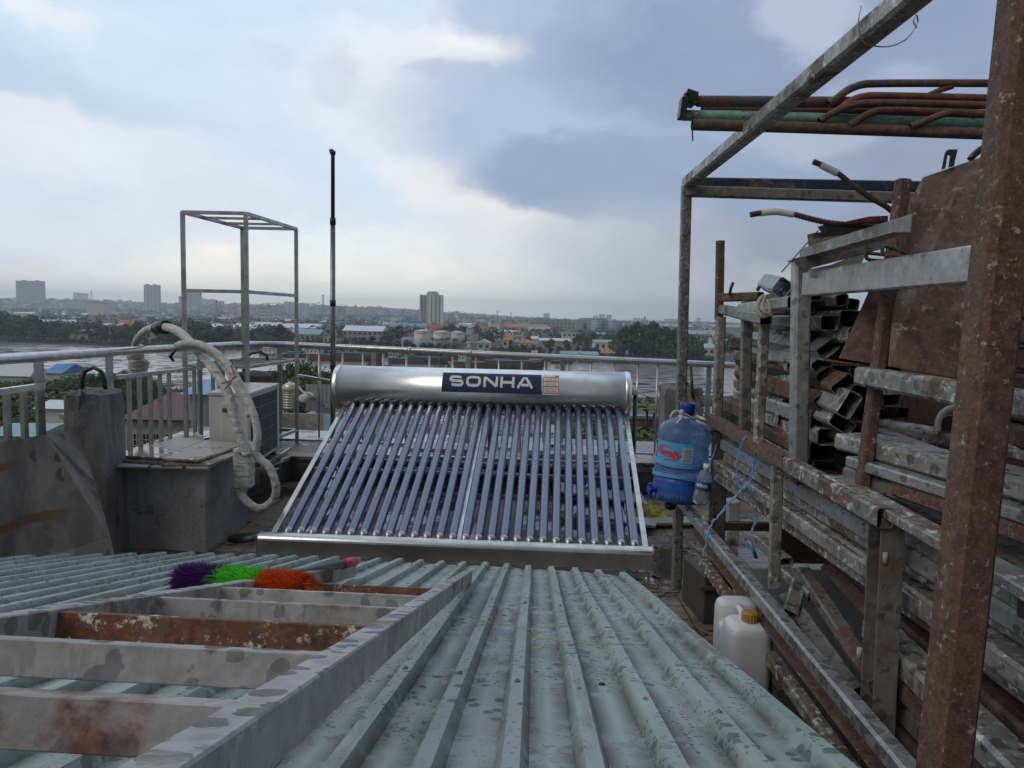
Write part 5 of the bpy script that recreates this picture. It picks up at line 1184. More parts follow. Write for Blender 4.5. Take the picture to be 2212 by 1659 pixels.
# ================================================================= LAND, RIVER, FAR CITY
ZG = -18.0
def gp(u, v): return onz(u, v, ZG)
near_b = [gp(u, v) for u, v in ((-900, 800), (-400, 812), (0, 822), (200, 832), (430, 842), (650, 842), (1000, 852), (1300, 864), (1500, 852), (1800, 868), (2300, 885), (3300, 905))]
far_b = [gp(u, v) for u, v in ((-1500, 712), (-700, 722), (0, 735), (150, 740), (290, 747), (440, 752), (560, 752), (700, 764), (900, 771), (1170, 777), (1300, 775), (1500, 778), (1700, 785), (2300, 800), (3600, 826))]
gm_, n_, p_ = mat('river_land'); tc = n_.new('ShaderNodeTexCoord'); v_ = tc.outputs['Object']
cc = n_.mix(n_.mr(n_.noise(v_, .03, 6, .65), .4, .6), (.018, .03, .014), (.06, .06, .045)); cc = n_.mix(n_.mr(n_.noise(v_, .25, 5, .7), .5, .7, 0, .7), cc, (.10, .09, .075))
setp(n_, p_, cc, .9, 0, n_.noise(v_, .5, 5), .3, .6)
def land(pts, name):
    m = M(); m.slab(pts, 3.0, nrm=(0, 0, 1)); m.v = m.v; return B(m, name, gm_, kind='structure', loc=(0, 0, ZG))
land([V((-900, -400, ZG)), V((900, -400, ZG))]+near_b[::-1], 'near_bank_ground')
FAR = 9000
land(far_b+[V((5200, 700, ZG)), V((9000, 9000, ZG)), V((-9000, 9000, ZG)), V((-5200, 700, ZG))], 'far_bank_ground')
wm_, n_, p_ = mat('river_water'); tc = n_.new('ShaderNodeTexCoord'); v_ = tc.outputs['Object']
wn = n_.math('ADD', n_.noise(n_.mapping(v_, scale=(.5, 1.6, 1)), .35, 5, .6), n_.math('MULTIPLY', n_.noise(n_.mapping(v_, scale=(.4, 1, 1)), .05, 3), .7))
setp(n_, p_, n_.mix(n_.noise(n_.mapping(v_, scale=(.3, 1, 1)), .02, 5), (.25, .22, .205), (.32, .285, .27)), .18, 0, wn, .35, .25, Specular_IOR_Level=.5)
m = M(); m.add([(-6000, 40, ZG-.9), (6000, 40, ZG-.9), (6000, 1400, ZG-.9), (-6000, 1400, ZG-.9)], [(0, 1, 2, 3)]); B(m, 'river', wm_, kind='structure', loc=(0, 0, ZG-.9))
# hills at the left skyline
m = M(); nx, ny = 60, 10; vs = []
for j in range(ny+1):
    for i in range(nx+1):
        x = -4200+4700*i/nx; y = 2700+1800*j/ny; f = math.sin(math.pi*min(1, j/ny*1.0)) if j < ny*.5 else 1 if j < ny else 0
        e = max(0, 1-max(0, (x+900)/1300)) if x > -900 else 1; e = e*e*(3-2*e)
        h = (42+16*mnoise.noise(V((x*.0016, y*.001, 0)))+9*mnoise.noise(V((x*.006, y*.004, 3))))*f*e
        vs.append((x, y, ZG-1+max(0, h)))
m.add(vs, [(j*(nx+1)+i, j*(nx+1)+i+1, (j+1)*(nx+1)+i+1, (j+1)*(nx+1)+i) for j in range(ny) for i in range(nx)], 0, True)
B(m, 'hills', gm_, kind='structure', loc=(0, 0, ZG))
def hill_z(x, y):
    if y < 2700: return ZG
    t = (y-2700)/1800; f = math.sin(math.pi*t) if t < .5 else 1
    e = max(0, 1-max(0, (x+900)/1300)) if x > -900 else 1; e = e*e*(3-2*e)
    return ZG-1+max(0, (42+16*mnoise.noise(V((x*.0016, y*.001, 0)))+9*mnoise.noise(V((x*.006, y*.004, 3))))*f*e)

# ---------------- vegetation
def leafmat(name, c1, c2, sc=1.2):
    m, n, p = mat(name); v = objv(n); oi = n.new('ShaderNodeObjectInfo')
    f = n.noise(v, sc, 4, .6); c = n.mix(f, c1, c2); c = n.mix(n.math('MULTIPLY', oi.outputs['Random'], .5), c, tuple((a*.45+b*.1) for a, b in zip(c1, c2)))
    setp(n, p, c, .65, 0, Specular_IOR_Level=.25); return m
LF = [leafmat('leaves_dark', (.016, .03, .014), (.036, .056, .024), .3), leafmat('leaves_mid', (.03, .055, .018), (.065, .10, .035), .4), leafmat('leaves_bright', (.045, .085, .02), (.11, .17, .045), .8)]
BARK = plain('bark', (.08, .065, .05), .9)
def crown(seed, lobes, nl, R_, H_, z0, leaf):
    r_ = random.Random(seed); m = M()
    cs_ = []
    for i in range(lobes):
        a = r_.uniform(0, 6.283); q = r_.random()**.6; h = r_.random()
        wd = math.sin(math.pi*min(1, h*.75+.2)); cs_.append((V((math.cos(a)*q*R_*wd*.85, math.sin(a)*q*R_*wd*.85, z0+H_*(.12+.8*h))), R_*r_.uniform(.24, .42)))
    vs, fs = [], []
    for c, rr in cs_:
        for k in range(nl):
            d = V((r_.gauss(0, 1), r_.gauss(0, 1), r_.gauss(0, .8))).normalized(); p = c+d*rr*r_.uniform(.7, 1.08)*V((1, 1, .8)).length/1.62
            nrm = (d+V((r_.uniform(-.6, .6), r_.uniform(-.6, .6), r_.uniform(-.2, .8)))).normalized(); t = nrm.cross(V((r_.uniform(-1, 1), r_.uniform(-1, 1), .3))).normalized(); b = nrm.cross(t); s_ = leaf*r_.uniform(.6, 1.3)
            i = len(vs); vs += [p-t*s_, p+b*s_*.6, p+t*s_, p-b*s_*.6]; fs.append((i, i+1, i+2, i+3))
    m.add(vs, fs); return m
def tree_proto(name, seed, lobes, nl, R_, H_, z0, leaf, mt, trunk=True):
    t = T(name, 'x', 'tree', (0, 0, 0)); B(crown(seed, lobes, nl, R_, H_, z0, leaf), 'crown', mt, t, fix=False)
    if trunk:
        m = M(); m.tube([(0, 0, -.5), (.1, 0, z0*.6), (-.05, .1, z0+H_*.4)], [R_*.07, R_*.05, R_*.025], 7)
        for k in range(4): a = k*1.7+seed; m.tube([(0, 0, z0*.7), (math.cos(a)*R_*.35, math.sin(a)*R_*.35, z0+H_*.35)], [R_*.03, R_*.01], 5)
        B(m, 'trunk', BARK, t)
    return t
def palm_proto(seed, h, rl, mt, name='palm_tree'):
    r_ = random.Random(seed); t = T(name, 'x', 'palm', (0, 0, 0))
    m = M(); m.tube([(0, 0, -.5), (.2, 0, h*.5), (.5, .1, h)], [.2, .15, .12], 8); B(m, 'trunk', BARK, t)
    m = M(); top = V((.5, .1, h))
    for k in range(20):
        a = k*2.4+r_.uniform(-.2, .2); up_ = r_.uniform(-.1, 1.1); P = []
        for i in range(8): s_ = i/7; P.append(top+V((math.cos(a), math.sin(a), 0))*rl*s_*(1-.15*s_)+V((0, 0, rl*(up_*s_-(.75+up_*.5)*s_*s_))))
        sd = V((-math.sin(a), math.cos(a), 0))
        for i in range(1, 7):
            for j in (0, .5):
                p = P[i].lerp(P[i+1], j); w_ = rl*.26*(1-abs(i/7-.4)); ax = (P[i+1]-P[i]).normalized()
                for s2 in (-1, 1):
                    e = p+sd*s2*w_*.8+V((0, 0, -w_*.55))+ax*w_*.5; m.add([p-ax*rl*.028, p+ax*rl*.028, e], [(0, 1, 2)])
        m.tube(P, rl*.008, 4, sm=False)
    B(m, 'crown', mt, t, fix=False); return t
def banana_proto(seed, mt):
    r_ = random.Random(seed); t = T('banana_plant', 'x', 'plant', (0, 0, 0)); m = M(); m.cyl((0, 0, -.3), (0, 0, 2.2), .13, .1, 8); B(m, 'stem', leafmat('banana_stem', (.06, .08, .03), (.1, .12, .05)), t)
    m = M()
    for k in range(9):
        a = k*2.4; up_ = r_.uniform(.5, 1.3); L_ = r_.uniform(1.8, 2.6); sd = V((-math.sin(a), math.cos(a), 0)); P = []
        for i in range(7): s_ = i/6; P.append(V((0, 0, 2.1))+V((math.cos(a), math.sin(a), 0))*L_*s_*.8+V((0, 0, L_*(up_*s_-(up_*.9)*s_*s_))))
        W_ = [.05, .25, .34, .36, .32, .2, .02]
        vs = []
        for p, w_ in zip(P, W_): vs += [p-sd*w_+V((0, 0, -.08)), p, p+sd*w_+V((0, 0, -.08))]
        m.add(vs, [(i*3+j, i*3+j+1, i*3+j+4, i*3+j+3) for i in range(6) for j in (0, 1)])
    B(m, 'leaves', mt, t, fix=False); return t
PR_far = [tree_proto('broadleaf_tree', 11+i, (15, 20, 13, 17)[i], 42, (4.6, 5.4, 4.2, 5.0)[i], (7, 8.5, 9, 6.5)[i], 1.6, .62, LF[(0, 1, 0, 1)[i]]) for i in range(4)]
PR_near = [tree_proto('leafy_tree', 31+i, (24, 30, 22)[i], 120, (3.2, 3.8, 3.0)[i], (5.5, 6.5, 4.5)[i], 1.4, .2, LF[(1, 2, 2)[i]]) for i in range(3)]
PLM = palm_proto(5, 8.5, 3.0, LF[0]); PLN = palm_proto(8, 8, 2.6, LF[1], 'coconut_palm'); BAN = banana_proto(3, LF[2])
KD = KIDS()
def put(proto, x, y, z, sc, label, group, rz=None, xy=1.0): return dup(proto, (x, y, z), rnd.uniform(0, 6.28) if rz is None else rz, (sc*xy, sc*xy, sc), label, group, KD)
def gd(u, D): r = ray(u, 700); return r.x/r.y*D, D
cnt_far = 0
def tree_h(i): return (8.6, 10.1, 10.6, 8.1)[i]
def treebyp(u, vt, D, xy=1.0, label='dense dark tree on the far river bank', group='trees on the far bank'):
    """a tree at distance D whose top reaches picture height vt seen from the terrace"""
    x, y = gd(u, D); zt_ = at(u, vt, D).z; i = rnd.randrange(4); h = max(3, zt_-ZG); put(PR_far[i], x, y, ZG, h/tree_h(i), label, group, xy=xy)
def bank_D(u):
    pts = [((p.x/p.y)*FOC+1106, p.y) for p in far_b]
    for (a, da), (b, db) in zip(pts, pts[1:]):
        if u <= b: return da+(db-da)*max(0, (u-a))/(b-a)
    return pts[-1][1]
# front row along the far bank: rough top line read off the photograph
top_l = [(-80, 688), (0, 690), (60, 700), (110, 712), (170, 722), (230, 718), (270, 715), (300, 722), (340, 728), (380, 708), (440, 712), (520, 716), (580, 722), (640, 726), (700, 738), (760, 730), (820, 727), (880, 734), (940, 740), (1000, 742), (1060, 752), (1120, 738), (1180, 748), (1230, 742), (1290, 748), (1320, 742)]
def topv(u):
    for (a, x), (b, y) in zip(top_l, top_l[1:]):
        if u <= b: return x+(y-x)*max(0, u-a)/(b-a)
    return 745
u = -90
while u < 1320:
    D = bank_D(u)+rnd.uniform(12, 30); treebyp(u, topv(u)+rnd.uniform(-3, 9), D, rnd.uniform(.8, 1.3)); u += rnd.uniform(13, 22)
u = -90
while u < 640:
    D = bank_D(u)+rnd.uniform(50, 120); treebyp(u, max(668, topv(u)-rnd.uniform(6, 24)), D, rnd.uniform(.9, 1.4), 'dark tree in the wood behind the far bank', 'trees in the wood on the left'); u += rnd.uniform(16, 26)
# the big clump on the right and other picked crowns
for u, vt, D, xy in ((1335, 722, 400, .9), (1352, 705, 395, .9), (1372, 697, 390, .9), (1392, 703, 400, 1.0), (1412, 700, 380, .9), (1425, 708, 372, .9), (1446, 712, 380, 1.0), (1462, 706, 390, .9), (1480, 716, 375, .8), (1498, 728, 372, .9), (1360, 728, 372, 1.1), (1385, 732, 370, 1.1), (1430, 730, 368, 1.1), (1465, 735, 366, 1.0), (1345, 742, 372, 1.2), (1405, 742, 367, 1.3), (1450, 750, 364, 1.2), (1495, 752, 363, 1.2), (1512, 745, 366, .9)):
    treebyp(u, vt, D, xy, 'tall dark tree in the big clump on the right of the far bank', 'trees in the big clump')
for u, vt, D, xy in ((845, 706, 520, 1.1), (862, 702, 530, .9), (835, 716, 500, 1.2), (960, 702, 640, 1.0), (975, 700, 650, .9), (1000, 705, 640, 1.1), (1030, 704, 640, 1.0), (1000, 722, 520, 1.0), (1060, 720, 520, 1.1), (1095, 722, 540, 1.0), (1140, 728, 480, 1.2), (1190, 730, 470, 1.1), (1250, 722, 520, 1.0), (1265, 730, 500, 1.0), (740, 704, 640, 1.2), (770, 706, 640, 1.2), (800, 708, 640, 1.0), (690, 728, 480, 1.0), (420, 706, 620, 1.3), (470, 704, 640, 1.3), (500, 706, 650, 1.0), (365, 694, 640, 1.2), (340, 694, 640, 1.1), (395, 698, 640, 1.0), (300, 700, 640, 1.0), (1285, 716, 560, 1.0), (1225, 735, 470, 1.0), (1105, 735, 470, 1.0)):
    treebyp(u, vt, D, xy, 'dark tree standing among the houses across the river', 'trees among the far houses')
for u, vt, D in ((697, 716, 470), (708, 712, 470), (728, 716, 480), (742, 720, 470), (936, 727, 430), (945, 730, 425), (957, 728, 430), (968, 727, 430), (982, 729, 430), (665, 728, 460), (1004, 733, 430)):
    x, y = gd(u, D); zt_ = at(u, vt, D).z; put(PLM, x, y, ZG, (zt_-ZG)/10.0, 'slim palm tree standing on the far bank', 'palms on the far bank')
# woods that read as one mass
def mass(name, pts, leaf, label, mt, per=26, rr=(3.5, 7)):
    m = M(); vs, fs = [], []
    for x, y, z, s_ in pts:
        for k in range(per):
            d = V((rnd.gauss(0, 1), rnd.gauss(0, 1), abs(rnd.gauss(0, .8)))).normalized(); p = V((x, y, z))+d*s_*rnd.uniform(.7, 1.1); l_ = leaf*rnd.uniform(.6, 1.4)
            nn = (d+V((rnd.uniform(-.5, .5), rnd.uniform(-.5, .5), rnd.uniform(0, .8)))).normalized(); t = nn.cross(V((rnd.uniform(-1, 1), 1, .2))).normalized(); b = nn.cross(t); i = len(vs)
            vs += [p-t*l_, p+b*l_*.7, p+t*l_, p-b*l_*.7]; fs.append((i, i+1, i+2, i+3))
    m.add(vs, fs); return B(m, name, mt, label=label, kind='stuff', loc=(pts[0][0], pts[0][1], ZG), fix=False)
pts = []
for i in range(2300):
    u = rnd.uniform(-150, 1650); D = 560*(2200/560)**rnd.random(); x, y = gd(u, D)
    if u < 640 or rnd.random() < .62: pts.append((x, y, ZG+rnd.uniform(0, 4.5), rnd.uniform(4, 7.5)))
mass('far_wood', pts, 1.5, 'dark woods between the houses far across the river', LF[0], 24)
pts = []
for i in range(2200):
    u = rnd.uniform(-300, 1800); D = 2000*(5000/2000)**rnd.random(); x, y = gd(u, D); pts.append((x, y, hill_z(x, y)+rnd.uniform(0, 4), rnd.uniform(8, 17)))
mass('distant_wood', pts, 4.5, 'hazy tree cover reaching to the horizon', LF[0], 14)
# strip of bushes and mangrove on the river edge
pts = []
u = -100
while u < 1560:
    D = bank_D(u)+rnd.uniform(1, 10); x, y = gd(u, D); pts.append((x, y, ZG-.3, rnd.uniform(1.4, 3.2))); u += rnd.uniform(1.5, 4)
mass('riverside_bushes', pts, .6, 'low bushes along the far river edge', LF[0], 30)

# ---------------- houses across the river
WL = [plain('wall_white', (.55, .55, .52), .8, var=.1, scale=.4), plain('wall_cream', (.5, .45, .35), .8, var=.12, scale=.4), plain('wall_grey', (.28, .28, .28), .8, var=.15, scale=.4), plain('wall_green_white', (.42, .5, .44), .8, var=.1, scale=.4)]
RFM = {'white': plain('roof_white_metal', (.55, .58, .6), .35, var=.15, scale=.3), 'grey': plain('roof_grey_metal', (.24, .26, .28), .5, var=.2, scale=.3), 'red': plain('roof_red_tile', (.30, .09, .055), .7, var=.25, scale=.5), 'orange': plain('roof_orange_tile', (.42, .15, .07), .7, var=.2, scale=.5), 'blue': plain('roof_blue_metal', (.05, .16, .42), .45, var=.15, scale=.3), 'teal': plain('roof_teal_metal', (.16, .32, .33), .45, var=.15, scale=.3), 'brown': plain('roof_brown_tile', (.14, .07, .05), .8, var=.25, scale=.5)}
WIN = plain('window_dark', (.03, .035, .045), .25, var=.1)
def house_proto(name, w_, d_, h_, rh, wall, roof, kind):
    t = T(name, 'x', 'house', (0, 0, 0)); m = M(); m.box((0, 0, h_/2-.5), (w_, d_, h_+1)); wl = B(m, 'wall', wall, t)
    nwin = max(2, int(w_/2.6))
    for i in range(nwin):
        for f in range(max(1, int(h_/3.2))):
            m = M(); m.box((-w_/2+w_*(i+.5)/nwin, -d_/2-.02, 1.6+3.1*f), (.95, .1, 1.2)); B(m, 'window', WIN, wl)
    m = M()
    if kind == 'gable': m.ext((-w_/2-.5, 0, h_), (w_/2+.5, 0, h_), [(-d_/2-.5, 0), (d_/2+.5, 0), (0, rh)])
    elif kind == 'gableY': m.ext((0, -d_/2-.5, h_), (0, d_/2+.5, h_), [(-w_/2-.5, 0), (w_/2+.5, 0), (0, rh)])
    elif kind == 'hip':
        a = V((-w_/2-.6, -d_/2-.6, h_)); vs = [a, V((w_/2+.6, -d_/2-.6, h_)), V((w_/2+.6, d_/2+.6, h_)), V((-w_/2-.6, d_/2+.6, h_)), V((-w_/2+d_/2, 0, h_+rh)), V((w_/2-d_/2, 0, h_+rh))]
        if w_ <= d_: vs[4] = V((-.01, 0, h_+rh)); vs[5] = V((.01, 0, h_+rh))
        m.add(vs, [(0, 1, 5, 4), (1, 2, 5), (2, 3, 4, 5), (3, 0, 4), (0, 3, 2, 1)])
    else:
        m.box((0, 0, h_+.15), (w_+.4, d_+.4, .3)); m.box((w_*.2, d_*.1, h_+1.2), (w_*.3, d_*.4, 2.0))
    B(m, 'roof', roof, t)
    if kind == 'flat':
        m = M(); m.cyl((-w_*.2, 0, h_+.3), (-w_*.2, 0, h_+1.0), .25, n=6); m.lathe([(.55, h_+1.0), (.55, h_+2.3), (.3, h_+2.6), (0, h_+2.6)], (-w_*.2, 0, 0), n=14); B(m, 'roof_tank', SSTEEL, t)
        for f in range(int(h_/3.2)): m = M(); m.box((0, -d_/2-.5, 3.1*f+3.0), (w_*.8, 1.0, .15)); m.box((0, -d_/2-.98, 3.1*f+3.45), (w_*.8, .05, .8)); B(m, 'balcony', WL[2], wl)
    return t
HP = [house_proto('house', 9, 8, 3.6, 1.7, WL[0], RFM['white'], 'gable'), house_proto('house', 7, 9, 6.8, 1, WL[0], RFM['grey'], 'flat'), house_proto('house', 11, 8, 3.8, 2.2, WL[1], RFM['orange'], 'hip'),
      house_proto('warehouse', 30, 16, 5, 2.6, WL[2], RFM['white'], 'gable'), house_proto('house', 6, 8, 9.5, 1, WL[1], RFM['grey'], 'flat'), house_proto('house', 10, 9, 4, 2, WL[0], RFM['grey'], 'gableY'),
      house_proto('house', 9, 8, 4, 2, WL[3], RFM['teal'], 'gable'), house_proto('warehouse', 24, 14, 5, 2.4, WL[0], RFM['grey'], 'gable')]
HLB = ['small white roofed house among the trees across the river', 'narrow white two storey house with flat roof across the river', 'cream house with orange hipped roof across the river', 'long warehouse with white metal roof across the river', 'tall narrow cream house with flat roof across the river', 'white house with grey gable roof across the river', 'pale green house with teal metal roof across the river', 'long warehouse with grey metal roof across the river']
HG = ['small white roofed houses', 'two storey flat roofed houses', 'orange hipped roof houses', 'white roofed warehouses', 'tall narrow houses', 'grey gabled houses', 'teal roofed houses', 'grey roofed warehouses']
KD = KIDS()
for i in range(292):
    D = 470*(1900/470)**(rnd.random()**.75); u = rnd.uniform(-60, 1560)
    if u < 500 and D < 640: D = rnd.uniform(640, 1800)
    x, y = gd(u, D); k = rnd.choice([0, 0, 1, 1, 2, 3, 4, 5, 5, 6, 7, 1])
    put(HP[k], x, y, ZG, rnd.uniform(.85, 1.25), HLB[k], HG[k], rz=rnd.uniform(-.7, .7))
# unreadable mass of roofs beyond
m = M()
for i in range(2600):
    D = 1700*(5200/1700)**rnd.random(); u = rnd.uniform(-300, 1750); x, y = gd(u, D); s_ = rnd.uniform(6, 16)*(1 if D < 3000 else 1.6); h = rnd.uniform(4, 13); z = hill_z(x, y)
    m.box((x, y, z+h/2), (s_, s_*rnd.uniform(.5, 1.2), h), rnd.uniform(-.8, .8), mi=rnd.choice([0, 0, 1, 1, 2, 3, 4, 0]))
B(m, 'far_rooftops', [WL[2], WL[0], RFM['grey'], RFM['brown'], WL[0]], label='mass of tiny roofs and walls fading to the horizon', kind='stuff', loc=(0, 2500, ZG), fix=False)

# hand placed buildings -------------------------------------------------
def gridmat(name, wall, win, bw, rh, mw=.35):
    m, n, p = mat(name); tc = n.new('ShaderNodeTexCoord'); s_ = n.new('ShaderNodeSeparateXYZ', i_0=tc.outputs['Object'])
    c = n.new('ShaderNodeCombineXYZ', i_0=n.math('ADD', s_.outputs[0], s_.outputs[1]), i_1=s_.outputs[2])
    b = n.new('ShaderNodeTexBrick'); b.offset = 0; n.set(b.inputs['Vector'], c.outputs[0]); b.inputs['Scale'].default_value = 1; b.inputs['Brick Width'].default_value = bw; b.inputs['Row Height'].default_value = rh
    b.inputs['Mortar Size'].default_value = mw; n.set(b.inputs['Color1'], win); n.set(b.inputs['Color2'], tuple(x*1.4 for x in win)); n.set(b.inputs['Mortar'], wall)
    setp(n, p, b.outputs[0], .6); return m
TWR = [gridmat('tower_facade_grey', (.20, .22, .26), (.08, .09, .12), 4, 3.4, .9), gridmat('tower_facade_white', (.5, .52, .55), (.16, .19, .24), 3.5, 3.3, .9), gridmat('tower_facade_blue', (.24, .28, .38), (.10, .12, .18), 5, 3.4, 1.0)]
def block(u0, u1, vt, D, dep, mt, name='apartment_tower', label=None, cat='tower', vb=None, steps=(), group=None, roofm=None, rz=0):
    x0, x1 = gd(u0, D)[0], gd(u1, D)[0]; uc = (u0+u1)/2; zt_ = at(uc, vt, D).z; zb = hill_z((x0+x1)/2, D)-2 if vb is None else at(uc, vb, D).z
    t = T(name, label, cat, ((x0+x1)/2, D, zb), group); w_ = x1-x0
    m = M(); m.box(((x0+x1)/2, D+dep/2, (zt_+zb)/2), (w_, dep, zt_-zb)); B(m, 'wall', mt, t)
    m = M(); m.box(((x0+x1)/2, D+dep/2, zt_+.4), (w_*1.01, dep*1.01, .8))
    for a, b, h in steps: m.box((x0+w_*(a+b)/2, D+dep/2, zt_+h/2+.8), (w_*(b-a), dep*.6, h))
    B(m, 'roof', roofm or WL[2], t); return t, x0, x1, zb, zt_
block(37, 96, 607, 3200, 14, TWR[0], label='wide dark apartment block alone on the left skyline', steps=((.2, .32, 3), (.7, .8, 3)))
t, x0, x1, zb, zt_ = block(312, 345, 616, 2800, 14, TWR[2], label='tall blue and white striped tower left of the steel frame', steps=((.1, .3, 3), (.6, .8, 3)))
for f in (.18, .42, .62, .92):
    m = M(); m.box((x0+(x1-x0)*f, 2799.3, (zt_+zb)/2), (3.5, 3, zt_-zb)); B(m, 'white_stripe', WL[0], t)
block(400, 430, 627, 3000, 30, TWR[0], label='dark tower seen inside the steel frame')
block(387, 399, 640, 3100, 25, TWR[2], label='low block left of the dark tower inside the steel frame')
for i, (a, b, v) in enumerate(((431, 442, 645), (443, 452, 647), (453, 461, 646), (464, 472, 651), (474, 481, 650))):
    block(a, b, v, 3600, 25, TWR[1], label=f'pale block, {["first", "second", "third", "fourth", "fifth"][i]} from the left in the row beside the dark tower', group='pale blocks in a row')
for i, (a, b, v) in enumerate(((613, 625, 652), (626, 638, 653), (640, 652, 655), (653, 664, 656))):
    block(a, b, v, 2500, 25, TWR[1], label=f'white apartment block, {["first", "second", "third", "fourth"][i]} from the left behind the right frame post', group='white blocks by the cranes')
block(590, 613, 660, 2450, 25, TWR[2], label='blue unfinished block beside the white apartment blocks')
block(160, 168, 632, 4600, 30, TWR[1], label='faint pale tower on the horizon right of the wide dark block'); block(169, 177, 633, 4600, 30, TWR[1], label='faint pale tower, middle of three near the radio mast'); block(179, 187, 634, 4600, 30, TWR[1], label='faint pale tower, right one of three near the radio mast')
block(797, 815, 663, 3000, 25, TWR[2], label='small hazy block between mast pipe and white tower'); block(676, 684, 657, 3300, 20, TWR[1], label='hazy block left of the mast pipe'); block(728, 741, 662, 1900, 25, TWR[0], label='grey block right of the mast pipe under the cranes')
block(500, 508, 656, 3600, 20, TWR[1], label='hazy block between the frame posts'); block(510, 517, 655, 3700, 20, TWR[1], label='second hazy block between the frame posts')
for i, (a, b, v, D) in enumerate(((1174, 1187, 677, 4200), (1282, 1292, 682, 4500), (1295, 1306, 679, 4500), (1310, 1321, 680, 4500), (1254, 1270, 687, 4300), (1368, 1382, 687, 4800), (1385, 1395, 688, 4800), (1437, 1462, 689, 4900))):
    block(a, b, v, D, 30, TWR[2 if i < 4 else 0], label=('hazy tower alone on the horizon left of the green factory', 'short hazy tower left of a pair over the factory', 'left tower of the hazy pair over the factory', 'right tower of the hazy pair over the factory', 'low hazy block on the horizon behind the green factory', 'faint tower behind the big tree clump', 'fainter tower just right of the one behind the clump', 'wide faint block left of the corner post')[i])
# the white tower with its own windows
t, x0, x1, zb, zt_ = block(906, 955, 638, 1461, 24, plain('tower_cream_wall', (.72, .69, .60), .7, var=.06, scale=.2), label='tall cream high rise tower with dark window rows in the middle', vb=705)
w_ = x1-x0; m = M(); m.box((x0+w_*.55, 1461+10, zt_+3.2), (w_*.5, 14, 5)); m.box((x0+w_*.55, 1461+10, zt_+6.4), (w_*.36, 10, 1.4)); B(m, 'roof_house', WL[1], t)
m = M(); m.box((x0+w_*.55, 1471, zt_+7.4), (w_*.44, 12, .5)); B(m, 'roof_slab', RFM['teal'], t)
wp = None; nf = 20; fh = (zt_-zb-2)/nf
for f in range(nf):
    for c in range(5):
        p = V((x0+w_*(.1, .24, .52, .72, .88)[c], 1460.9, zb+2+fh*(f+.5)))
        if wp is None: m = M(); m.box(p, (3.6, 1.2, fh*.62)); wp = B(m, 'window', WIN, t); wp0 = p
        else: q = wp.copy(); COL.objects.link(q); q.location = p-wp0; q.scale = (1.35 if c < 2 else .8, 1, 1); q.location.x -= (q.scale.x-1)*(wp0.x-ORG[t.name].x)
m = M()
for c in (.38, .63, .80): m.box((x0+w_*c, 1460.8, (zt_+zb)/2), (1.0, .8, zt_-zb))
B(m, 'pier', WL[0], t)
m = M()
for f in range(nf): m.box((x0+w_*.17, 1460.0, zb+2+fh*f+.3), (w_*.3, 2.4, .5))
B(m, 'balcony_slab', WL[0], t)
# buildings with roofs: (u0,u1,v_eave,v_base,dep,roof,rise,kind,wall,name,label)
def bld(u0, u1, ve, vb, dep, roof, rise, kind, wall, name, label, cat='building', win=True, D=None, rz=0, over=.4, rows=None):
    uc = (u0+u1)/2
    D = D or gp(uc, vb).y; x0, x1 = gd(u0, D)[0], gd(u1, D)[0]; w_ = x1-x0; zt_ = at(uc, ve, D).z; zb = min(ZG, zt_-2) if D > 90 else ZG; h = zt_-zb
    t = T(name, label, cat, ((x0+x1)/2, D+dep/2, zb), rz=rz); P = lambda x, y, z: (x, y, z)
    m = M(); m.box((0, 0, h/2), (w_, dep, h)); wl = B(m, 'wall', wall, t, local=True)
    m = M(); o = over
    if kind == 'gable': m.ext((-w_/2-o, 0, h), (w_/2+o, 0, h), [(-dep/2-o, 0), (dep/2+o, 0), (0, rise)])
    elif kind == 'gableY': m.ext((0, -dep/2-o, h), (0, dep/2+o, h), [(-w_/2-o, 0), (w_/2+o, 0), (0, rise)])
    elif kind == 'hip':
        k = min(w_, dep)/2*.9; vs = [(-w_/2-o, -dep/2-o, h), (w_/2+o, -dep/2-o, h), (w_/2+o, dep/2+o, h), (-w_/2-o, dep/2+o, h), (-w_/2+k, 0, h+rise), (w_/2-k, 0, h+rise)]; m.add(vs, [(0, 1, 5, 4), (1, 2, 5), (2, 3, 4, 5), (3, 0, 4), (0, 3, 2, 1)])
    else: m.box((0, 0, h+.2), (w_+o, dep+o, .4)); m.box((w_*.15, 0, h+rise/2+.4), (w_*.35, dep*.4, rise))
    B(m, 'roof', roof, t, local=True)
    if win:
        nr = rows or max(1, min(5, int(h/3.4))); nc = max(2, min(16, int(w_/3.2)))
        for r_ in range(nr):
            for c in range(nc):
                m = M(); m.box((-w_/2+w_*(c+.5)/nc, -dep/2-.03, h*(r_+.55)/nr), (w_/nc*.5, .15, h/nr*.42)); B(m, 'window', WIN, wl, local=True)
    return t
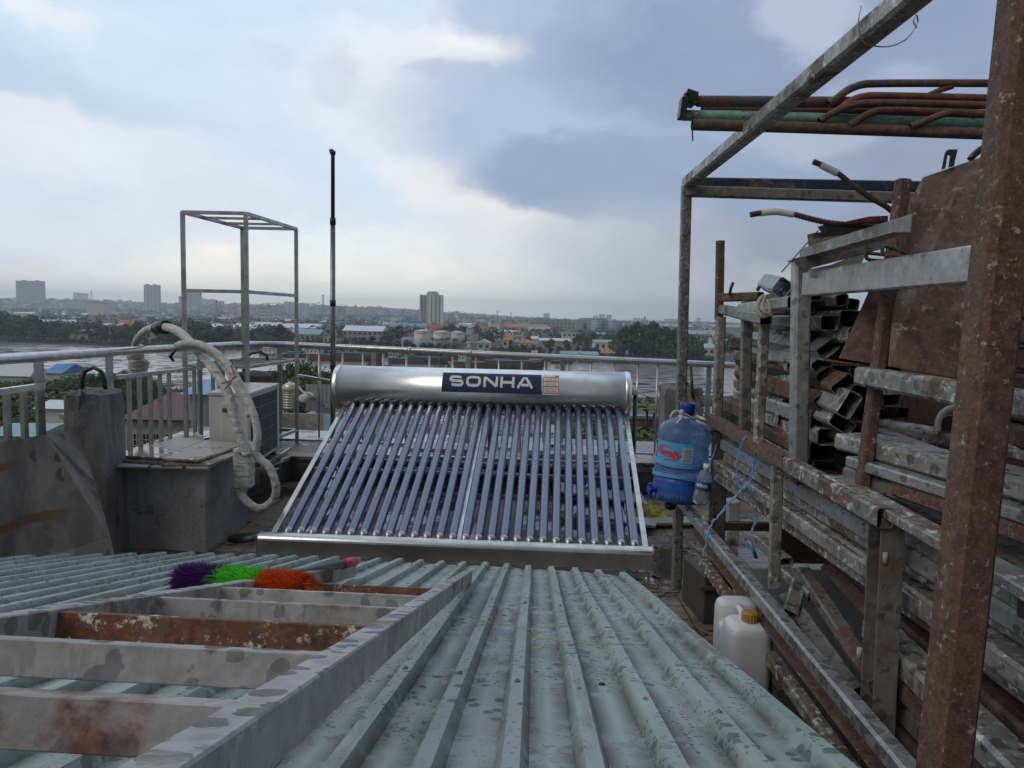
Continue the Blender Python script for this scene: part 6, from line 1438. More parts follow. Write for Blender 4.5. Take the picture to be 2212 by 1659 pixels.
BL = [
 (188, 226, 655, 667, 18, 'grey', 2, 'flat', 0, 'white_hall', 'white three storey hall on the left among hazy woods', 1500),
 (562, 588, 664, 686, 16, 'grey', 3, 'flat', 0, 'hotel', 'white five storey hotel with roof terrace between frame posts', 1200),
 (231, 297, 706, 716, 20, 'orange', 6.5, 'hip', 1, 'temple_hall', 'broad orange tiled temple roof among the trees on the left', 700),
 (226, 286, 686, 696, 14, 'grey', 4, 'flat', 2, 'grey_block', 'grey concrete block behind the orange temple roof', 860),
 (286, 312, 690, 700, 10, 'white', 1.5, 'flat', 0, 'white_villa', 'small white villa right of the orange temple roof', 800),
 (117, 169, 696, 702, 16, 'white', 1.6, 'gable', 2, 'long_shed', 'long white shed roof in the woods on the far left', 760),
 (154, 211, 714, 724, 20, 'white', 2.2, 'gable', 2, 'large_shed', 'large pale shed near the left far bank', 560),
 (195, 226, 722, 730, 12, 'grey', 1.4, 'gable', 2, 'low_shed', 'low grey shed beside the large pale shed', 540),
 (29, 71, 677, 684, 14, 'white', 1.8, 'gable', 0, 'long_shed', 'pale long shed high in the woods at the left edge', 1000),
 (578, 686, 708, 717, 26, 'white', 3.2, 'gable', 2, 'factory_hall', 'very long pale factory roof behind the right frame post', 640),
 (628, 690, 722, 738, 20, 'teal', 3.2, 'gable', 2, 'factory_hall', 'grey green factory hall left of the gabled church', 520),
 (492, 536, 714, 724, 14, 'grey', 1.6, 'gable', 0, 'row_houses', 'row of low white houses with grey roof inside the frame', 600),
 (740, 826, 715, 726, 26, 'white', 3.6, 'gable', 2, 'factory_hall', 'long pale blue factory hall right of the mast pipe', 540),
 (844, 920, 705, 714, 24, 'blue', 3.2, 'gable', 0, 'blue_roof_factory', 'bright blue roofed factory left of the cream tower', 760),
 (868, 894, 733, 740, 10, 'blue', .8, 'gable', 0, 'blue_shed', 'flat light blue shed roof beside the storage tanks', 450),
 (1018, 1052, 708, 716, 16, 'red', 3.5, 'hip', 1, 'red_roof_house', 'red tiled roof left of the long orange roofed school', 760),
 (1054, 1192, 707, 718, 18, 'orange', 3.8, 'hip', 1, 'school_building', 'very long cream school building with orange tiled roof', 860),
 (1032, 1060, 741, 757, 11, 'white', 2.0, 'gableY', 3, 'white_warehouse', 'white house with green doors near the middle far bank', 430),
 (1086, 1122, 735, 745, 12, 'orange', 3.8, 'hip', 1, 'villa', 'villa with steep orange tiled roof in the middle', 480),
 (1088, 1104, 727, 738, 8, 'orange', 2.5, 'hip', 1, 'villa_tower', 'small pavilion with pyramid roof beside the orange villa', 490),
 (1122, 1156, 741, 746, 12, 'orange', 2.2, 'hip', 1, 'villa', 'low orange tiled annex right of the steep roofed villa', 470),
 (1056, 1082, 757, 763, 9, 'brown', 2.6, 'gableY', 1, 'brown_house', 'small house with brown gable roof by the barges', 390),
 (1090, 1126, 757, 764, 11, 'brown', 3.2, 'gableY', 1, 'brown_house', 'larger house with brown gable roof by the barges', 392),
 (1216, 1254, 719, 730, 14, 'grey', 2.5, 'flat', 0, 'white_villa', 'white modern villa in front of the green factory', 620),
 (1110, 1128, 718, 730, 10, 'grey', 2, 'flat', 2, 'grey_house', 'grey three storey house in front of the school', 620),
 (1166, 1232, 736, 744, 14, 'white', 1.4, 'gable', 2, 'long_shed', 'pale long shed below the green factory', 480),
 (1286, 1324, 740, 748, 14, 'teal', 1.6, 'gable', 0, 'teal_shed', 'teal roofed shed left of the big tree clump', 470),
 (1214, 1294, 766, 771, 10, 'teal', 1.4, 'gable', 2, 'dock_shed', 'long green dock shed roof on the water edge', 368),
 (1300, 1330, 763, 769, 8, 'orange', 1.6, 'gable', 0, 'dock_house', 'small orange roofed house beside the dock shed', 380),
 (1508, 1560, 752, 770, 20, 'white', 1.6, 'flat', 1, 'pale_green_factory', 'pale yellow green factory building at the right by the post', 430),
 (1480, 1560, 722, 734, 30, 'grey', 3.0, 'gable', 2, 'grey_factory', 'long grey factory roof right of the big tree clump', 620),
 (1420, 1500, 706, 714, 30, 'grey', 3.0, 'gable', 2, 'grey_factory', 'long grey roof on the skyline above the big clump', 900),
 (1540, 1720, 708, 716, 30, 'grey', 3.0, 'gable', 2, 'grey_factory', 'wide grey factory roof at the right edge of the river view', 900),
]
for u0, u1, ve, vb, dep, rf, rise, kd, wl, nm, lb, D in BL:
    bld(u0, u1, ve, vb, dep, RFM[rf], rise, kd, WL[wl], nm, lb, D=D, win=(D < 900 or nm == 'hotel') and nm not in ('long_shed', 'low_shed', 'dock_shed'))
bld(1022, 1130, 0, 0, 1, RFM['grey'], 1, 'flat', WL[2], 'x', 'x', D=1) if False else None
# ornate red roofed gate, church with gable
t = bld(922, 966, 713, 720, 14, RFM['red'], 5, 'gable', WL[1], 'red_pagoda_hall', 'red pagoda style roof right below the cream tower', D=640)
t = bld(699, 718, 724, 740, 12, RFM['grey'], 6.5, 'gableY', WL[1], 'church', 'cream church with steep gable and round window behind the mast pipe', 'church', D=430, win=True, rows=1)
m = M(); h_ = at(708, 724, 430).z-ZG; m.cyl((0, -6.6, h_+2.2), (0, -6.4, h_+2.2), .9, n=20); B(m, 'round_window', WIN, t, local=True)
m = M(); m.box((0, -6.45, h_+7.3), (.2, .2, 2)); m.box((0, -6.45, h_+7.6), (1.1, .2, .2)); B(m, 'cross', WL[2], t, local=True)
# green glass factory in three parts
GG = gridmat('green_factory_facade', (.30, .38, .35), (.10, .15, .15), 5, 4, .7)
t, x0, x1, zb, zt_ = block(1144, 1290, 694, 950, 40, GG, 'factory', 'large green glass factory complex with wavy roof in front of the hazy pair', 'factory', roofm=RFM['grey'], steps=((.05, .3, 3), (.38, .62, 2), (.8, .97, 4)))
m = M(); m.box((x0+(x1-x0)*.93, 946, zt_-6), (14, 8, 10)); m.box((x0+(x1-x0)*.72, 944, zt_-5), (10, 10, 14)); B(m, 'stair_tower', WL[2], t)
t, x0, x1, zb, zt_ = block(1284, 1344, 696, 780, 30, gridmat('blue_glass_facade', (.35, .42, .45), (.06, .12, .17), 3, 3.4, .5), 'office_block', 'blue glass office block with round turrets left of the big clump', 'office', roofm=RFM['grey'], steps=((.1, .5, 3),))
m = M()
for f in (.02, .62): m.cyl((x0+(x1-x0)*f+2, 778, zb), (x0+(x1-x0)*f+2, 778, zt_+2), 5, n=20)
B(m, 'round_turret', TWR[2], t)
# white storage tanks
for u0, u1, vt, vb, D, lb in ((895, 931, 716, 739, 420, 'left white oil storage tank of three'), (936, 974, 718, 735, 470, 'middle white oil storage tank of three'), (975, 1004, 719, 735, 480, 'right white oil storage tank of three')):
    x0, x1 = gd(u0, D)[0], gd(u1, D)[0]; r_ = (x1-x0)/2; zt_ = at((u0+u1)/2, vt, D).z; c = ((x0+x1)/2, D, 0)
    t = T('storage_tank', lb, 'storage tank', (c[0], c[1], ZG), 'white storage tanks'); m = M(); m.lathe([(r_, ZG), (r_, zt_)], c, n=40); B(m, 'shell', WL[0], t)
    m = M(); m.lathe([(r_+.1, zt_), (r_+.1, zt_+.25), (r_*.5, zt_+.9), (.3, zt_+1.2), (0, zt_+1.2)], c, n=40); B(m, 'roof', WL[0], t)
    m = M(); m.lathe([(r_+.12, zt_-.8), (r_+.22, zt_-.8), (r_+.22, zt_-.6), (r_+.12, zt_-.6)], c, n=40)
    for k in range(10): m.box((c[0]-r_*.5+k*r_*.1, D-math.sqrt(r_*r_-(r_*.5-k*r_*.1)**2)-.2, ZG+1+k*(zt_-ZG)/10), (r_*.12, .4, .15))
    B(m, 'stair_and_ring', WL[2], t)
# masts, pylons, cranes
LAT = plain('lattice_steel', (.25, .25, .26), .6)
def pylon(u, vt, D, lb, w_=6, kind='pylon'):
    x, y = gd(u, D); zb = hill_z(x, y); zt_ = at(u, vt, D).z; h = zt_-zb; m = M(); r_ = .22*D/1500+.05
    cs2 = [(-1, -1), (1, -1), (1, 1), (-1, 1)]; wf = lambda t: w_/2*(1-t)**1.3+.5
    for a, b in cs2: m.tube([(x+a*wf(t), y+b*wf(t), zb+h*t) for t in (0, .3, .6, 1)], r_, 4, sm=False)
    for k in range(9):
        t0_, t1_ = k/9, (k+1)/9
        for i in range(2): a, b = cs2[i], cs2[(i+1) % 4]; m.tube([(x+a[0]*wf(t0_), y+a[1]*wf(t0_), zb+h*t0_), (x+b[0]*wf(t1_), y+b[1]*wf(t1_), zb+h*t1_)], r_*.6, 3, sm=False)
    if kind == 'pylon':
        for q in (.68, .8, .92): m.beam((x-w_*.55, y, zb+h*q), (x+w_*.55, y, zb+h*q), r_*1.5, r_*2.5)
    else:
        for a in range(3): m.box((x+1.2*math.cos(a*2.1), y+1.2*math.sin(a*2.1), zt_-1.5), (.5, .5, 3.2))
    B(m, 'lattice', LAT, label=lb, cat='pylon' if kind == 'pylon' else 'mast', bev=0, fix=False)
pylon(1508, 686, 1500, 'large power pylon left of the corner post', 12); pylon(1412, 690, 1700, 'power pylon over the big tree clump', 9)
pylon(834, 665, 1900, 'power pylon right of the small hazy block', 10); pylon(869, 668, 2000, 'power pylon left of the cream tower', 9); pylon(768, 657, 2000, 'power pylon right of the tower cranes', 9); pylon(902, 671, 2000, 'small power pylon touching the left edge of the cream tower', 8)
pylon(1074, 671, 1300, 'slim red and white radio mast over the school roofs', 2.5, 'mast'); pylon(1103, 675, 1500, 'thin mast right of the radio mast', 2, 'mast'); pylon(1392, 684, 1000, 'slim mast rising from the big tree clump', 2, 'mast')
pylon(698, 637, 1300, 'tall telecom mast left of the mast pipe', 3, 'mast'); pylon(468, 648, 1100, 'telecom mast with drum antenna inside the frame', 2, 'mast'); pylon(199, 626, 3600, 'lattice radio tower right of the three faint towers', 16, 'mast')
for i, u in enumerate((507, 560, 650, 718, 540, 600)): pylon(u, 660-(i % 3)*3, 2300, ('power pylon inside the frame near the second post', 'power pylon above the hotel', 'power pylon right of the white apartment blocks', 'power pylon just left of the mast pipe', 'power pylon left of the hotel', 'power pylon behind the blue unfinished block')[i], 8)
def crane(u, vt, D, u0, u1, lb):
    x, y = gd(u, D); zb = hill_z(x, y); zt_ = at(u, vt, D).z; m = M(); w_ = 1.3
    m.beam((x, y, zb), (x, y, zt_), w_, w_); m.beam((gd(u0, D)[0], y, zt_-4), (gd(u1, D)[0], y, zt_-4), 1.1, 1.1); m.tube([(gd(u0, D)[0], y, zt_-4), (x, y, zt_+3), (gd(u1, D)[0]*.5+x*.5, y, zt_-4)], .35, 4); m.box((gd(u1 if abs(u1-u) < abs(u0-u) else u0, D)[0], y, zt_-6), (4, 2, 4))
    B(m, 'tower_crane', plain('crane_ochre', (.35, .28, .12), .6) if u > 745 else LAT, label=lb, cat='crane', fix=False)
crane(737, 659, 1900, 730, 790-20, 'left tower crane with long jib above the grey block'); crane(749, 667, 1850, 735, 756, 'right tower crane, lower, beside the long jibbed one'); crane(604, 653, 2440, 582, 610, 'tower crane above the blue unfinished block')

POLE = plain('concrete_pole', (.3, .29, .27), .8)
for i, (u, v) in enumerate(((1016, 742), (1030, 741), (1072, 744), (690, 740), (530, 735), (236, 716), (1180, 748), (1262, 748))):
    D = 470-12*(i % 3); x, y = gd(u, D); zt_ = at(u, v-14, D).z; m = M(); m.cyl((x, y, ZG), (x, y, zt_), .16, .11, 6); m.beam((x-.9, y, zt_-.5), (x+.9, y, zt_-.5), .12, .12); m.beam((x-.7, y, zt_-1.3), (x+.7, y, zt_-1.3), .1, .1)
    B(m, 'utility_pole', POLE, label='concrete utility pole ' + ('right of the storage tanks', 'by the white warehouse roof', 'left of the brown gabled houses', 'behind the church', 'under the near frame post', 'left of the orange temple', 'right of the orange villa', 'near the pale long shed')[i], cat='utility pole', bev=0, fix=False)
# ---------------- boats
HR_, HK, HB_ = plain('hull_red', (.11, .025, .024), .6, var=.3, scale=.6), plain('hull_dark', (.05, .05, .055), .6, var=.3, scale=.6), plain('hull_blue', (.03, .06, .12), .5, var=.2, scale=.6)
YEL = plain('boat_orange', (.55, .22, .02), .5)
WZ = ZG-.9
def boat(u0, u1, v, name, label, hull_low, hull_top, hh, cab=(.04, .2, 2.6), deck=None, arcs=(), bow=1, D=None, cabm=None, beam_=7, cover=None):
    uc = (u0+u1)/2; D = D or onz(uc, v, WZ).y; x0, x1 = gd(u0, D)[0], gd(u1, D)[0]; L_ = x1-x0; rz = .03
    t = T(name, label, 'boat', ((x0+x1)/2, D, WZ)); n = 15
    def sec(z0, z1, k0, k1):
        m = M(); vs = []
        for i in range(n):
            s_ = i/(n-1); x = (-L_/2+L_*s_)*bow; e = min(1, s_/.06)**.5*min(1, (1-s_)/.16)**.55; rise = 1.1*max(0, (s_-.8)/.2)**2+.5*max(0, (.08-s_)/.08); ov = 1+.0*s_
            vs += [V((x*(.97 if k0 < 1 else 1), -beam_/2*e*k0, z0+(rise if z0 > 1 else 0))), V((x, -beam_/2*e*k1, z1+rise)), V((x, beam_/2*e*k1, z1+rise)), V((x*(.97 if k0 < 1 else 1), beam_/2*e*k0, z0+(rise if z0 > 1 else 0)))]
        fs = [(i*4+j, (i+1)*4+j, (i+1)*4+(j+1) % 4, i*4+(j+1) % 4) for i in range(n-1) for j in range(4)]
        m.add(vs, fs); m.add(vs, [(0, 1, 2, 3), ((n-1)*4+3, (n-1)*4+2, (n-1)*4+1, (n-1)*4)]); return m
    B(sec(-.5, hh*.55, .85, .97), 'hull', hull_low, t, local=True); B(sec(hh*.55+.004, hh, .975, 1.0), 'bulwark', hull_top, t, local=True)
    a, b, ch = cab; cl = L_*(b-a); cx = (-L_/2+L_*(a+b)/2)*bow; m = M(); m.box((cx, 0, hh+ch/2), (cl, beam_*.7, ch)); m.box((cx-cl*.1*bow, 0, hh+ch+.7), (cl*.45, beam_*.5, 1.4)); cb = B(m, 'cabin', cabm or WL[0], t, local=True)
    for k in range(4): m = M(); m.box((cx-cl*.4+cl*.8*k/3, -beam_*.35-.04, hh+ch*.55), (.6, .1, .7)); B(m, 'window', WIN, cb, local=True)
    m = M(); m.box((cx, 0, hh+ch+.06), (cl*1.06, beam_*.78, .14)); B(m, 'cabin_roof', RFM['red'] if not cabm else RFM['grey'], t, local=True)
    m = M(); m.box((L_*.12*bow, 0, hh+.35), (L_*.52, beam_*.6, .8)); B(m, 'hatch', cover or HK, t, local=True)
    m = M(); m.cyl((L_*.40*bow, 0, hh), (L_*.40*bow, 0, hh+5), .12, n=6); m.tube([(L_*.4*bow, 0, hh+4.8), (cx, 0, hh+ch+1)], .04, 4); m.cyl((cx, 0, hh+ch), (cx, 0, hh+ch+3.5), .08, n=6); B(m, 'mast', LAT, t, local=True)
    for k, f in enumerate(arcs):
        m = M(); m.tube([(L_*f*bow+.9*math.cos(a_), -beam_*.3, hh+.7+1.0*math.sin(a_)) for a_ in [math.pi*i/8 for i in range(9)]], .16, 6); B(m, 'hatch_hoop', HB_ if k % 2 else WL[1], t, local=True)
    for k in range(5): m = M(); m.lathe([(0, -.15), (.45, -.15), (.45, .15), (0, .15)], ((-.35+.17*k)*L_, -beam_/2-.1, hh*.55), (0, 1, 0), 10); B(m, 'fender_tyre', BLACK, t, local=True)
    return t
hoops = tuple(-.28+.055*i for i in range(10))
boat(662, 826, 780, 'river_barge', 'long red and grey barge with hoops behind the mast pipe', HR_, HK, 2.9, (.02, .2, 2.0), arcs=hoops)
boat(838, 962, 786, 'river_barge', 'barge with striped cabin and blue hull left of the orange tug', HR_, HB_, 2.4, (.02, .18, 2.2), arcs=hoops[:6], cabm=WL[1])
boat(978, 1176, 799, 'river_barge', 'nearest long red barge with white cabin behind the tank', HR_, HK, 3.0, (.07, .2, 2.8))
boat(1062, 1186, 793, 'river_barge', 'barge with white cabin at the right end of the moored row', HR_, HK, 2.6, (.66, .9, 2.4), D=320)
boat(958, 1060, 781, 'river_barge', 'dark red barge moored behind with its bow rising', HR_, HR_, 4.0, (.4, .55, 2), bow=-1, D=345)
boat(962, 1012, 801, 'tug_boat', 'small orange tug with crane arm before the red barges', YEL, YEL, 1.6, (.1, .4, 2.0), cabm=YEL, beam_=5, D=255)
boat(560, 602, 767, 'passenger_boat', 'white ferry boat moored at the green spit', WL[0], WL[0], 1.6, (.1, .9, 1.8), beam_=6, D=352)
boat(600, 662, 770, 'covered_barge', 'low barge with long light blue cover right of the ferry', HK, HK, 1.8, (.85, .98, 1.4), cover=RFM['blue'], D=345)
boat(1190, 1240, 785, 'small_boat', 'small dark boat under the dock shed', HK, HK, 1.2, (.2, .5, 1.2), beam_=3, D=340)
# dock on posts
t = T('dock', 'low dock with many posts along the right far bank', 'dock', (*gd(1300, 352), WZ))
m = M(); x0, x1 = gd(1200, 352)[0], gd(1460, 352)[0]; m.box(((x0+x1)/2, 352, WZ+2.2), (x1-x0, 5, .3)); m.box(((x0+x1)/2, 349.6, WZ+3.2), (x1-x0, .1, .1)); B(m, 'deck', WL[2], t)
m = M()
for k in range(26): m.cyl((x0+(x1-x0)*k/25, 350, WZ-.5), (x0+(x1-x0)*k/25, 350, WZ+3.2), .13, n=6)
B(m, 'dock_posts', BARK, t)
m = M(); c = at(1354, 762, 340); m.box(c, (1.6, .15, 2.6)); m.box((c.x, c.y-.1, c.z+.1), (.5, .05, 1.0), mi=1); m.cyl((c.x, c.y+.1, WZ), (c.x, c.y+.1, c.z), .1, n=6); B(m, 'river_sign', [plain('sign_blue', (.02, .09, .5), .5), WL[0]], label='blue river traffic sign on a pole at the far right bank', cat='sign')
# floating plants
m = M()
for i in range(1500):
    if rnd.random() < .78: u, v = rnd.uniform(-60, 440), 738+100*rnd.random()**1.3
    else: u, v = rnd.uniform(1180, 1560), rnd.uniform(790, 850)
    q = onz(u, v, WZ+.05); s_ = rnd.uniform(.3, 1.4)*(1 if v > 770 else 1.6); a = rnd.uniform(-.15, .15); k = 7
    m.add([q+V((s_*rnd.uniform(1.5, 4)*math.cos(j*6.283/k+a), s_*.7*math.sin(j*6.283/k)*rnd.uniform(.5, 1), .06*rnd.random())) for j in range(k)], [tuple(range(k))])
B(m, 'water_plants', plain('floating_plants', (.02, .02, .016), .8), label='dark rafts of floating plants drifting on the river', kind='stuff', loc=(0, 300, WZ), fix=False)
pts = []
for i in range(260):
    u = rnd.uniform(1250, 1560); D = bank_D(u)-rnd.uniform(0, 26)*rnd.random(); x, y = gd(u, D); pts.append((x, y, WZ-.5, rnd.uniform(.7, 1.4)))
for i in range(90): u = rnd.uniform(480, 640); x, y = gd(u, bank_D(u)-rnd.uniform(0, 8)); pts.append((x, y, WZ-.5, rnd.uniform(.6, 1.5)))
mass('water_hyacinth', pts, .4, 'green water hyacinth fringe along the far bank', LF[2], 26)

# ================================================================= NEAR BANK, BELOW THE TERRACE
KD = KIDS()
def ntree(u, vt, D, xy=1.0, lb='leafy tree below the terrace', gr='trees below the terrace', pr=None):
    x, y = gd(u, D); zt_ = at(u, vt, D).z; i = rnd.randrange(3) if pr is None else pr; h = zt_-ZG; put(PR_near[i], x, y, ZG, h/(7.1, 8.1, 6.1)[i], lb, gr, xy=xy)
for u, vt, D, xy in ((0, 822, 118, 1.3), (30, 826, 112, 1.2), (60, 822, 120, 1.2), (95, 826, 118, 1.3), (120, 818, 125, 1.3), (150, 812, 135, 1.2), (185, 806, 140, 1.2), (215, 804, 140, 1.2), (245, 806, 140, 1.2), (20, 850, 90, 1.2), (60, 842, 95, 1.2), (100, 850, 92, 1.2), (290, 812, 140, 1.1), (60, 820, 150, .8), (75, 812, 175, 1), (110, 815, 170, 1), (140, 808, 178, 1), (168, 800, 180, 1), (190, 792, 180, .9), (205, 796, 178, .9), (232, 795, 175, .9), (262, 800, 170, .9), (275, 812, 160, .9), (300, 800, 165, .8), (312, 812, 150, .8), (10, 848, 120, 1), (25, 880, 95, 1.1), (50, 862, 105, 1), (85, 888, 88, 1.0), (120, 860, 110, 1), (10, 905, 80, 1.1), (40, 900, 82, 1), (330, 818, 150, .8), (270, 835, 120, .8), (110, 842, 140, 1), (-20, 850, 130, 1)):
    ntree(u, vt, D, xy, 'leafy tree below the left railing by the river', 'trees below the left railing')
for u, vt, D, xy in ((480, 838, 130, .9), (515, 836, 130, .9), (455, 842, 140, .9), (600, 800, 115, .8), (625, 788, 115, .8), (650, 780, 112, .8), (672, 790, 108, .8), (695, 800, 112, .7), (640, 812, 90, .8), (668, 815, 88, .7), (700, 822, 95, .8), (615, 835, 80, .7), (735, 835, 100, .9), (655, 845, 75, .7), (690, 850, 78, .7)):
    ntree(u, vt, D, xy, 'full leafy tree behind the neighbour roof tank', 'trees behind the neighbour roof')
for u, vt, D, xy in ((1378, 858, 108, .5), (1366, 872, 105, .5), (1412, 868, 112, .5), (1395, 880, 100, .6), (1190, 905, 80, 1), (1230, 900, 82, 1), (1270, 905, 78, 1), (1310, 902, 80, 1), (1345, 910, 76, 1), (1375, 925, 68, 1), (1415, 935, 64, .8), (1215, 930, 62, .9), (1260, 935, 60, .9), (1300, 940, 58, .9), (1350, 950, 56, .9), (1395, 955, 54, .8), (1500, 870, 105, .8), (1520, 880, 100, .8), (1440, 880, 110, .8), (1160, 915, 80, .9), (1100, 900, 95, .9), (1040, 895, 100, .9), (1480, 900, 90, 1), (1540, 895, 92, 1)):
    ntree(u, vt, D, xy, 'bright green tree behind the right glass tubes', 'trees behind the right tubes', pr=rnd.choice([1, 2]))
for u, vt, D, lb in ((1092, 782, 150, 'coconut palm crown rising just above the tank by the name plate'), (962, 768, 170, 'coconut palm left of the orange tug'), (815, 776, 160, 'coconut palm between railing bars left of the tank label'), (838, 782, 150, 'low coconut palm beside the one left of the tank label'), (720, 800, 140, 'coconut palm close to the mast pipe')):
    x, y = gd(u, D); zt_ = at(u, vt, D).z; put(PLN, x, y, ZG, (zt_-ZG)/8.9, lb, 'coconut palms on the near bank')
for u, v, D in ((180, 835, 150), (205, 845, 145), (165, 870, 110), (110, 900, 84), (1405, 900, 92), (1420, 905, 90), (240, 830, 150)):
    x, y = gd(u, D); put(BAN, x, y, at(u, v, D).z-2.5, 1.5, 'banana plant with broad leaves below the terrace', 'banana plants')
pts = []
for i in range(1500):
    D = rnd.uniform(60, 200); u = rnd.uniform(-300, 1700); x, y = gd(u, D)
    nb = 185+.0*u
    if D < 182: pts.append((x, y, ZG-.2, rnd.uniform(.8, 2.4)))
mass('undergrowth', pts, .42, 'low green undergrowth covering the near river bank', LF[1], 46)
# houses below
CRM = plain('cream_house_wall', (.46, .41, .34), .8, var=.08, scale=.3)
def nb(u0, u1, ve, D, dep, rf, rise, kd, wl, nm, lb, **k): return bld(u0, u1, ve, 0, dep, rf, rise, kd, wl, nm, lb, 'house', D=D, **k)
# red tiled house with barred windows
trm, n_, p_ = mat('dark_red_roof_tiles'); tc = n_.new('ShaderNodeTexCoord'); v_ = tc.outputs['Object']; br = n_.new('ShaderNodeTexBrick'); n_.set(br.inputs['Vector'], n_.mapping(v_, rot=(0, 0, 0))); br.inputs['Scale'].default_value = 1; br.inputs['Brick Width'].default_value = .34; br.inputs['Row Height'].default_value = .4; br.inputs['Mortar Size'].default_value = .04
for k_, c_ in (('Color1', (.13, .022, .02)), ('Color2', (.09, .018, .017)), ('Mortar', (.05, .012, .012))): n_.set(br.inputs[k_], c_)
setp(n_, p_, br.outputs[0], .6, 0, br.outputs[1], .05, -.6)
t = T('tiled_house', 'cream house with dark red tiled roof and barred windows below the left railing', 'house', (*gd(350, 46), ZG))
x0, x1 = gd(262, 46)[0], gd(440, 46)[0]; ze = at(350, 903, 46).z; zr = at(350, 848, 52).z
m = M(); m.slab([(x0, 45.2, ze), (x1, 45.2, ze), (x1, 52.5, zr), (x0, 52.5, zr)], .12); m.slab([(x0, 52.6, zr), (x1, 52.6, zr), (x1, 60, ze), (x0, 60, ze)], .12); B(m, 'roof', trm, t)
m = M(); m.box(((x0+x1)/2, 52.8, (ze+ZG)/2-.1), (x1-x0-.3, 14, ze-ZG-.2)); wl = B(m, 'wall', CRM, t)
for i in range(6):
    uu = 278+28*i; c = at(uu+8, 962, 45.8); f = T if False else None
    m = M(); m.box((c.x, 45.78, c.z), (.62, .06, 1.5)); wd = B(m, 'window', WIN, wl)
    m = M()
    for k in range(4): m.box((c.x-.3+.2*k, 45.72, c.z), (.03, .03, 1.5))
    for k in range(5): m.box((c.x, 45.72, c.z-.75+.37*k), (.62, .03, .03))
    B(m, 'window_bars', WL[0], wl)
t = nb(408, 440, 850, 40, 6, plain('pale_blue_sheet', (.16, .30, .46), .5), .5, 'gable', WL[2], 'blue_roof_lean_to', 'light blue sheet gable between red roof and air conditioner', win=False)
# small buildings at the left
for a in ((-40, 60, 812, 150, 5, RFM['white'], 2.5, 'gable', WL[0], 'tin_roof_house', 'white tin roofed house at the left edge by the river'), (95, 128, 806, 150, 9, RFM['blue'], 1.6, 'gable', WL[0], 'blue_roof_house', 'small blue roofed house behind the left railing posts'), (150, 235, 812, 165, 10, RFM['white'], 1.2, 'gable', WL[0], 'long_tin_roof', 'low white tin roofs between left trees at the water'), (78, 130, 882, 78, 5, RFM['white'], .6, 'gable', WL[0], 'white_awning_house', 'white awning roof below the left balusters'), (-30, 62, 940, 48, 5, RFM['teal'], .4, 'gable', WL[1], 'teal_awning_house', 'pale teal awning at the bottom left behind the board'), (130, 150, 905, 60, 4, RFM['grey'], .5, 'flat', CRM, 'small_cream_house', 'small cream wall piece beside the left column'), (1330, 1440, 905, 95, 8, RFM['grey'], 1, 'flat', plain('old_brick_wall', (.17, .09, .07), .85, var=.3, scale=2), 'brick_shed', 'old brick shed behind the right shrubs'), (1515, 1560, 900, 90, 6, RFM['grey'], .8, 'gable', WL[1], 'small_shed', 'small shed right of the corner post')):
    nb(*a, win=a[3] > 100)
# neighbour roof with steel tank and small solar heater
NR = T('neighbour_roof', 'weathered concrete neighbour roof with parapet behind the air conditioner', 'house', (*gd(650, 48), ZG))
zp = at(640, 893, 45).z; x0, x1 = gd(585, 45)[0], gd(742, 45)[0]
m = M(); m.box(((x0+x1)/2, 52, (zp-1.0+ZG)/2), (x1-x0, 14, zp-1.0-ZG)); B(m, 'building', CONCW, NR)
m = M(); m.box(((x0+x1)/2, 45, zp-1.2), (x1-x0, .2, 2.4)); B(m, 'parapet', CONCW, NR)
m = M()
for k in range(12): m.box((x0+.8+k*.28, 50, zp+.4), (.24, .06, 1.8), .0)
B(m, 'corrugated_screen', WL[2], NR)
m = M(); m.box(at(725, 905, 44.7)+V((0, 0, -.6)), (1.4, .1, 1.6)); B(m, 'blue_panel', plain('pale_blue_panel', (.3, .45, .5), .5), NR)
c = at(628, 885, 50); h_ = at(628, 829, 50).z-c.z; r_ = (gd(645, 50)[0]-gd(612, 50)[0])/2
t = T('steel_water_tank', 'ribbed stainless water tank with yellow lettering band on the neighbour roof', 'water tank', c, None)
pf = [(r_*.97, 0)]
for k in range(9): pf += [(r_*.97, h_*(.06+.1*k)), (r_*1.02, h_*(.08+.1*k)), (r_*1.02, h_*(.10+.1*k)), (r_*.97, h_*(.12+.1*k))]
pf += [(r_*.97, h_*.95), (r_*.6, h_*1.02), (.15, h_*1.05), (.15, h_*1.08), (0, h_*1.08)]
m = M(); m.lathe(pf, c, n=32); B(m, 'shell', stainless('cream_tank_steel', (.55, .52, .42), .35, .4), t)
m = M(); m.lathe([(r_*1.03, h_*.72), (r_*1.035, h_*.72), (r_*1.035, h_*.9), (r_*1.03, h_*.9)], c, n=32); B(m, 'label_band', plain('tank_band_yellow', (.42, .38, .24), .5, var=.3, scale=6), t)
m = M(); [m.cyl((c.x+a*r_*.7, c.y+b*r_*.7, c.z-1.2), (c.x+a*r_*.7, c.y+b*r_*.7, c.z), .06, n=6) for a in (-1, 1) for b in (-1, 1)]; B(m, 'stand', LAT, t)
t = T('small_solar_heater', 'small solar heater with white drum and brown collector on the neighbour roof', 'solar heater', at(670, 900, 50))
a_, b_ = at(653, 861, 49), at(680, 852, 51); m = M(); d_ = (b_-a_).normalized(); m.lathe([(0, 0), (.2, 0), (.27, .05), (.27, (b_-a_).length), (0, (b_-a_).length)], a_, d_, 24); B(m, 'drum', WL[0], t)
m = M(); m.slab([at(663, 870, 48.5), at(682, 862, 50.5), at(712, 895, 49.5), at(694, 905, 47.5)], .15); B(m, 'collector', plain('brown_collector', (.10, .07, .09), .3), t)
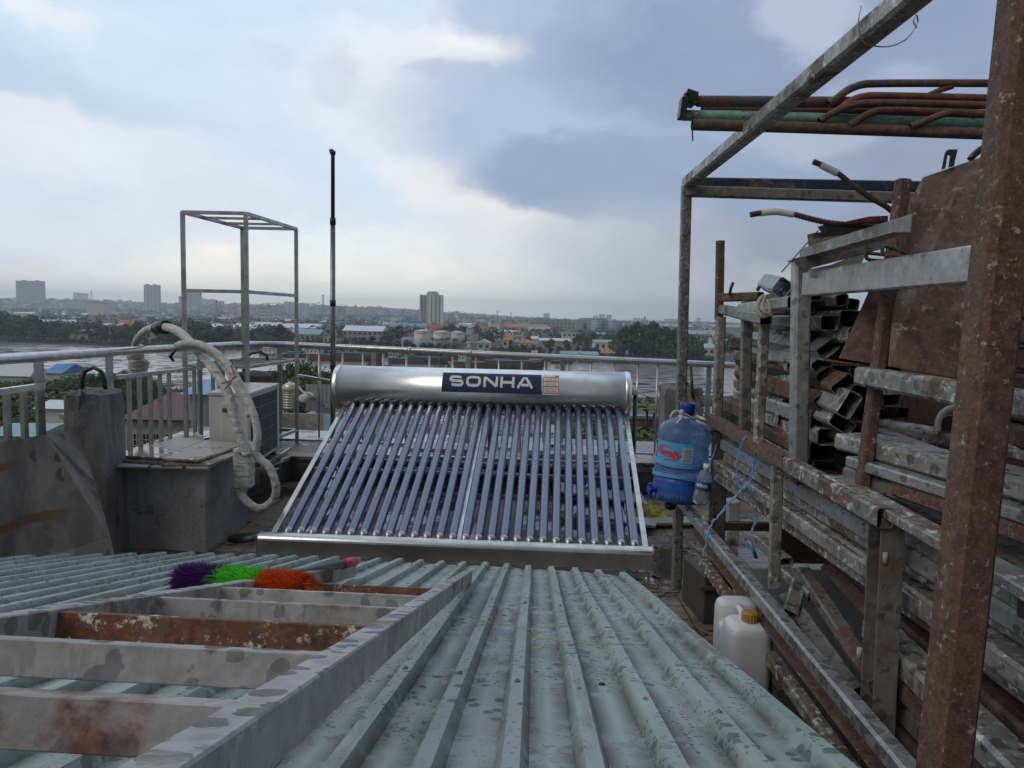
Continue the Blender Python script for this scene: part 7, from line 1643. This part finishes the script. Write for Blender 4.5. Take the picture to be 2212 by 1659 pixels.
m = M(); m.tube(smooth_path([at(643, 832, 50), at(655, 855-8, 49.6), at(672, 850, 49.4), at(676, 856, 49.3)], 5), .06, 6); B(m, 'white_hose', WL[0], t)
m = M(); m.cyl(at(692, 810, 55)-V((0, 0, 8)), at(692, 790, 55), .06, n=6); B(m, 'thin_mast', LAT, label='thin mast above the neighbour roof left of the mast pipe', cat='mast')
# patchwork roofs and steel trusses just beyond the ledge
PRT = []
rm2 = [plain('patch_roof_red', (.24, .09, .075), .6, var=.3, scale=.6), plain('patch_roof_grey', (.2, .2, .2), .5, var=.3, scale=.6), plain('patch_roof_pale', (.36, .36, .34), .45, var=.3, scale=.6), RFM['teal']]
names_ = ['reddish', 'grey', 'pale', 'teal']
k = 0
for r_, (vt, D) in enumerate(((915, 56), (935, 44), (955, 35), (972, 29))):
    for c_ in range(5):
        u0 = 735+c_*92+r_*7; ki = (r_*2+c_*3) % 4; p0, p1, p2, p3 = at(u0, vt, D), at(u0+88, vt+2, D), at(u0+88, vt-16, D+7), at(u0, vt-18, D+7)
        m = M(); nn = 16; prof = []
        vs = []
        for i in range(nn+1):
            a, b = p0.lerp(p1, i/nn), p3.lerp(p2, i/nn); z_ = .07*(i % 2); vs += [a+V((0, 0, z_)), b+V((0, 0, z_))]
        m.add(vs, [(2*i, 2*i+2, 2*i+3, 2*i+1) for i in range(nn)])
        B(m, 'roof_sheet', rm2[ki], label=f'{names_[ki]} corrugated roof sheet, row {["farthest", "third nearest", "second nearest", "nearest"][r_]}, {["first", "second", "third", "fourth", "fifth"][c_]} from the left beyond the ledge', cat='roof sheet', group='patchwork roofs beyond the ledge', fix=False)
m = M(); zg_ = at(900, 980, 30).z; m.box((gd(950, 45)[0], 47, (zg_-1+ZG)/2-2), (17, 32, zg_-ZG-4)); B(m, 'workshop', CONCW, label='workshop building carrying the patchwork roofs beyond the ledge', cat='building')
t = T('roof_trusses', 'light steel truss frames standing over the patchwork roofs beyond the ledge', 'trusses', at(900, 980, 26))
for i in range(9):
    D = 24+i*3.2; a, b = at(745+i*3, 985-8*i, D), at(1150, 985-8*i, D); m = M(); m.beam(a, b, .06, .06); m.beam(a+V((0, 0, .7)), b+V((0, 0, .7)), .06, .06); n2 = 14
    for k in range(n2): p, q = a.lerp(b, k/n2), a.lerp(b, (k+1)/n2); m.beam(p if k % 2 else p+V((0, 0, .7)), q+V((0, 0, .7)) if k % 2 else q, .04, .04)
    B(m, 'truss', SSD, t, fix=False)
m = M()
for u in (770, 850, 930, 1010, 1090): m.beam(at(u, 992, 23), at(u, 905, 50), .05, .05)
B(m, 'purlin', SSD, t)

for pr_ in PR_far+PR_near+[PLM, PLN, BAN]+HP:   # the patterns themselves take a real place
    pass
spots = [(PR_far[0], -150, 470), (PR_far[1], -170, 500), (PR_far[2], 1580, 420), (PR_far[3], 1600, 430), (PR_near[0], 1580, 110), (PR_near[1], 1600, 120), (PR_near[2], -60, 140), (PLM, 1590, 440), (PLN, 1610, 150), (BAN, -40, 120)]+[(h, 1580+20*i, 600+40*i) for i, h in enumerate(HP)]
for o, u, D in spots: o.location = (*gd(u, D), ZG)
for o in PR_far: o['label'] = 'dense dark tree on the far river bank'; o['group'] = 'trees on the far bank'
for o in PR_near: o['label'] = 'leafy tree below the terrace beyond the right edge'; o['group'] = 'trees below the terrace'
PLM['label'] = 'slim palm tree standing on the far bank'; PLM['group'] = 'palms on the far bank'
PLN['label'] = 'coconut palm on the near bank beyond the corner post'; PLN['group'] = 'coconut palms on the near bank'
BAN['label'] = 'banana plant with broad leaves below the terrace'; BAN['group'] = 'banana plants'
for o, a, g in zip(HP, HLB, HG): o['label'] = a; o['group'] = g

# ---------------- haze
hz = bpy.data.materials.new('haze'); hz.use_nodes = True; n_ = N(hz.node_tree); hz.node_tree.nodes.clear()
pv = n_.new('ShaderNodeVolumePrincipled'); pv.inputs['Color'].default_value = (.88, .95, 1.0, 1); pv.inputs['Density'].default_value = HAZE = .00022; pv.inputs['Anisotropy'].default_value = .35
n_.l.new(pv.outputs[0], n_.new('ShaderNodeOutputMaterial').inputs['Volume'])
m = M(); m.box((0, 2700, (ZG-4+120)/2), (19000, 6800, 120-ZG+4)); B(m, 'haze', hz, label='pale haze over the river and city', kind='stuff', loc=(0, 4600, ZG))

# ---------------- labels that single each repeated thing out, by the landmark it stands nearest to
LMK = [(0, 'the left edge'), (70, 'the wide dark block'), (150, 'the pale sheds'), (262, 'the orange temple'), (330, 'the striped tower'), (396, 'the left frame post'), (465, 'the drum mast'), (532, 'the near frame post'), (580, 'the ferry'), (640, 'the right frame post'), (708, 'the church'), (780, 'the pale blue factory'), (845, 'the blue factory'), (913, 'the left storage tank'), (955, 'the cream tower'), (990, 'the right storage tank'), (1045, 'the white warehouse'), (1110, 'the orange villa'), (1170, 'the orange roofed school'), (1235, 'the white modern villa'), (1300, 'the office turrets'), (1360, 'the clump'), (1430, 'the clump mast'), (1490, 'the corner post'), (1560, 'the pale green factory')]
WORDS = ['first', 'second', 'third', 'fourth', 'fifth', 'sixth', 'seventh', 'eighth', 'ninth', 'tenth', 'eleventh', 'twelfth', 'thirteenth', 'fourteenth', 'fifteenth', 'sixteenth', 'seventeenth', 'eighteenth', 'nineteenth', 'twentieth']
SHORT = {'trees on the far bank': 'dark riverside tree', 'trees in the wood on the left': 'dark wood tree', 'trees in the big clump': 'tall clump tree', 'trees among the far houses': 'dark tree among houses', 'palms on the far bank': 'slim far palm', 'trees below the left railing': 'leafy tree below the railing', 'trees behind the neighbour roof': 'leafy tree behind neighbour roof', 'trees behind the right tubes': 'bright green tree', 'banana plants': 'broad leaved banana plant', 'trees below the terrace': 'leafy tree below the terrace',
 'small white roofed houses': 'small white roofed house', 'two storey flat roofed houses': 'two storey flat roofed house', 'orange hipped roof houses': 'orange roofed house', 'white roofed warehouses': 'long white roofed warehouse', 'tall narrow houses': 'tall narrow cream house', 'grey gabled houses': 'grey gabled house', 'teal roofed houses': 'teal roofed house', 'grey roofed warehouses': 'long grey roofed warehouse'}
bins = {}
for o in bpy.data.objects:
    if o.parent is None and o.get('group') in SHORT:
        p = o.location; u = 1106+FOC*p.x/p.y; k = min(range(len(LMK)), key=lambda i: abs(LMK[i][0]-u)); bins.setdefault((o['group'], k), []).append((u, o))
for (g, k), L_ in bins.items():
    L_.sort(key=lambda q: q[0])
    for i, (u, o) in enumerate(L_):
        o['label'] = f'{SHORT[g]} near {LMK[k][1]}' + (f', {WORDS[min(i, 19)]} from left' if len(L_) > 1 else '')
